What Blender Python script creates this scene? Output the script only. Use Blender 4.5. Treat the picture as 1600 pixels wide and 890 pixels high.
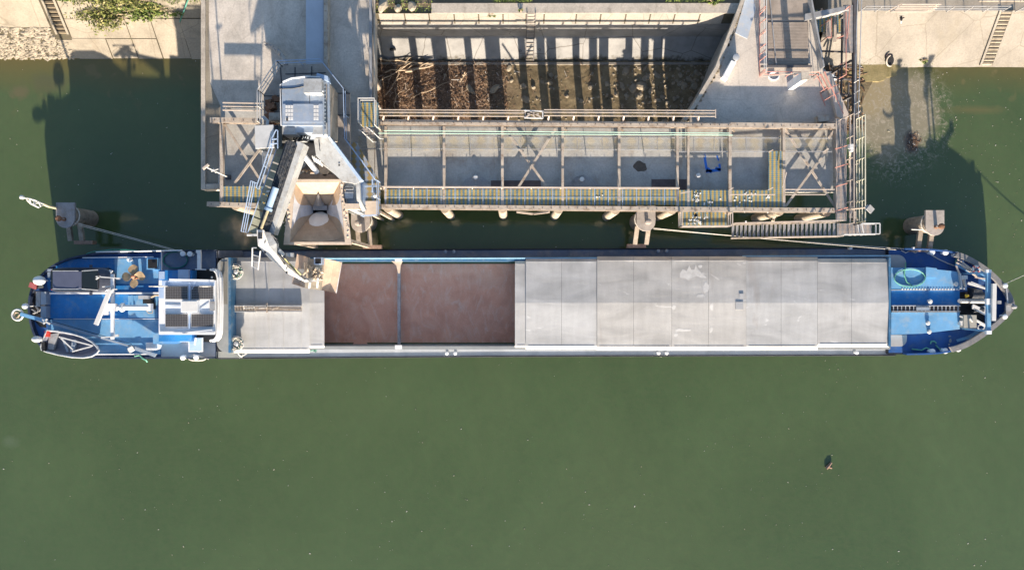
import bpy, bmesh, math, random
from mathutils import Vector, Matrix, Euler
random.seed(7)
SC = bpy.context.scene
COL = SC.collection
for o in list(bpy.data.objects): bpy.data.objects.remove(o)
# ---------------------------------------------------------------- camera
H = 50.0; F = 1075.0
cam = bpy.data.cameras.new('camera'); camo = bpy.data.objects.new('camera', cam); COL.objects.link(camo)
camo.location = (0, 0, H); camo.rotation_euler = (0, 0, 0)
cam.sensor_fit = 'HORIZONTAL'; cam.sensor_width = 36.0; cam.lens = 36.0*F/1600.0
cam.clip_start = 0.5; cam.clip_end = 3000
SC.camera = camo
# ---------------------------------------------------------------- sky, sun, exposure
EL = math.radians(14.6); AZ = (0.085, -1.0)
w = bpy.data.worlds.new('World'); SC.world = w; w.use_nodes = True
nt = w.node_tree; bg = nt.nodes['Background']; sky = nt.nodes.new('ShaderNodeTexSky')
sky.sky_type = 'NISHITA'; sky.sun_disc = False; sky.sun_elevation = EL
sky.sun_rotation = math.atan2(AZ[0], AZ[1]); sky.air_density = 1.0; sky.dust_density = 1.2; sky.ozone_density = 1.5
nt.links.new(sky.outputs[0], bg.inputs[0]); bg.inputs[1].default_value = 0.088
sl = bpy.data.lights.new('sun', 'SUN'); so = bpy.data.objects.new('sun', sl); COL.objects.link(so)
sl.energy = 4.9; sl.angle = math.radians(0.55); sl.color = (1.0, 0.845, 0.66)
tosun = Vector((AZ[0]*math.cos(EL), AZ[1]*math.cos(EL), math.sin(EL))).normalized()
so.rotation_euler = tosun.to_track_quat('Z', 'Y').to_euler(); so.location = tosun*80
vs = SC.view_settings
vs.view_transform = 'Standard'; vs.look = 'None'; vs.exposure = 1.5; vs.gamma = 1; vs.use_curve_mapping = False

# ---------------------------------------------------------------- helpers
ZOFF = 0.0
def lift(dz):                                # the raised quarterdeck is built with its heights measured from the old deck level
    global ZOFF
    ZOFF = dz
def P(px, py, z=0.0):
    z = z+ZOFF
    s = (H-z)/F
    return Vector(((px-800)*s, (445-py)*s, z))
def U(n, z=0.0): return n*(H-z)/F            # n image pixels in metres at height z
def PS(px, py, Y0, k):                        # point on a bank rising from Y0 with slope k
    a = (445-py)/F
    Y = a*(H+k*Y0)/(1+a*k)
    return P(px, py, (Y-Y0)*k)

class MB:
    def __init__(s): s.v = []; s.f = []; s.sm = False
    def add(s, vs, fs):
        b = len(s.v); s.v += [Vector(p) for p in vs]; s.f += [tuple(i+b for i in f) for f in fs]; return s
    def prism(s, xy, z0, z1, top_scale=None):
        n = len(xy)
        area = sum(xy[i][0]*xy[(i+1) % n][1]-xy[(i+1) % n][0]*xy[i][1] for i in range(n))
        if area < 0: xy = xy[::-1]
        vs = [(p[0], p[1], z0) for p in xy]+[(p[0], p[1], z1) for p in xy]
        return s.add(vs, [tuple(range(n))[::-1], tuple(range(n, 2*n))]+[(i, (i+1) % n, n+(i+1) % n, n+i) for i in range(n)])
    def poly(s, pts, z0, z1):                 # image outline at height z1, extruded down to z0
        return s.prism([P(a, b, z1)[:2] for a, b in pts], z0+ZOFF, z1+ZOFF)
    def rect(s, x0, y0, x1, y1, z0, z1): return s.poly([(x0, y0), (x0, y1), (x1, y1), (x1, y0)], z0, z1)
    def box(s, c, d, rz=0.0):
        m = Matrix.Rotation(rz, 3, 'Z'); c = Vector(c); vs = []
        for z in (-.5, .5):
            for x, y in ((-.5, -.5), (.5, -.5), (.5, .5), (-.5, .5)): vs.append(c+m @ Vector((x*d[0], y*d[1], z*d[2])))
        return s.add(vs, [(3, 2, 1, 0), (4, 5, 6, 7), (0, 1, 5, 4), (1, 2, 6, 5), (2, 3, 7, 6), (3, 0, 4, 7)])
    def bar(s, p, q, wd, ht):
        p = Vector(p); q = Vector(q); d = (q-p)
        if d.length < 1e-5: return s
        d.normalize(); up = Vector((0, 0, 1))
        if abs(d.z) > .95: up = Vector((0, 1, 0))
        sx = d.cross(up).normalized(); uz = sx.cross(d).normalized(); vs = []
        for e in (p, q):
            for a, b in ((-1, -1), (1, -1), (1, 1), (-1, 1)): vs.append(e+sx*(a*wd/2)+uz*(b*ht/2))
        return s.add(vs, [(0, 1, 2, 3), (7, 6, 5, 4), (4, 5, 1, 0), (5, 6, 2, 1), (6, 7, 3, 2), (7, 4, 0, 3)])
    def tube(s, pts, r, n=6, closed=False, r2=None):
        pts = [Vector(p) for p in pts]; m = len(pts); rings = []
        for i, p in enumerate(pts):
            if closed: d = pts[(i+1) % m]-pts[i-1]
            else: d = pts[min(i+1, m-1)]-pts[max(i-1, 0)]
            d.normalize(); up = Vector((0, 0, 1))
            if abs(d.z) > .9: up = Vector((0, 1, 0))
            a = d.cross(up).normalized(); b = a.cross(d).normalized()
            rr = r if r2 is None else r+(r2-r)*i/max(1, m-1)
            rings.append([p+a*(rr*math.cos(2*math.pi*k/n))+b*(rr*math.sin(2*math.pi*k/n)) for k in range(n)])
        vs = [v for R in rings for v in R]; fs = []
        for i in range(m if closed else m-1):
            j = (i+1) % m
            for k in range(n): fs.append((i*n+k, j*n+k, j*n+(k+1) % n, i*n+(k+1) % n))
        if not closed: fs += [tuple(range(n)), tuple(range((m-1)*n, m*n))[::-1]]
        return s.add(vs, fs)
    def lathe(s, c, prof, n=16, axis='Z', sx=1, sy=1, cap=True):   # prof: (radius, height)
        c = Vector(c); vs = []
        for r, h in prof:
            for k in range(n):
                t = 2*math.pi*k/n; x, y = r*math.cos(t)*sx, r*math.sin(t)*sy
                vs.append(c+(Vector((x, y, h)) if axis == 'Z' else Vector((x, h, y)) if axis == 'Y' else Vector((h, x, y))))
        m = len(prof); fs = [(i*n+k, i*n+(k+1) % n, (i+1)*n+(k+1) % n, (i+1)*n+k) for i in range(m-1) for k in range(n)]
        if cap: fs += [tuple(range(n))[::-1], tuple(range((m-1)*n, m*n))]
        return s.add(vs, fs)
    def cyl(s, c, r, z0, z1, n=14): return s.lathe((c[0], c[1], 0), [(r, z0+ZOFF), (r, z1+ZOFF)], n)
    def rock(s, c, d, seed, rough=.25):
        rnd = random.Random(seed); bm = bmesh.new(); bmesh.ops.create_icosphere(bm, subdivisions=2, radius=1)
        pl = [(Vector((rnd.gauss(0, 1), rnd.gauss(0, 1), rnd.gauss(0, 1))).normalized(), rnd.uniform(.55, .85)) for _ in range(9)]
        rz = Matrix.Rotation(rnd.uniform(0, 6.3), 3, 'Z'); c = Vector(c); bm.verts.ensure_lookup_table(); vs = []
        for v in bm.verts:
            q = v.co.copy()
            for nrm, dd in pl:
                t = q.dot(nrm)
                if t > dd: q -= nrm*(t-dd)
            q += Vector((rnd.uniform(-1, 1), rnd.uniform(-1, 1), rnd.uniform(-1, 1)))*.04
            vs.append(c+rz @ Vector((q.x*d[0], q.y*d[1], q.z*d[2])))
        fs = [tuple(v.index for v in f.verts) for f in bm.faces]; bm.free()
        return s.add(vs, fs)
    def rail(s, pts, h=1.05, r=.022, step=1.6, rails=(1.0, .55), closed=False):   # pts: 3D points on the floor
        pts = [Vector(p) for p in pts]
        if closed: pts = pts+[pts[0]]
        for a, b in zip(pts, pts[1:]):
            n = max(1, round((b-a).length/step))
            for i in range(n+1):
                q = a.lerp(b, i/n); s.bar(q, q+Vector((0, 0, h)), r*1.8, r*1.8)
            for f in rails: s.bar(a+Vector((0, 0, h*f)), b+Vector((0, 0, h*f)), r*2, r*2)
        return s

def root_loc(o):
    while o.parent: o = o.parent
    return o.location
def singular(n):
    if n.endswith('ies'): return n[:-3]+'y'
    if n.endswith('es') and n[-3] in 'xh': return n[:-2]
    return n[:-1] if n.endswith('s') and not n.endswith('ss') else n
def pieces(mb):                               # far-apart clusters of one part's mesh, each to become a part of its own
    n = len(mb.v); par = list(range(n))
    def find(i):
        while par[i] != i: par[i] = par[par[i]]; i = par[i]
        return i
    for f in mb.f:
        r = find(f[0])
        for k in f[1:]: par[find(k)] = r
    isl = {}
    for i in range(n): isl.setdefault(find(i), []).append(i)
    keys = list(isl); k = len(keys)
    if k < 2 or k > 260: return [mb]
    lo = [Vector([min(mb.v[i][a] for i in isl[q]) for a in range(3)]) for q in keys]; hi = [Vector([max(mb.v[i][a] for i in isl[q]) for a in range(3)]) for q in keys]
    sz = [max(h-l) for l, h in zip(lo, hi)]; pp = list(range(k))
    def fd(i):
        while pp[i] != i: pp[i] = pp[pp[i]]; i = pp[i]
        return i
    for i in range(k):
        for j in range(i):
            gp = math.sqrt(sum(max(0, lo[i][a]-hi[j][a], lo[j][a]-hi[i][a])**2 for a in range(3)))
            if gp <= max(.02, .5*max(sz[i], sz[j])): pp[fd(i)] = fd(j)
    grp = {}
    for i in range(k): grp.setdefault(fd(i), []).append(i)
    if len(grp) < 2 or len(grp) > 100: return [mb]
    own = {}
    for gi, (g_, l) in enumerate(grp.items()):
        for i in l:
            for v in isl[keys[i]]: own[v] = gi
    out = [MB() for _ in grp]; mp = {}
    for v in range(n):
        b = out[own[v]]; mp[v] = len(b.v); b.v.append(mb.v[v])
    for f in mb.f: out[own[f[0]]].f.append(tuple(mp[i] for i in f))
    return out
def link(name, mb, m, parent=None, smooth=False):
    if parent is not None:
        ps = pieces(mb)
        if len(ps) > 1: return [link1(singular(name), q, m, parent, smooth) for q in ps][0]
    return link1(name, mb, m, parent, smooth)
def link1(name, mb, m, parent=None, smooth=False):
    me = bpy.data.meshes.new(name)
    off = root_loc(parent) if parent else Vector((0, 0, 0))
    if parent is None and mb.v:
        xs = [v.x for v in mb.v]; ys = [v.y for v in mb.v]; off = Vector(((min(xs)+max(xs))/2, (min(ys)+max(ys))/2, min(v.z for v in mb.v)))
    me.from_pydata([tuple(v-off) for v in mb.v], [], mb.f); me.materials.append(m)
    bm = bmesh.new(); bm.from_mesh(me); bmesh.ops.recalc_face_normals(bm, faces=bm.faces); bm.to_mesh(me); bm.free()
    if smooth:
        for p in me.polygons: p.use_smooth = True
        try: me.set_sharp_from_angle(angle=math.radians(40))
        except Exception: pass
    me.update()
    o = bpy.data.objects.new(name, me); COL.objects.link(o)
    if parent: o.parent = parent
    else: o.location = off
    return o
def thing(name, label, cat, loc, group=None):
    o = bpy.data.objects.new(name, None); o.empty_display_size = .3; COL.objects.link(o); o.location = loc
    o['label'] = label; o['category'] = cat
    if group: o['group'] = group
    return o
def solo(name, mb, m, label, cat, group=None, smooth=False):
    o = link(name, mb, m, None, smooth); o['label'] = label; o['category'] = cat
    if group: o['group'] = group
    return o
def struct(name, mb, m, smooth=False):
    o = link(name, mb, m, None, smooth); o['kind'] = 'structure'; return o
def stuff(name, mb, m, label, cat, smooth=False):
    o = link(name, mb, m, None, smooth); o['kind'] = 'stuff'; o['label'] = label; o['category'] = cat; return o
def dup(root, loc, rz=0.0, label=None):
    r = root.copy(); COL.objects.link(r); r.location = loc; r.rotation_euler = (0, 0, rz)
    if label: r['label'] = label
    for ch in list(root.children):
        c = ch.copy(); COL.objects.link(c); c.parent = r
        for g in list(ch.children):
            d = g.copy(); COL.objects.link(d); d.parent = c
    return r
def arc(c, rx, ry, a0, a1, n, z):            # image-space centre, points of an ellipse at height z
    return [P(c[0]+rx*math.cos(math.radians(a0+(a1-a0)*i/n)), c[1]+ry*math.sin(math.radians(a0+(a1-a0)*i/n)), z) for i in range(n+1)]

# ---------------------------------------------------------------- materials
class G:                                       # tiny node-graph helper
    def __init__(s, name):
        s.m = bpy.data.materials.new(name); s.m.use_nodes = True; s.t = s.m.node_tree
        s.b = s.t.nodes['Principled BSDF']; s.out = s.t.nodes['Material Output']
        s.pos = s.t.nodes.new('ShaderNodeNewGeometry')
    def n(s, kind, **kw):
        x = s.t.nodes.new(kind)
        for k, v in kw.items():
            if k.startswith('i_'): x.inputs[int(k[2:]) if k[2:].isdigit() else k[2:]].default_value = v
            else: setattr(x, k, v)
        return x
    def l(s, a, b): s.t.links.new(a, b)
    def scaled(s, sx, sy, sz):
        m = s.n('ShaderNodeMapping'); m.inputs['Scale'].default_value = (sx, sy, sz); s.l(s.pos.outputs['Position'], m.inputs[0]); return m.outputs[0]
    def noise(s, scale, detail=5, rough=.55, vec=None, dist=0):
        x = s.n('ShaderNodeTexNoise'); x.inputs['Scale'].default_value = scale; x.inputs['Detail'].default_value = detail
        x.inputs['Roughness'].default_value = rough; x.inputs['Distortion'].default_value = dist
        s.l(vec or s.pos.outputs['Position'], x.inputs['Vector']); return x.outputs['Fac']
    def ramp(s, fac, stops):
        r = s.n('ShaderNodeValToRGB'); e = r.color_ramp.elements
        while len(e) < len(stops): e.new(.5)
        for el, (p, c) in zip(e, stops): el.position = p; el.color = (c if len(c) == 4 else (*c, 1)) if isinstance(c, tuple) else (c, c, c, 1)
        s.l(fac, r.inputs[0]); return r.outputs[0]
    def mix(s, fac, a, b, blend='MIX'):
        x = s.n('ShaderNodeMix', data_type='RGBA', blend_type=blend)
        for sock, v in ((x.inputs[0], fac), (x.inputs[6], a), (x.inputs[7], b)):
            if hasattr(v, 'is_linked') or isinstance(v, bpy.types.NodeSocket): s.l(v, sock)
            elif isinstance(v, (int, float)): sock.default_value = v
            else: sock.default_value = (*v, 1)
        return x.outputs[2]
    def bump(s, h, strength=.3, dist=.05):
        x = s.n('ShaderNodeBump'); x.inputs['Strength'].default_value = strength; x.inputs['Distance'].default_value = dist
        s.l(h, x.inputs['Height']); s.l(x.outputs[0], s.b.inputs['Normal'])
    def done(s, col, rough=.8, metal=0.0, spec=.3):
        if isinstance(col, tuple): s.b.inputs['Base Color'].default_value = (*col, 1)
        else: s.l(col, s.b.inputs['Base Color'])
        s.b.inputs['Roughness'].default_value = rough; s.b.inputs['Metallic'].default_value = metal
        s.b.inputs['Specular IOR Level'].default_value = spec
        return s.m
def mul(c, k): return tuple(min(1, max(0, x*k)) for x in c)
def paint(name, c, rough=.5, var=.25, scale=1.5, dirt=None, dirt_amt=.5, metal=0.0, bump=0.0, fine=14):
    g = G(name)
    col = g.ramp(g.noise(scale, 6, .6), [(.3, mul(c, 1-var)), (.7, mul(c, 1+var))])
    f = g.ramp(g.noise(fine, 3, .6), [(.35, 1-var*.5), (.65, 1+0.0)])
    col = g.mix(1.0, col, f, 'MULTIPLY')
    if dirt:
        k = g.ramp(g.noise(scale*2.3, 7, .7), [(.5, 0.0), (.68, dirt_amt)])
        col = g.mix(k, col, dirt)
    if bump: g.bump(g.noise(fine, 4, .6), bump, .03)
    return g.done(col, rough, metal)
def concrete(name, c, stain=(.12, .10, .08), amt=.5, cracks=.0, scale=.5, bump=.25, pale=None):
    g = G(name)
    col = g.ramp(g.noise(scale, 7, .62, dist=.4), [(.28, mul(c, .74)), (.5, c), (.74, mul(c, 1.2))])
    fine = g.ramp(g.noise(9, 5, .7), [(.3, .8), (.7, 1.08)]); col = g.mix(1.0, col, fine, 'MULTIPLY')
    st = g.ramp(g.noise(scale*1.7, 8, .7, vec=g.scaled(1, .45, .6)), [(.53, 0.0), (.72, amt)]); col = g.mix(st, col, stain)
    if pale: col = g.mix(g.ramp(g.noise(scale*2.1, 6, .65), [(.6, 0.0), (.72, .6)]), col, pale)
    if cracks:
        v = g.n('ShaderNodeTexVoronoi', feature='DISTANCE_TO_EDGE'); v.inputs['Scale'].default_value = .38
        nz = g.n('ShaderNodeTexNoise'); nz.inputs['Scale'].default_value = 2.0; g.l(g.pos.outputs['Position'], nz.inputs['Vector'])
        ad = g.n('ShaderNodeMix', data_type='VECTOR'); ad.inputs[0].default_value = .12
        g.l(g.pos.outputs['Position'], ad.inputs[4]); g.l(nz.outputs['Color'], ad.inputs[5]); g.l(ad.outputs[1], v.inputs['Vector'])
        k = g.ramp(v.outputs['Distance'], [(.0, cracks), (.012, 0.0)]); col = g.mix(k, col, mul(stain, .6))
    if bump: g.bump(g.noise(7, 6, .7), bump, .04)
    return g.done(col, .9, 0, .2)

M = {}
M['deck_concrete'] = concrete('deck_concrete', (.56, .51, .455), (.31, .265, .215), .55, .2, .6)
M['floor_concrete'] = concrete('floor_concrete', (.43, .425, .41), (.25, .20, .155), .65, .15, .55, pale=(.52, .455, .37))
M['edge_concrete'] = concrete('edge_concrete', (.48, .43, .37), (.15, .12, .09), .6, 0, 1.2)
M['wall_concrete'] = concrete('wall_concrete', (.40, .37, .32), (.15, .14, .12), .55, .8, .45)
M['pale_concrete'] = concrete('pale_concrete', (.262, .242, .215), (.20, .175, .13), .5, .5, .4)
M['slab_concrete'] = concrete('slab_concrete', (.268, .24, .196), (.18, .15, .11), .55, .45, .5)
M['joint_dark'] = concrete('joint_dark', (.08, .07, .05), (.05, .06, .03), .6, 0, 1)
M['stone'] = concrete('stone', (.34, .30, .24), (.16, .14, .10), .6, 0, 1.6, .4)
M['rock'] = concrete('rock', (.30, .26, .20), (.12, .10, .08), .6, 0, 1.5, .5)
M['soil'] = concrete('soil', (.17, .14, .10), (.09, .10, .05), .7, 0, .6, .5)
M['steel_beige'] = paint('steel_beige', (.45, .39, .33), .6, .2, 1.2, (.19, .12, .075), .75)
M['steel_pink'] = paint('steel_pink', (.48, .41, .36), .55, .15, 1.2, (.24, .12, .08), .5)
M['steel_dark'] = paint('steel_dark', (.10, .10, .11), .55, .3, 2, (.14, .08, .05), .5)
M['steel_grey'] = paint('steel_grey', (.30, .31, .33), .5, .2, 1.5, (.16, .12, .09), .5)
M['galv'] = paint('galv', (.52, .54, .57), .4, .15, 2, (.3, .28, .25), .4, .3)
M['crane_blue'] = paint('crane_blue', (.25, .31, .40), .45, .18, 1.2, (.34, .33, .31), .6)
M['crane_grey'] = paint('crane_grey', (.37, .39, .41), .45, .2, 1.2, (.20, .18, .16), .6)
M['crane_dark'] = paint('crane_dark', (.035, .042, .055), .5, .35, 3, (.16, .15, .14), .6)
M['crane_white'] = paint('crane_white', (.60, .60, .595), .4, .1, 1.2, (.36, .32, .27), .5)
M['rail_blue'] = paint('rail_blue', (.36, .47, .66), .4, .1, 2)
M['rail_white'] = paint('rail_white', (.60, .60, .60), .4, .08, 2)
M['rail_red'] = paint('rail_red', (.60, .27, .22), .5, .15, 2, (.58, .46, .40), .6)
M['rail_pink'] = paint('rail_pink', (.50, .43, .375), .5, .12, 2)
M['rust'] = paint('rust', (.20, .10, .06), .85, .35, 3, (.28, .19, .13), .7, bump=.4)
M['dolphin_cap'] = paint('dolphin_cap', (.40, .36, .33), .7, .18, 1.5, (.18, .14, .12), .5)
M['pile'] = paint('pile', (.34, .29, .24), .8, .25, 1.2, (.10, .08, .06), .7, bump=.3)
M['pile_pale'] = paint('pile_pale', (.38, .33, .27), .75, .2, 1.0, (.22, .17, .12), .6)
M['timber'] = paint('timber', (.33, .22, .17), .8, .3, 3, (.15, .1, .08), .6, bump=.3)
M['wood_pale'] = paint('wood_pale', (.42, .33, .24), .85, .3, 4, bump=.3)
M['hull_black'] = paint('hull_black', (.022, .026, .036), .45, .3, 1.5, (.08, .07, .07), .4)
M['ship_blue'] = paint('ship_blue', (.028, .19, .50), .42, .18, .8, (.15, .25, .38), .6)
M['ship_light'] = paint('ship_light', (.145, .34, .58), .45, .15, .8, (.30, .38, .46), .6)
M['ship_deep'] = paint('ship_deep', (.03, .095, .29), .45, .2, .8, (.09, .13, .2), .6)
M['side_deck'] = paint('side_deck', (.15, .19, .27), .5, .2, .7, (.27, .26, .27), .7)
M['coaming_blue'] = paint('coaming_blue', (.045, .14, .27), .4, .2, 1, (.24, .28, .32), .6)
M['ship_grey'] = paint('ship_grey', (.28, .30, .31), .5, .12, .8, (.36, .35, .33), .6)
M['ship_white'] = paint('ship_white', (.72, .74, .78), .35, .05, 1, (.5, .48, .45), .35)
M['bulwark_grey'] = paint('bulwark_grey', (.19, .19, .20), .6, .2, 2, (.3, .26, .22), .5)
M['black'] = paint('black', (.02, .02, .022), .5, .3, 4)
M['glass'] = G('glass').done((.012, .018, .022), .06, 0, .6)
M['bronze'] = paint('bronze', (.46, .33, .20), .38, .2, 3, (.3, .25, .16), .6, .35)
M['red'] = paint('red', (.62, .07, .05), .5, .15, 4)
M['maroon'] = paint('maroon', (.36, .10, .10), .6, .2, 4)
M['yellow'] = paint('yellow', (.75, .47, .04), .5, .1, 4)
M['hose_green'] = paint('hose_green', (.03, .20, .17), .5, .2, 4)
M['hose_mint'] = paint('hose_mint', (.13, .36, .27), .5, .15, 4)
M['rope'] = paint('rope', (.55, .52, .48), .9, .2, 8)
M['rope_green'] = paint('rope_green', (.10, .24, .18), .9, .35, 8)
M['car_paint'] = paint('car_paint', (.075, .085, .115), .22, .1, 2, (.16, .16, .17), .3, .3)
M['tyre'] = paint('tyre', (.02, .02, .02), .8, .2, 6)
M['grain'] = paint('grain', (.47, .355, .255), .95, .12, 2.2, (.54, .43, .33), .5, bump=.35, fine=22)
M['dust'] = paint('dust', (.62, .51, .41), .9, .14, 2.0, (.46, .40, .35), .5)
M['liner'] = paint('liner', (.58, .59, .63), .6, .15, 2.0, (.60, .52, .43), .6)
M['pale_grain'] = paint('pale_grain', (.86, .85, .82), .95, .08, 3, bump=.3)
M['plank'] = paint('plank', (.33, .28, .24), .85, .18, 1.0, (.2, .17, .14), .5)
M['paper'] = paint('paper', (.75, .74, .72), .8, .1, 3)
M['sheet_blue'] = paint('sheet_blue', (.42, .48, .56), .5, .12, 1.2, (.55, .5, .44), .6)
M['blue_paint'] = paint('blue_paint', (.03, .15, .55), .7, .2, 3)
M['stain'] = paint('stain', (.10, .085, .075), .85, .2, 3)
M['plate_dark'] = paint('plate_dark', (.13, .10, .10), .6, .25, 2)
M['lamp_glass'] = G('lamp_glass').done((.6, .62, .65), .2)

def hatch_mat(name, c, seed):
    g = G(name)
    v1 = g.n('ShaderNodeMapping'); v1.inputs['Scale'].default_value = (.42, 1.15, 1); v1.inputs['Location'].default_value = (seed*3.1, seed*1.7, 0)
    g.l(g.pos.outputs['Position'], v1.inputs[0])
    v2 = g.n('ShaderNodeMapping'); v2.inputs['Scale'].default_value = (1.3, .22, 1); v2.inputs['Location'].default_value = (seed, seed*5.3, 0)
    g.l(g.pos.outputs['Position'], v2.inputs[0])
    col = g.ramp(g.noise(.55, 6, .55, v1.outputs[0], .6), [(.28, mul(c, .76)), (.5, c), (.72, mul(c, 1.2))])
    col = g.mix(1.0, col, g.ramp(g.noise(1.4, 5, .6, v2.outputs[0]), [(.3, .9), (.7, 1.05)]), 'MULTIPLY')
    col = g.mix(1.0, col, g.ramp(g.noise(18, 3, .6), [(.3, .93), (.7, 1.03)]), 'MULTIPLY')
    k = g.ramp(g.noise(.75, 7, .62, v1.outputs[0], 1.2), [(.64, 0.0), (.68, .55)]); col = g.mix(k, col, mul(c, 1.5))  # pale wear patches, also standing in for glare off the dents
    k = g.ramp(g.noise(.5, 7, .7, v2.outputs[0], .5), [(.60, 0.0), (.8, .5)]); col = g.mix(k, col, (.27, .21, .17))
    g.bump(g.noise(.9, 4, .55, v1.outputs[0]), .3, .06)
    return g.done(col, .48, .25)
for i in range(6): M['hatch%d' % i] = hatch_mat('hatch%d' % i, [(.50, .505, .51), (.50, .505, .51), (.50, .49, .475), (.51, .50, .485), (.485, .49, .495), (.495, .495, .495)][i], i+1)

def grating_mat(name, a, b, see, px=.27, py=.14):
    g = G(name); sep = g.n('ShaderNodeSeparateXYZ'); g.l(g.pos.outputs['Position'], sep.inputs[0])
    def wav(o, per, ph):
        m = g.n('ShaderNodeMath', operation='MULTIPLY'); m.inputs[1].default_value = 2*math.pi/per; g.l(o, m.inputs[0])
        q = g.n('ShaderNodeMath', operation='ADD'); q.inputs[1].default_value = ph; g.l(m.outputs[0], q.inputs[0])
        s_ = g.n('ShaderNodeMath', operation='SINE'); g.l(q.outputs[0], s_.inputs[0]); return s_.outputs[0]
    ad = g.n('ShaderNodeMath', operation='ADD'); g.l(wav(sep.outputs[0], px, 0), ad.inputs[0])
    m2 = g.n('ShaderNodeMath', operation='MULTIPLY'); m2.inputs[1].default_value = .6; g.l(wav(sep.outputs[1], py, 1), m2.inputs[0]); g.l(m2.outputs[0], ad.inputs[1])
    mp = g.n('ShaderNodeMapRange'); mp.inputs[1].default_value = -1.2; mp.inputs[2].default_value = 1.2; g.l(ad.outputs[0], mp.inputs[0])
    col = g.mix(g.ramp(mp.outputs[0], [(.3, 0.0), (.7, 1.0)]), a, b)
    col = g.mix(1.0, col, g.ramp(g.noise(2, 5, .6), [(.3, .75), (.7, 1.15)]), 'MULTIPLY')
    g.done(col, .6)
    tr = g.n('ShaderNodeBsdfTransparent'); mx = g.n('ShaderNodeMixShader'); mx.inputs[0].default_value = see
    g.l(g.b.outputs[0], mx.inputs[1]); g.l(tr.outputs[0], mx.inputs[2]); g.l(mx.outputs[0], g.out.inputs[0])
    return g.m
M['grating'] = grating_mat('grating', (.47, .34, .11), (.13, .23, .29), .12)
M['grating_open'] = grating_mat('grating_open', (.46, .38, .22), (.32, .34, .34), .78, .9, .4)
M['grating_grey'] = grating_mat('grating_grey', (.42, .36, .33), (.30, .30, .32), .3, .3, .3)

def smooth_line(pts, it=2, closed=False):     # Chaikin corner cutting, ends kept
    for _ in range(it):
        out = [] if closed else [pts[0]]
        n = len(pts)
        for i in range(n if closed else n-1):
            a, b = Vector(pts[i]), Vector(pts[(i+1) % n]); out += [a.lerp(b, .25), a.lerp(b, .75)]
        if not closed: out.append(pts[-1])
        pts = out
    return [tuple(p) for p in pts]
# ================================================================ SETTING
ZF = 4.3; ZB = 4.98
# ---- water
g = G('water')
sep = g.n('ShaderNodeSeparateXYZ'); g.l(g.pos.outputs['Position'], sep.inputs[0])
col = g.ramp(g.noise(.05, 6, .55, g.scaled(1, .8, 1), 1.2), [(.36, (.050, .084, .030)), (.5, (.060, .098, .036)), (.66, (.070, .110, .043))])
col = g.mix(g.ramp(g.noise(.035, 5, .6, None, 1.0), [(.45, 0.0), (.65, .3)]), col, (.072, .094, .036))
col = g.mix(1.0, col, g.ramp(g.noise(1.1, 5, .65, g.scaled(1.0, .7, 1), .6), [(.3, .93), (.7, 1.06)]), 'MULTIPLY')
col = g.mix(g.ramp(g.noise(3.2, 5, .7, g.scaled(.7, 1.1, 1)), [(.35, 0.0), (.65, .45)]), col, (.074, .092, .040))
def ell(cx, cy, rx, ry, warp=.5, lo=.65, hi=1.05, sc=.35):
    c = P(cx, cy, 0); m = g.n('ShaderNodeMapping'); m.inputs['Scale'].default_value = (1/U(rx), 1/U(ry), 0)
    m.inputs['Location'].default_value = (-c.x/U(rx), -c.y/U(ry), 0); g.l(g.pos.outputs['Position'], m.inputs[0])
    ln = g.n('ShaderNodeVectorMath', operation='LENGTH'); g.l(m.outputs[0], ln.inputs[0])
    nz = g.n('ShaderNodeMath', operation='MULTIPLY_ADD'); nz.inputs[1].default_value = warp*2; g.l(g.noise(sc, 7, .65), nz.inputs[0]); g.l(ln.outputs['Value'], nz.inputs[2])
    sb = g.n('ShaderNodeMath', operation='SUBTRACT'); g.l(nz.outputs[0], sb.inputs[0]); sb.inputs[1].default_value = warp
    return g.ramp(sb.outputs[0], [(lo, 1.0), (hi, 0.0)])
def by_y(y0, y1):                              # 0 at image row y0 (out on the river) to 1 at row y1 (by the bank)
    m = g.n('ShaderNodeMapRange'); m.inputs[1].default_value = P(0, y0).y; m.inputs[2].default_value = P(0, y1).y
    nz = g.n('ShaderNodeMath', operation='MULTIPLY_ADD'); nz.inputs[1].default_value = 1.6; g.l(g.noise(.3, 6, .6), nz.inputs[0]); g.l(sep.outputs[1], nz.inputs[2])
    sb = g.n('ShaderNodeMath', operation='SUBTRACT'); sb.inputs[1].default_value = .8; g.l(nz.outputs[0], sb.inputs[0]); g.l(sb.outputs[0], m.inputs[0]); return m.outputs[0]
col = g.mix(by_y(150, 92), col, (.120, .098, .030))
sub = g.ramp(g.noise(.9, 3, .5, None, .4), [(.60, 0.0), (.68, .5)])
k = g.n('ShaderNodeMath', operation='MULTIPLY'); g.l(sub, k.inputs[0]); g.l(by_y(185, 120), k.inputs[1]); col = g.mix(k.outputs[0], col, (.16, .13, .055))
col = g.mix(ell(1395, 175, 80, 85, .35), col, (.235, .21, .145))
col = g.mix(ell(1360, 130, 60, 60, .4), col, (.29, .24, .145))
k2 = g.n('ShaderNodeMath', operation='MULTIPLY'); g.l(ell(1405, 190, 95, 100, .35), k2.inputs[0]); g.l(g.ramp(g.noise(2.2, 8, .75, None, 1.5), [(.5, 0.0), (.62, .8)]), k2.inputs[1]); col = g.mix(k2.outputs[0], col, (.36, .32, .25))
col = g.mix(ell(1425, 222, 16, 20, .5, .5, 1.0, 1.5), col, (.09, .06, .045))
col = g.mix(ell(1520, 172, 60, 9, .5, .2, 1.3), col, (.105, .105, .042))
col = g.mix(ell(30, 145, 17, 14, .9, .45, 1.1, 1.6), col, (.105, .10, .048))
col = g.mix(ell(75, 130, 40, 20, .9, .3, 1.2, 1.3), col, (.085, .09, .04))
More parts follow.
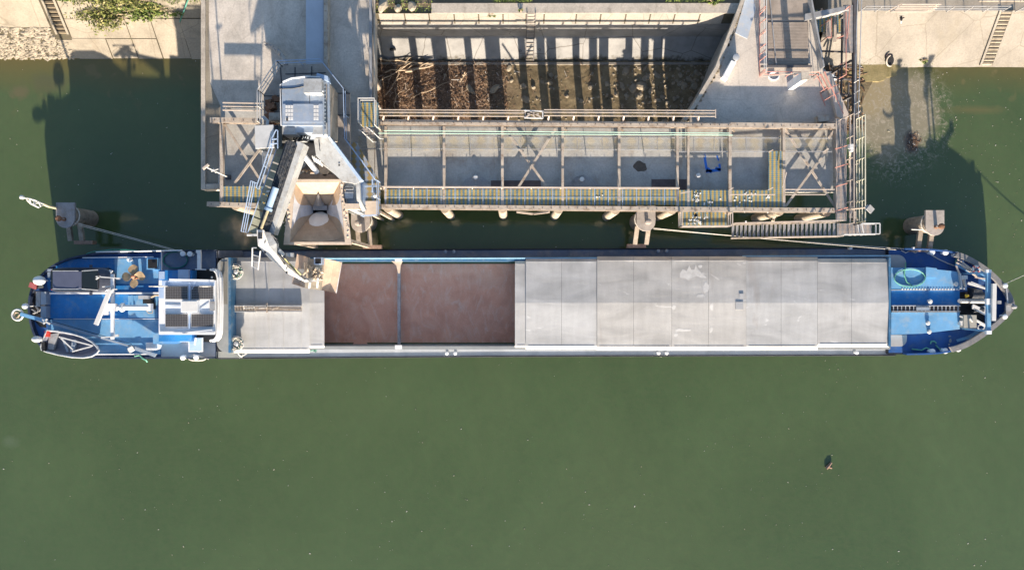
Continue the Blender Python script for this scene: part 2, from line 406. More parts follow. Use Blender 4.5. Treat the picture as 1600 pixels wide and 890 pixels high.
col = g.mix(ell(15, 690, 16, 12, .9, .2, 1.2, 1.0), col, (.078, .11, .055))
b1 = g.n('ShaderNodeBump'); b1.inputs['Strength'].default_value = .22; b1.inputs['Distance'].default_value = .05; g.l(g.noise(1.8, 6, .65, g.scaled(1.1, .8, 1), .5), b1.inputs['Height'])
g.l(b1.outputs[0], g.b.inputs['Normal'])
M['water'] = g.done(col, .07, 0, .75)
m = MB(); xa, xb, ya, yb = P(400, 473, 0).x, P(1340, 473, 0).x, P(0, 535, 0).y, P(0, 412, 0).y   # the hull displaces the water here
gx, gy = [-700, xa, xb, 700], [-700, ya, yb, 17.5]
m.v = [Vector((x, y, 0)) for y in gy for x in gx]; m.f = [(j*4+i, j*4+i+1, j*4+i+5, j*4+i+4) for j in range(3) for i in range(3) if (i, j) != (1, 1)]; struct('water', m, M['water'])
m = MB(); m.add([(-1500, -1500, -4), (1500, -1500, -4), (1500, 1500, -4), (-1500, 1500, -4)], [(0, 1, 2, 3)]); struct('river_bed', m, M['soil'])
m = MB(); m.prism([(-700, 24), (700, 24), (700, 900), (-700, 900)], -3, 1.95); struct('ground', m, M['soil'])

# ---- left embankment of concrete slabs
KL, YL = .85, 16.42
def LB(X, Y, dz=0): return Vector((X, Y, (Y-YL)*KL+dz))
m = MB(); m.add([LB(-60, 16.0, -.06), LB(-19.5, 16.0, -.06), LB(-19.5, 21.5, -.06), LB(-60, 21.5, -.06), (-60, 26, 4.3), (-19.5, 26, 4.3)], [(0, 1, 2, 3), (3, 2, 5, 4)])
struct('embankment', m, M['joint_dark'])
rows = [15.8, 17.55, 18.6, 19.6, 21.5]
xs = [-60, -55, -49, -43, -39.2, -36.6, -32.55]; xs2 = [-31.4, -29.0, -27.15, -25.35, -23.3, -21.5, -19.5]
m = MB(); rnd = random.Random(3)
def slab(x0, x1, y0, y1):
    j = rnd.uniform(.008, .03); d = rnd.uniform(-.03, .03); t = .05; x0 += rnd.uniform(-.05, .05); y0 += rnd.uniform(-.06, .06)
    vs = [LB(x0+j, y0+j, d), LB(x1-j, y0+j, d+rnd.uniform(-.02, .02)), LB(x1-j, y1-j, d), LB(x0+j, y1-j, d)]
    lo = [v-Vector((0, 0, t+.15)) for v in vs]
    m.add(vs+lo, [(0, 1, 2, 3), (0, 4, 5, 1), (1, 5, 6, 2), (2, 6, 7, 3), (3, 7, 4, 0)])
for i in range(len(xs2)-1):
    for a, b in zip(rows, rows[1:]): slab(xs2[i], xs2[i+1], a, b)
for i in range(len(xs)-1):
    slab(xs[i], xs[i+1], 18.2, 20.1)
slab(-32.5, -31.05, 15.8, 17.5)
struct('revetment_slabs', m, M['slab_concrete'])
m = MB(); m.add([LB(-60, 20.15, .25), LB(-33, 20.15, .25), (-33, 26, 3.55), (-60, 26, 3.55), LB(-60, 20.15, -.2), LB(-33, 20.15, -.2)], [(0, 1, 2, 3), (4, 5, 1, 0)]); struct('bank_path', m, M['soil'])
# rubble pitching
m = MB(); rnd = random.Random(5)
for i in range(900):
    X = rnd.uniform(-38.5, -31.75); Y = rnd.uniform(16.3, 18.2)
    if X > -32.6+(17.6-Y)*.2 and Y > 17.4: continue
    s = rnd.uniform(.07, .17); m.rock(LB(X, Y, -.03), (s*1.3, s, s*.45), i)
stuff('stone_pitching', m, M['stone'], 'rough pale stone pitching at the foot of the left bank', 'stones')

def slope_stairs(name, pa, pb, n, wd, label, side):
    t = thing(name, label, 'stairs', pa)
    st = MB(); ck = MB(); d = (pb-pa)
    for i in range(n):
        q = pa+d*((i+.5)/n); st.box(q+Vector((0, 0, .02)), (wd, abs(d.y)/n*.62, .24))
        q2 = pa+d*((i+1.0)/n); st.box(q2+Vector((0, -.02, -.12)), (wd, abs(d.y)/n*.5, .05))
    link('steps', st, side[0], t)
    for s in (-1, 1): ck.bar(pa+Vector((s*(wd/2+.09), 0, .05)), pb+Vector((s*(wd/2+.09), 0, .05)), .16, .1)
    link('side_kerbs', ck, side[1], t)
slope_stairs('bank_stairs', LB(-31.85, 17.75, .05), LB(-31.85, 19.75, .05), 9, .62, 'narrow concrete stairs up the left bank beside the rubble stones', (M['soil'], M['slab_concrete']))

# ---- right embankment
KR, YR = .65, 15.81
def RB(X, Y, dz=0): return Vector((X, Y, (Y-YR)*KR+dz))
m = MB()
XR0, XR1 = 22.0, 70; nx, ny = 60, 8; rnd = random.Random(9)
for j in range(ny+1):
    for i in range(nx+1): m.v.append(RB(XR0+(XR1-XR0)*i/nx, 15.5+(19.05-15.5)*j/ny, rnd.uniform(-.015, .015)))
for j in range(ny):
    for i in range(nx): a = j*(nx+1)+i; m.f.append((a, a+1, a+nx+2, a+nx+1))
struct('embankment', m, M['pale_concrete'], True)
m = MB(); m.prism([(22, 19.06), (70, 19.06), (70, 24.5), (22, 24.5)], -1, 2.11); struct('promenade', m, concrete('promenade_concrete', (.36, .32, .27), (.18, .15, .12), .5, 0, .5))
m = MB()
for i in range(12): m.box((33.2+i*1.45, 20.15, 2.13), (1.41, .9, .06))
struct('promenade_paving', m, M['edge_concrete'])
slope_stairs('bank_stairs', RB(34.4, 15.9, .04), RB(34.4, 19.05, .04), 15, .72, 'long straight stairs down the pale right bank to the water', (concrete('step_concrete', (.33, .29, .23), (.15, .13, .1), .6, 0, 1.5), M['pale_concrete']))
# promenade railings (three pieces)
def promenade_rail(x0, x1, label, z=2.11):
    t = thing('railing', label, 'railing', P((x0+x1)/2, 17, z), 'railings along the right promenade')
    pr = MB(); ra = MB(); a, b = P(x0, 19, z), P(x1, 19, z); n = max(2, round((b-a).length/1.4))
    for i in range(n+1):
        q = a.lerp(b, i/n); pr.bar(q, q+Vector((0, 0, 1.0)), .05, .05)
    for h in (.35, .62, .98): ra.bar(a+Vector((0, 0, h)), b+Vector((0, 0, h)), .045, .045)
    link('posts', pr, M['steel_grey'], t); link('rails', ra, M['steel_grey'], t)
promenade_rail(1342, 1392, 'short grey railing on the promenade left of the pink barrier')
promenade_rail(1450, 1564, 'long grey railing on the promenade between pink barrier and stairs')
promenade_rail(1586, 1640, 'grey railing right of the stairs at the top of the right bank')
t = thing('barrier', 'pale pink slatted barrier leaning on the promenade railing', 'barrier', P(1425, 15, 2.1))
m = MB()
for i in range(5): y = 7+i*2.8; m.bar(P(1402-(i-2)*3.5, y, 3.3-.2*i), P(1464-(i-2)*3.5, y, 3.3-.2*i), .07, .05)
link('slats', m, M['rail_pink'], t)
m = MB(); m.bar(P(1409, 6, 3.4), P(1383, 20.5, 2.15), .05, .05); m.bar(P(1466, 6, 3.4), P(1449, 18, 2.15), .05, .05); link('legs', m, M['rail_pink'], t)

# outfall pipe with broken apron on right bank
c = RB(P(1394, 97).x*.985, 16.2, 0)
t = thing('outfall_pipe', 'broken concrete outfall pipe at the foot of the right bank', 'pipe', c)
m = MB(); m.tube([c+Vector((.30*math.cos(a), -.1+.36*math.sin(a), .32+.12*math.sin(a))) for a in [math.radians(110+k*14) for k in range(14)]], .055, 8); link('pipe_ring', m, M['edge_concrete'], t, True)
m = MB(); m.add([c+Vector((.28*math.cos(k*math.pi/8), -.1+.34*math.sin(k*math.pi/8), .22+.12*math.sin(k*math.pi/8))) for k in range(16)]+[c+Vector((.28*math.cos(k*math.pi/8), -.1+.34*math.sin(k*math.pi/8), .12+.12*math.sin(k*math.pi/8))) for k in range(16)], [tuple(range(16)), tuple(range(16, 32))]+[(k, (k+1) % 16, 16+(k+1) % 16, 16+k) for k in range(16)]); link('bore', m, M['black'], t)
m = MB(); m.rock(c+Vector((-.1, .55, .2)), (.42, .36, .14), 31); link('broken_collar', m, M['plate_dark'], t)
m = MB(); rnd = random.Random(21); pts = []
for i in range(26):
    a = 2*math.pi*i/26; rr = rnd.uniform(.8, 1.15); pts.append((c.x-.9+1.9*rr*math.cos(a), 15.55+.75*rr*math.sin(a)))
m.prism(pts, -.3, .10); struct('silt_bank', m, concrete('silt', (.30, .25, .13), (.16, .15, .06), .7, 0, 1.2, .4))

# ---- basin: mud, debris, quay wall
KB, YB = 0.7, 16.14
def BB(X, Y, dz=0): return Vector((X, Y, (Y-YB)*KB+dz))
g = G('mud')
cx = g.n('ShaderNodeSeparateXYZ'); g.l(g.pos.outputs['Position'], cx.inputs[0])
a = g.ramp(g.noise(1.1, 8, .7), [(.3, (.095, .074, .042)), (.5, (.175, .138, .082)), (.7, (.26, .21, .13))])
b = g.ramp(g.noise(5, 8, .75), [(.3, (.07, .045, .03)), (.5, (.18, .12, .08)), (.68, (.36, .26, .19))])
mr = g.n('ShaderNodeMapRange'); mr.inputs[1].default_value = P(740, 0).x; mr.inputs[2].default_value = P(820, 0).x; wob = g.n('ShaderNodeMath', operation='MULTIPLY_ADD'); wob.inputs[1].default_value = 7; g.l(g.noise(.8, 6, .7), wob.inputs[0]); g.l(cx.outputs[0], wob.inputs[2]); w2_ = g.n('ShaderNodeMath', operation='SUBTRACT'); w2_.inputs[1].default_value = 3.5; g.l(wob.outputs[0], w2_.inputs[0]); g.l(w2_.outputs[0], mr.inputs[0])
g.bump(g.noise(4, 7, .7), .6, .08)
M['mud'] = g.done(g.mix(mr.outputs[0], b, a), .55)
m = MB(); nx, ny = 90, 26; rnd = random.Random(2)
x0, x1, y0, y1 = P(575, 0).x, P(1150, 0).x, 8.0, 16.6
for j in range(ny+1):
    for i in range(nx+1):
        m.v.append(Vector((x0+(x1-x0)*i/nx, y0+(y1-y0)*j/ny, .07+rnd.uniform(-.03, .03))))
for j in range(ny):
    for i in range(nx): a = j*(nx+1)+i; m.f.append((a, a+1, a+nx+2, a+nx+1))
struct('mud_flat', m, M['mud'], True)
# wall
X0, X1 = P(560, 60, 1).x, P(1190, 60, 1).x
t = thing('quay_wall', 'sloping grey concrete quay wall behind the pier with dark foot', 'quay wall', ((X0+X1)/2, YB, 0))
m = MB(); YV = 17.65; ZV = (YV-YB)*KB; YT = 17.66; ZT = 3.38; KP = 2.0; YQ = 18.08; ZQT = ZT+(YQ-YT)*KP
def BP(X, Y, dz=0): return Vector((X, Y, ZT+(Y-YT)*KP+dz))
m.add([BB(X0, YB-.1), BB(X1, YB-.1), BB(X1, YV), BB(X0, YV), (X1, YT, ZT), (X0, YT, ZT), (X1, 18.3, ZT), (X0, 18.3, ZT)], [(0, 1, 2, 3), (3, 2, 4, 5), (5, 4, 6, 7)])
g = G('quay_face')
s2 = g.n('ShaderNodeSeparateXYZ'); g.l(g.pos.outputs['Position'], s2.inputs[0])
cc = g.ramp(g.noise(.6, 8, .65), [(.3, (.17, .17, .17)), (.5, (.245, .245, .245)), (.7, (.30, .30, .295))])
hz = g.n('ShaderNodeMath', operation='MULTIPLY_ADD'); hz.inputs[1].default_value = .9; g.l(g.noise(1.5, 6, .7), hz.inputs[0]); g.l(s2.outputs[2], hz.inputs[2])
cc = g.mix(g.ramp(hz.outputs[0], [(.50, 1.0), (.72, 0.0)]), cc, (.075, .065, .045))
v = g.n('ShaderNodeTexVoronoi', feature='DISTANCE_TO_EDGE'); v.inputs['Scale'].default_value = .42
nz = g.n('ShaderNodeTexNoise'); nz.inputs['Scale'].default_value = 2.0; g.l(g.pos.outputs['Position'], nz.inputs['Vector'])
ad = g.n('ShaderNodeMix', data_type='VECTOR'); ad.inputs[0].default_value = .1; g.l(g.pos.outputs['Position'], ad.inputs[4]); g.l(nz.outputs['Color'], ad.inputs[5]); g.l(ad.outputs[1], v.inputs['Vector'])
cc = g.mix(g.ramp(v.outputs['Distance'], [(0, .7), (.013, 0.0)]), cc, (.06, .05, .04)); g.bump(g.noise(6, 6, .7), .3, .04)
link('wall_face', m, g.done(cc, .9, 0, .2), t)
m = MB(); m.box(((X0+X1)/2, YB-.12, .09), (X1-X0, .16, .22)); link('footing', m, M['pale_concrete'], t)
# upper panels, one mesh of slabs with open joints
m = MB(); bx = [592, 633, 671, 710, 748, 786, 822, 836, 850, 900, 938, 977, 1015, 1053, 1092, 1130]
for a, b in zip(bx, bx[1:]):
    if b-a < 5: continue
    Xa, Xb = P(a, 30, 3.8).x+.045, P(b, 30, 3.8).x-.045
    m.add([BP(Xa, YT+.0, .03), BP(Xb, YT+.0, .03), BP(Xb, YQ-.03, .03), BP(Xa, YQ-.03, .03), BP(Xa, YT+.06, -.3), BP(Xb, YT+.06, -.3)], [(0, 1, 2, 3), (4, 5, 1, 0)])
link('panels', m, M['pale_concrete'], t)
m = MB(); m.add([BP(X0, YT+.02, -.06), BP(X1, YT+.02, -.06), BP(X1, YQ, -.06), BP(X0, YQ, -.06)], [(0, 1, 2, 3)]); link('panel_backing', m, M['joint_dark'], t)
m = MB(); XQ = P(674, 10, 4.2).x; m.prism([(XQ, YQ-.02), (X1, YQ-.02), (X1, 18.72), (XQ, 18.72)], ZQT-.3, ZQT+.02); link('coping', m, M['edge_concrete'], t)
m = MB(); m.prism([(X0, 18.73), (X1, 18.73), (X1, 25), (X0, 25)], 0, ZQT-.06); struct('quay_ground', m, M['soil'])
m = MB(); m.prism([(X0, YQ-.02), (XQ-.02, YQ-.02), (XQ-.02, 18.72), (X0, 18.72)], ZQT-.5, ZQT-.15); struct('broken_quay_edge', m, M['soil'])
t = thing('quay_ladder', 'dark iron ladder set in a shallow recess of the sloping quay wall', 'ladder', PS(828.5, 97, YB, KB))
m = MB(); rg = MB(); xl = P(828.5, 60, 1.5).x; path = [BB(xl, YB+.02, .06), BB(xl, YV-.06, .08), Vector((xl, YT-.07, ZT)), BP(xl, YQ, .1)]
for a, b in zip(path, path[1:]):
    for sx_ in (-.28, .28): m.bar(a+Vector((sx_, 0, 0)), b+Vector((sx_, 0, 0)), .06, .08)
    n = max(3, round((b-a).length/.28))
    for k in range(n): q = a.lerp(b, (k+.5)/n); rg.box(q, (.54, .05, .05))
link('side_rails', m, M['steel_dark'], t); link('rungs', rg, M['edge_concrete'], t)
# culvert + rings
m = MB(); c = PS(614, 78, YB, KB)+Vector((0, 0, .05)); m.lathe(c, [(.22, -.05), (.22, .03)], 14, 'Y'); solo('culvert', m, M['black'], 'dark round culvert mouth low in the left end of quay wall', 'culvert')
for px, py, z, where in ((813, 46, 1.3, 'upper iron ring left of the ladder on the quay wall'), (844, 46, 1.3, 'upper iron ring right of the ladder on the quay wall'), (813, 79, .9, 'lower iron ring left of the ladder on the quay wall'), (843, 77, .95, 'lower iron ring right of the ladder on the quay wall')):
    q = (PS(px, py, YB, KB) if py > 60 else Vector((P(px, py, 2.5).x, YV-.03, 2.5)))+Vector((0, -.05, .03)); m = MB()
    m.tube([q+Vector((.085*math.cos(a*math.pi/6), .04*math.sin(a*math.pi/6), .08*math.sin(a*math.pi/6))) for a in range(12)], .02, 5, True)
    solo('mooring_ring', m, M['steel_dark'], where, 'ring', 'iron rings on the quay wall')
# boulders on the broken edge
for i, (px, py, d, lab) in enumerate([(600, 6, (.72, .38, .3), 'large flat pale boulder at the broken left end of the quay edge'), (643, 11, (.36, .34, .26), 'round grey boulder beside weeds on the broken quay edge'), (622, 14, (.3, .34, .2), 'small tan boulder between the two larger ones on quay edge')]):
    m = MB(); m.rock(P(px, py, ZQT)+Vector((0, 0, .05)), d, 60+i); solo('boulder', m, M['stone'], lab, 'boulder', 'boulders on the quay edge')
# stones on the mud
rk = [(978, 112, .42, .3), (962, 107, .3, .16), (1008, 107, .36, .12), (988, 138, .40, .42), (1003, 135, .5, .42), (1010, 122, .36, .25), (1016, 143, .3, .2), (996, 150, .34, .22), (923, 136, .26, .2), (925, 116, .18, .12), (1063, 118, .22, .22), (1076, 124, .28, .2), (1088, 113, .2, .2), (1070, 133, .3, .2), (1085, 135, .42, .26), (1060, 108, .2, .14), (795, 106, .3, .22), (860, 130, .26, .16), (833, 137, .2, .15), (735, 140, .28, .55), (773, 140, .3, .5), (820, 155, .45, .35), (818, 135, .3, .25), (695, 118, .16, .14), (1098, 122, .24, .16), (1052, 130, .18, .13), (1015, 160, .2, .12), (948, 150, .2, .12)]
fld = []
for i, (px, py, rx, ry) in enumerate(rk):
    m = MB(); m.rock(P(px, py, .1), (rx, ry, .16+.1*random.random()), 100+i, .3)
    size = 'large' if rx*ry > .15 else 'small' if rx*ry < .045 else 'mid-sized'
    near = 'on wet mud by the pier side wall' if px > 1040 else 'in the rock heap on the mud right of centre' if px > 950 else 'on the open mud in mid basin' if px > 790 else 'among the driftwood debris in the left basin'
    solo('rock', m, M['rock'], f'{size} {"flat" if rx > 1.5*ry else "upright" if ry > 1.3*rx else "blocky"} tan rock {near}', 'rock', 'rocks on the basin floor')
# debris
g = G('debris_mix'); g2 = g.n('ShaderNodeNewGeometry')
M['debris'] = g.done(g.ramp(g2.outputs['Random Per Island'], [(0, (.05, .032, .022)), (.3, (.14, .085, .052)), (.6, (.26, .16, .10)), (.85, (.40, .27, .18)), (.96, (.50, .41, .33)), (.992, (.6, .58, .56))]), .9)
m = MB(); rnd = random.Random(11)
for i in range(4800):
    u = rnd.random()**1.35; px = 588+u*205 if i % 8 else 588+520*rnd.random()**1.4; py = rnd.uniform(96, 200)
    q = P(px, py, .1+rnd.uniform(0, .14)); a = rnd.uniform(0, math.pi); L = min(rnd.expovariate(1/.13)+.05, .8)
    d = Vector((math.cos(a), math.sin(a), rnd.uniform(-.15, .15)))*L/2
    wd = rnd.uniform(.012, .035); m.bar(q-d, q+d, wd, wd*.7)
for i in range(330):
    px = rnd.uniform(1262, 1350); py = rnd.uniform(104, 205); q = P(px, py, .1)
    a = rnd.uniform(0, math.pi); d = Vector((math.cos(a), math.sin(a), 0))*rnd.uniform(.04, .3); m.bar(q-d, q+d, rnd.uniform(.02, .07), .05)
for i in range(160):
    px = rnd.gauss(1426, 6); py = rnd.gauss(222, 7); q = P(px, py, .015)
    a = rnd.uniform(0, math.pi); d = Vector((math.cos(a), math.sin(a), 0))*rnd.uniform(.02, .08); m.bar(q-d, q+d, rnd.uniform(.02, .04), .02)
stuff('driftwood_debris', m, M['debris'], 'brown mat of twigs, reeds and litter washed into the corners', 'debris')
m = MB(); q = P(1300, 150, 0); m.prism([P(a, b, .1)[:2] for a, b in ((1262, 104), (1345, 104), (1372, 112), (1352, 150), (1338, 190), (1330, 205), (1262, 205))], -.3, .06); struct('mud_flat', m, M['mud'])
bl = [((592, 92), (680, 102), .07, 'long pale driftwood branch lying along the foot of quay wall'), ((600, 112), (672, 104), .06, 'forked driftwood branch crossing the left debris mat'), ((635, 112), (676, 101), .09, 'thick tan driftwood log at left foot of quay wall'), ((604, 150), (625, 108), .05, 'thin leaning driftwood branch in the dark left corner'), ((718, 127), (727, 114), .08, 'short stout driftwood stump in the middle of the debris'), ((590, 128), (648, 96), .05, 'slender driftwood branch slanting up from the left corner'), ((616, 170), (620, 130), .04, 'pale stick standing out near the left pier edge'), ((648, 150), (700, 128), .035, 'thin bent stick over the brown debris mat')]
for (a, b), (c, d), r, lab in bl:
    m = MB(); n = 6; p, q = P(a, b, .25), P(c, d, .35); rnd = random.Random(int(a*7)); pts = [p.lerp(q, i/n)+Vector((rnd.uniform(-.08, .08), rnd.uniform(-.08, .08), rnd.uniform(-.05, .1))) for i in range(n+1)]
    m.tube(pts, r, 6, r2=r*.5); k = pts[3]; m.tube([k, k+Vector((.3, .25, .12)), k+Vector((.7, .35, .2))], r*.5, 5, r2=r*.25)
    solo('driftwood', m, M['wood_pale'], lab, 'driftwood', 'driftwood branches in the basin')
m = MB(); rnd = random.Random(51)
for i in range(520):
    px = rnd.choice([rnd.uniform(790, 1110), rnd.gauss(1000, 30), rnd.gauss(1075, 25)]); py = rnd.uniform(98, 200)
    if px > 1150-.55*(py-60) or px < 780: continue
    s = min(rnd.expovariate(1/.05)+.02, .2); m.rock(P(px, py, .08), (s*1.3, s, s*.6), 900+i)
stuff('basin_rubble', m, M['rock'], 'small broken stones strewn over the wet mud of the basin', 'rubble')
# floating specks
m = MB(); rnd = random.Random(17)
for i in range(900):
    if i < 380:
        if i % 14 == 0: ccx, ccy = rnd.uniform(0, 1600), 560+340*rnd.random()**.7
        px, py = (ccx+rnd.gauss(0, 45), ccy+rnd.gauss(0, 22)) if i % 3 else (rnd.uniform(-20, 1620), rnd.uniform(560, 900))
        if py < 562: continue
    elif i < 620: px, py = rnd.gauss(1480, 70), rnd.gauss(230, 75)
    else: px, py = rnd.uniform(-20, 1620), rnd.uniform(95, 420)
    if 330 < px < 1340 and 90 < py < 300: continue
    q = P(px, py, .012); s = min(rnd.expovariate(1/.014)+.01, .06); a = rnd.uniform(0, 3.1); m.box(q, (s*rnd.uniform(1, 2), s*.8, .02), a)
g = G('flotsam'); g2 = g.n('ShaderNodeNewGeometry')
stuff('floating_debris', m, g.done(g.ramp(g2.outputs['Random Per Island'], [(0, (.2, .19, .12)), (.5, (.42, .38, .28)), (.9, (.6, .58, .52))]), .8), 'scattered pale specks of leaves and foam floating on the green water', 'flotsam')
m = MB(); m.tube([P(1291, 731, .05), P(1295, 727, .09), P(1299, 722, .07)], .13, 8, r2=.07); m.tube([P(1294, 729, .05), P(1300, 731, .05)], .05, 6)
solo('driftwood', m, M['timber'], 'small dark driftwood stump floating alone in the lower right river', 'driftwood')

# ---- vegetation
def leaf_mat(name, a, b, c):
    g = G(name); g2 = g.n('ShaderNodeNewGeometry')
    return g.done(g.ramp(g2.outputs['Random Per Island'], [(0, a), (.5, b), (1, c)]), .7)
M['leaf'] = leaf_mat('leaf', (.04, .07, .02), (.11, .16, .035), (.22, .26, .07))
M['leaf_dry'] = leaf_mat('leaf_dry', (.06, .075, .025), (.17, .19, .05), (.32, .28, .13))
def leaves(m, c, r, n, seed, size=.11, flat=.5):
    rnd = random.Random(seed); cl = [Vector((rnd.gauss(0, .5)*r[0], rnd.gauss(0, .5)*r[1], abs(rnd.gauss(0, .4))*r[2])) for _ in range(max(5, n//45))]
    for i in range(n):
        k = rnd.choice(cl); q = Vector(c)+k+Vector((rnd.gauss(0, .2)*r[0], rnd.gauss(0, .2)*r[1], rnd.gauss(0, .2)*r[2]))
        u = Vector((rnd.gauss(0, 1), rnd.gauss(0, 1), rnd.gauss(0, .5))).normalized(); v = u.cross(Vector((rnd.gauss(0, 1), rnd.gauss(0, 1), rnd.gauss(0, 1)))).normalized()
        s = size*rnd.uniform(.5, 1.3); m.add([q-u*s, q+v*s*.45, q+u*s, q-v*s*.45], [(0, 1, 2, 3)])
def bush(name, c, r, n, seed, mat, label, size=.11):
    t = thing(name, label, 'bush', c)
    m = MB(); leaves(m, c, r, n, seed, size); link('foliage', m, mat, t)
    m = MB(); rnd = random.Random(seed+1)
    for i in range(12):
        e = Vector(c)+Vector((rnd.gauss(0, .6)*r[0], rnd.gauss(0, .6)*r[1], rnd.uniform(.2, .8)*r[2])); m.tube([Vector(c)-Vector((0, 0, .1)), (Vector(c)+e)/2+Vector((0, 0, .15)), e], .022, 4, r2=.008)
    link('stems', m, M['wood_pale'], t)
bush('bush', LB(-28.1, 18.75, .1), (1.35, 1.1, .5), 2000, 1, M['leaf_dry'], 'sprawling half dry bush hanging down the left bank slabs')
bush('bush', LB(-25.3, 18.95, .1), (1.7, .55, .35), 1900, 2, M['leaf'], 'bright green low bush on the upper left bank slabs')
bush('bush', LB(-27.0, 19.6, .1), (2.6, .6, .5), 2300, 3, M['leaf_dry'], 'straggly yellowish bush along the top of left bank')
bush('bush', P(767, 23, 4.0), (.26, .22, .25), 260, 4, M['leaf'], 'small round green tuft growing from a joint of quay wall', .07)
bush('bush', P(814, 17, ZQT), (.12, .16, .15), 90, 5, M['leaf'], 'tiny green weed at the head of the quay ladder', .06)
bush('bush', RB(33.35-3.6, 16.2, .0), (.3, .2, .12), 130, 6, M['leaf'], 'green weed patch low on the right bank near stairs', .07)
bush('bush', LB(-30.2, 19.7, .1), (1.0, .35, .35), 700, 9, M['leaf'], 'low green bush at the top of left bank beside the stairs')
bush('bush', P(1113, 3, ZQT), (.5, .2, .3), 300, 7, M['leaf'], 'dark green bush on the quay top beside the right pier', .1)
m = MB(); rnd = random.Random(8)
for i in range(5200):
    px = rnd.uniform(60, 312); lim = 12+7*math.sin(px*.05)+4*math.sin(px*.17)+(3 if px > 140 else 0)
    q = LB(P(px, 0, 2.6).x, 19.9+rnd.random()*1.1-(lim/40), .03); s = rnd.uniform(.04, .13); a = rnd.uniform(0, 6.3)
    m.add([q, q+Vector((s*math.cos(a), s*math.sin(a), s*1.0)), q+Vector((s*.5*math.cos(a+1), s*.5*math.sin(a+1), s*.5))], [(0, 1, 2)])
for i in range(900):
    px = rnd.choice([rnd.uniform(585, 676), rnd.uniform(770, 830), rnd.uniform(1040, 1130)]); py = rnd.uniform(0, 4) if px > 680 else rnd.uniform(0, 20)
    q = P(px, py, ZQT); s = rnd.uniform(.05, .14); a = rnd.uniform(0, 6.3)
    m.add([q, q+Vector((s*math.cos(a), s*math.sin(a), s*.8)), q+Vector((s*.5*math.cos(a+1), s*.5*math.sin(a+1), s*.5))], [(0, 1, 2)])
for i in range(500):
    X = rnd.uniform(24.2, 30.5); Y = 15.75+abs(rnd.gauss(0, .25)); q = RB(X, Y, .0); s = rnd.uniform(.02, .06); a = rnd.uniform(0, 6.3)
    m.add([q, q+Vector((s*math.cos(a), s*math.sin(a), s*.6)), q+Vector((s*.5*math.cos(a+1), s*.5*math.sin(a+1), s*.5))], [(0, 1, 2)])
stuff('grass', m, M['leaf'], 'rough grass and weeds along the tops and foot of the banks', 'grass')
m = MB(); m.bar(LB(-23.3, 18.4, .08), LB(-21.9, 19.75, .35), .06, .06); solo('pole', m, paint('pole_green', (.10, .30, .24)), 'thin green pole lying on the left bank beside the jetty', 'pole')
# bird on right bank
c = PS(1407, 31, YR, KR); t = thing('bird', 'dark bird with a white tail perched on the right bank', 'bird', c)
m = MB(); m.lathe(c+Vector((0, -.16, .12)), [(.01, 0), (.06, .06), (.085, .16), (.06, .27), (.045, .31), (.05, .35), (.005, .41)], 8, 'Y'); m.bar(c+Vector((-.02, .02, 0)), c+Vector((-.02, 0, .1)), .015, .015); m.bar(c+Vector((.03, .02, 0)), c+Vector((.03, 0, .1)), .015, .015)
m.add([c+Vector((.05, .0, .17)), c+Vector((.22, .06, .2)), c+Vector((.06, .12, .18)), c+Vector((-.05, .0, .17)), c+Vector((-.22, .06, .2)), c+Vector((-.06, .12, .18))], [(0, 1, 2), (3, 5, 4)])
link('body', m, M['black'], t)
m = MB(); m.bar(c+Vector((0, -.14, .11)), c+Vector((0, -.3, .08)), .09, .02); link('tail', m, M['ship_white'], t)
# ================================================================ LEFT JETTY
def deck_piles(t, spots, z1, r, mat, z0=-2.5):
    for a, b in spots:
        q = P(a, b, z1); m = MB(); m.lathe((q.x, q.y, 0), [(r, z0), (r, z1)], 14); link('pile', m, mat, t, True)
jt = thing('concrete_jetty', 'broad concrete jetty deck carrying the crane on the left', 'jetty', P(450, 150, ZF))
m = MB(); m.poly([(317, 288), (583, 288), (583, -190), (317, -190)], ZF-.55, ZF); link('deck', m, M['deck_concrete'], jt)
m = MB(); m.rect(314, -190, 320.5, 296, ZF-.75, ZF+.16); link('edge_beam', m, M['edge_concrete'], jt)
m = MB(); m.rect(321, 287.5, 345, 295.5, ZF-.75, ZF+.16); link('edge_beam', m, M['edge_concrete'], jt)
m = MB(); m.rect(577, -190, 581, 158, ZF, ZF+.25); link('kerb', m, M['steel_grey'], jt)
m = MB(); m.rect(583.5, -190, 586, 160, ZF-.7, ZF+.1); link('edge_beam', m, M['edge_concrete'], jt)
m = MB(); m.poly([(321, -190), (327, -190), (326, 60), (328, 130), (344, 165), (344, 190), (340, 286), (321, 286)], ZF, ZF+.025); link('gravel_margin', m, M['slab_concrete'], jt)
deck_piles(jt, [(330, 275), (330, 200), (330, 110), (400, 275), (480, 275), (560, 275), (572, 200), (572, 110), (572, 30), (450, 110)], ZF-.5, .38, M['pile'])
t = thing('cable_duct', 'pale blue-grey box duct running along the jetty behind the crane', 'duct', P(493, 50, ZF))
m = MB(); m.rect(478, -190, 505.5, 118, ZF, ZF+.45); link('duct_cover', m, paint('duct_paint', (.42, .47, .55), .5, .08, 1), t)
m = MB(); m.rect(505.8, -190, 512, 118, ZF, ZF+.62); link('side_beam', m, M['steel_beige'], t)
t = thing('cable_chain', 'curved grey cable chain trailing from the crane platform onto the deck', 'cable chain', P(430, 85, ZF))
pts = [P(447, 103, ZF+1.2), P(446, 96, ZF+.9), P(441, 87, ZF+.5), P(434, 79, ZF+.25), P(425, 73, ZF+.2), P(416, 69, ZF+.2)]
m = MB(); m.tube(pts, .16, 8, r2=.10); link('chain', m, M['steel_grey'], t)
m = MB(); rnd = random.Random(4)
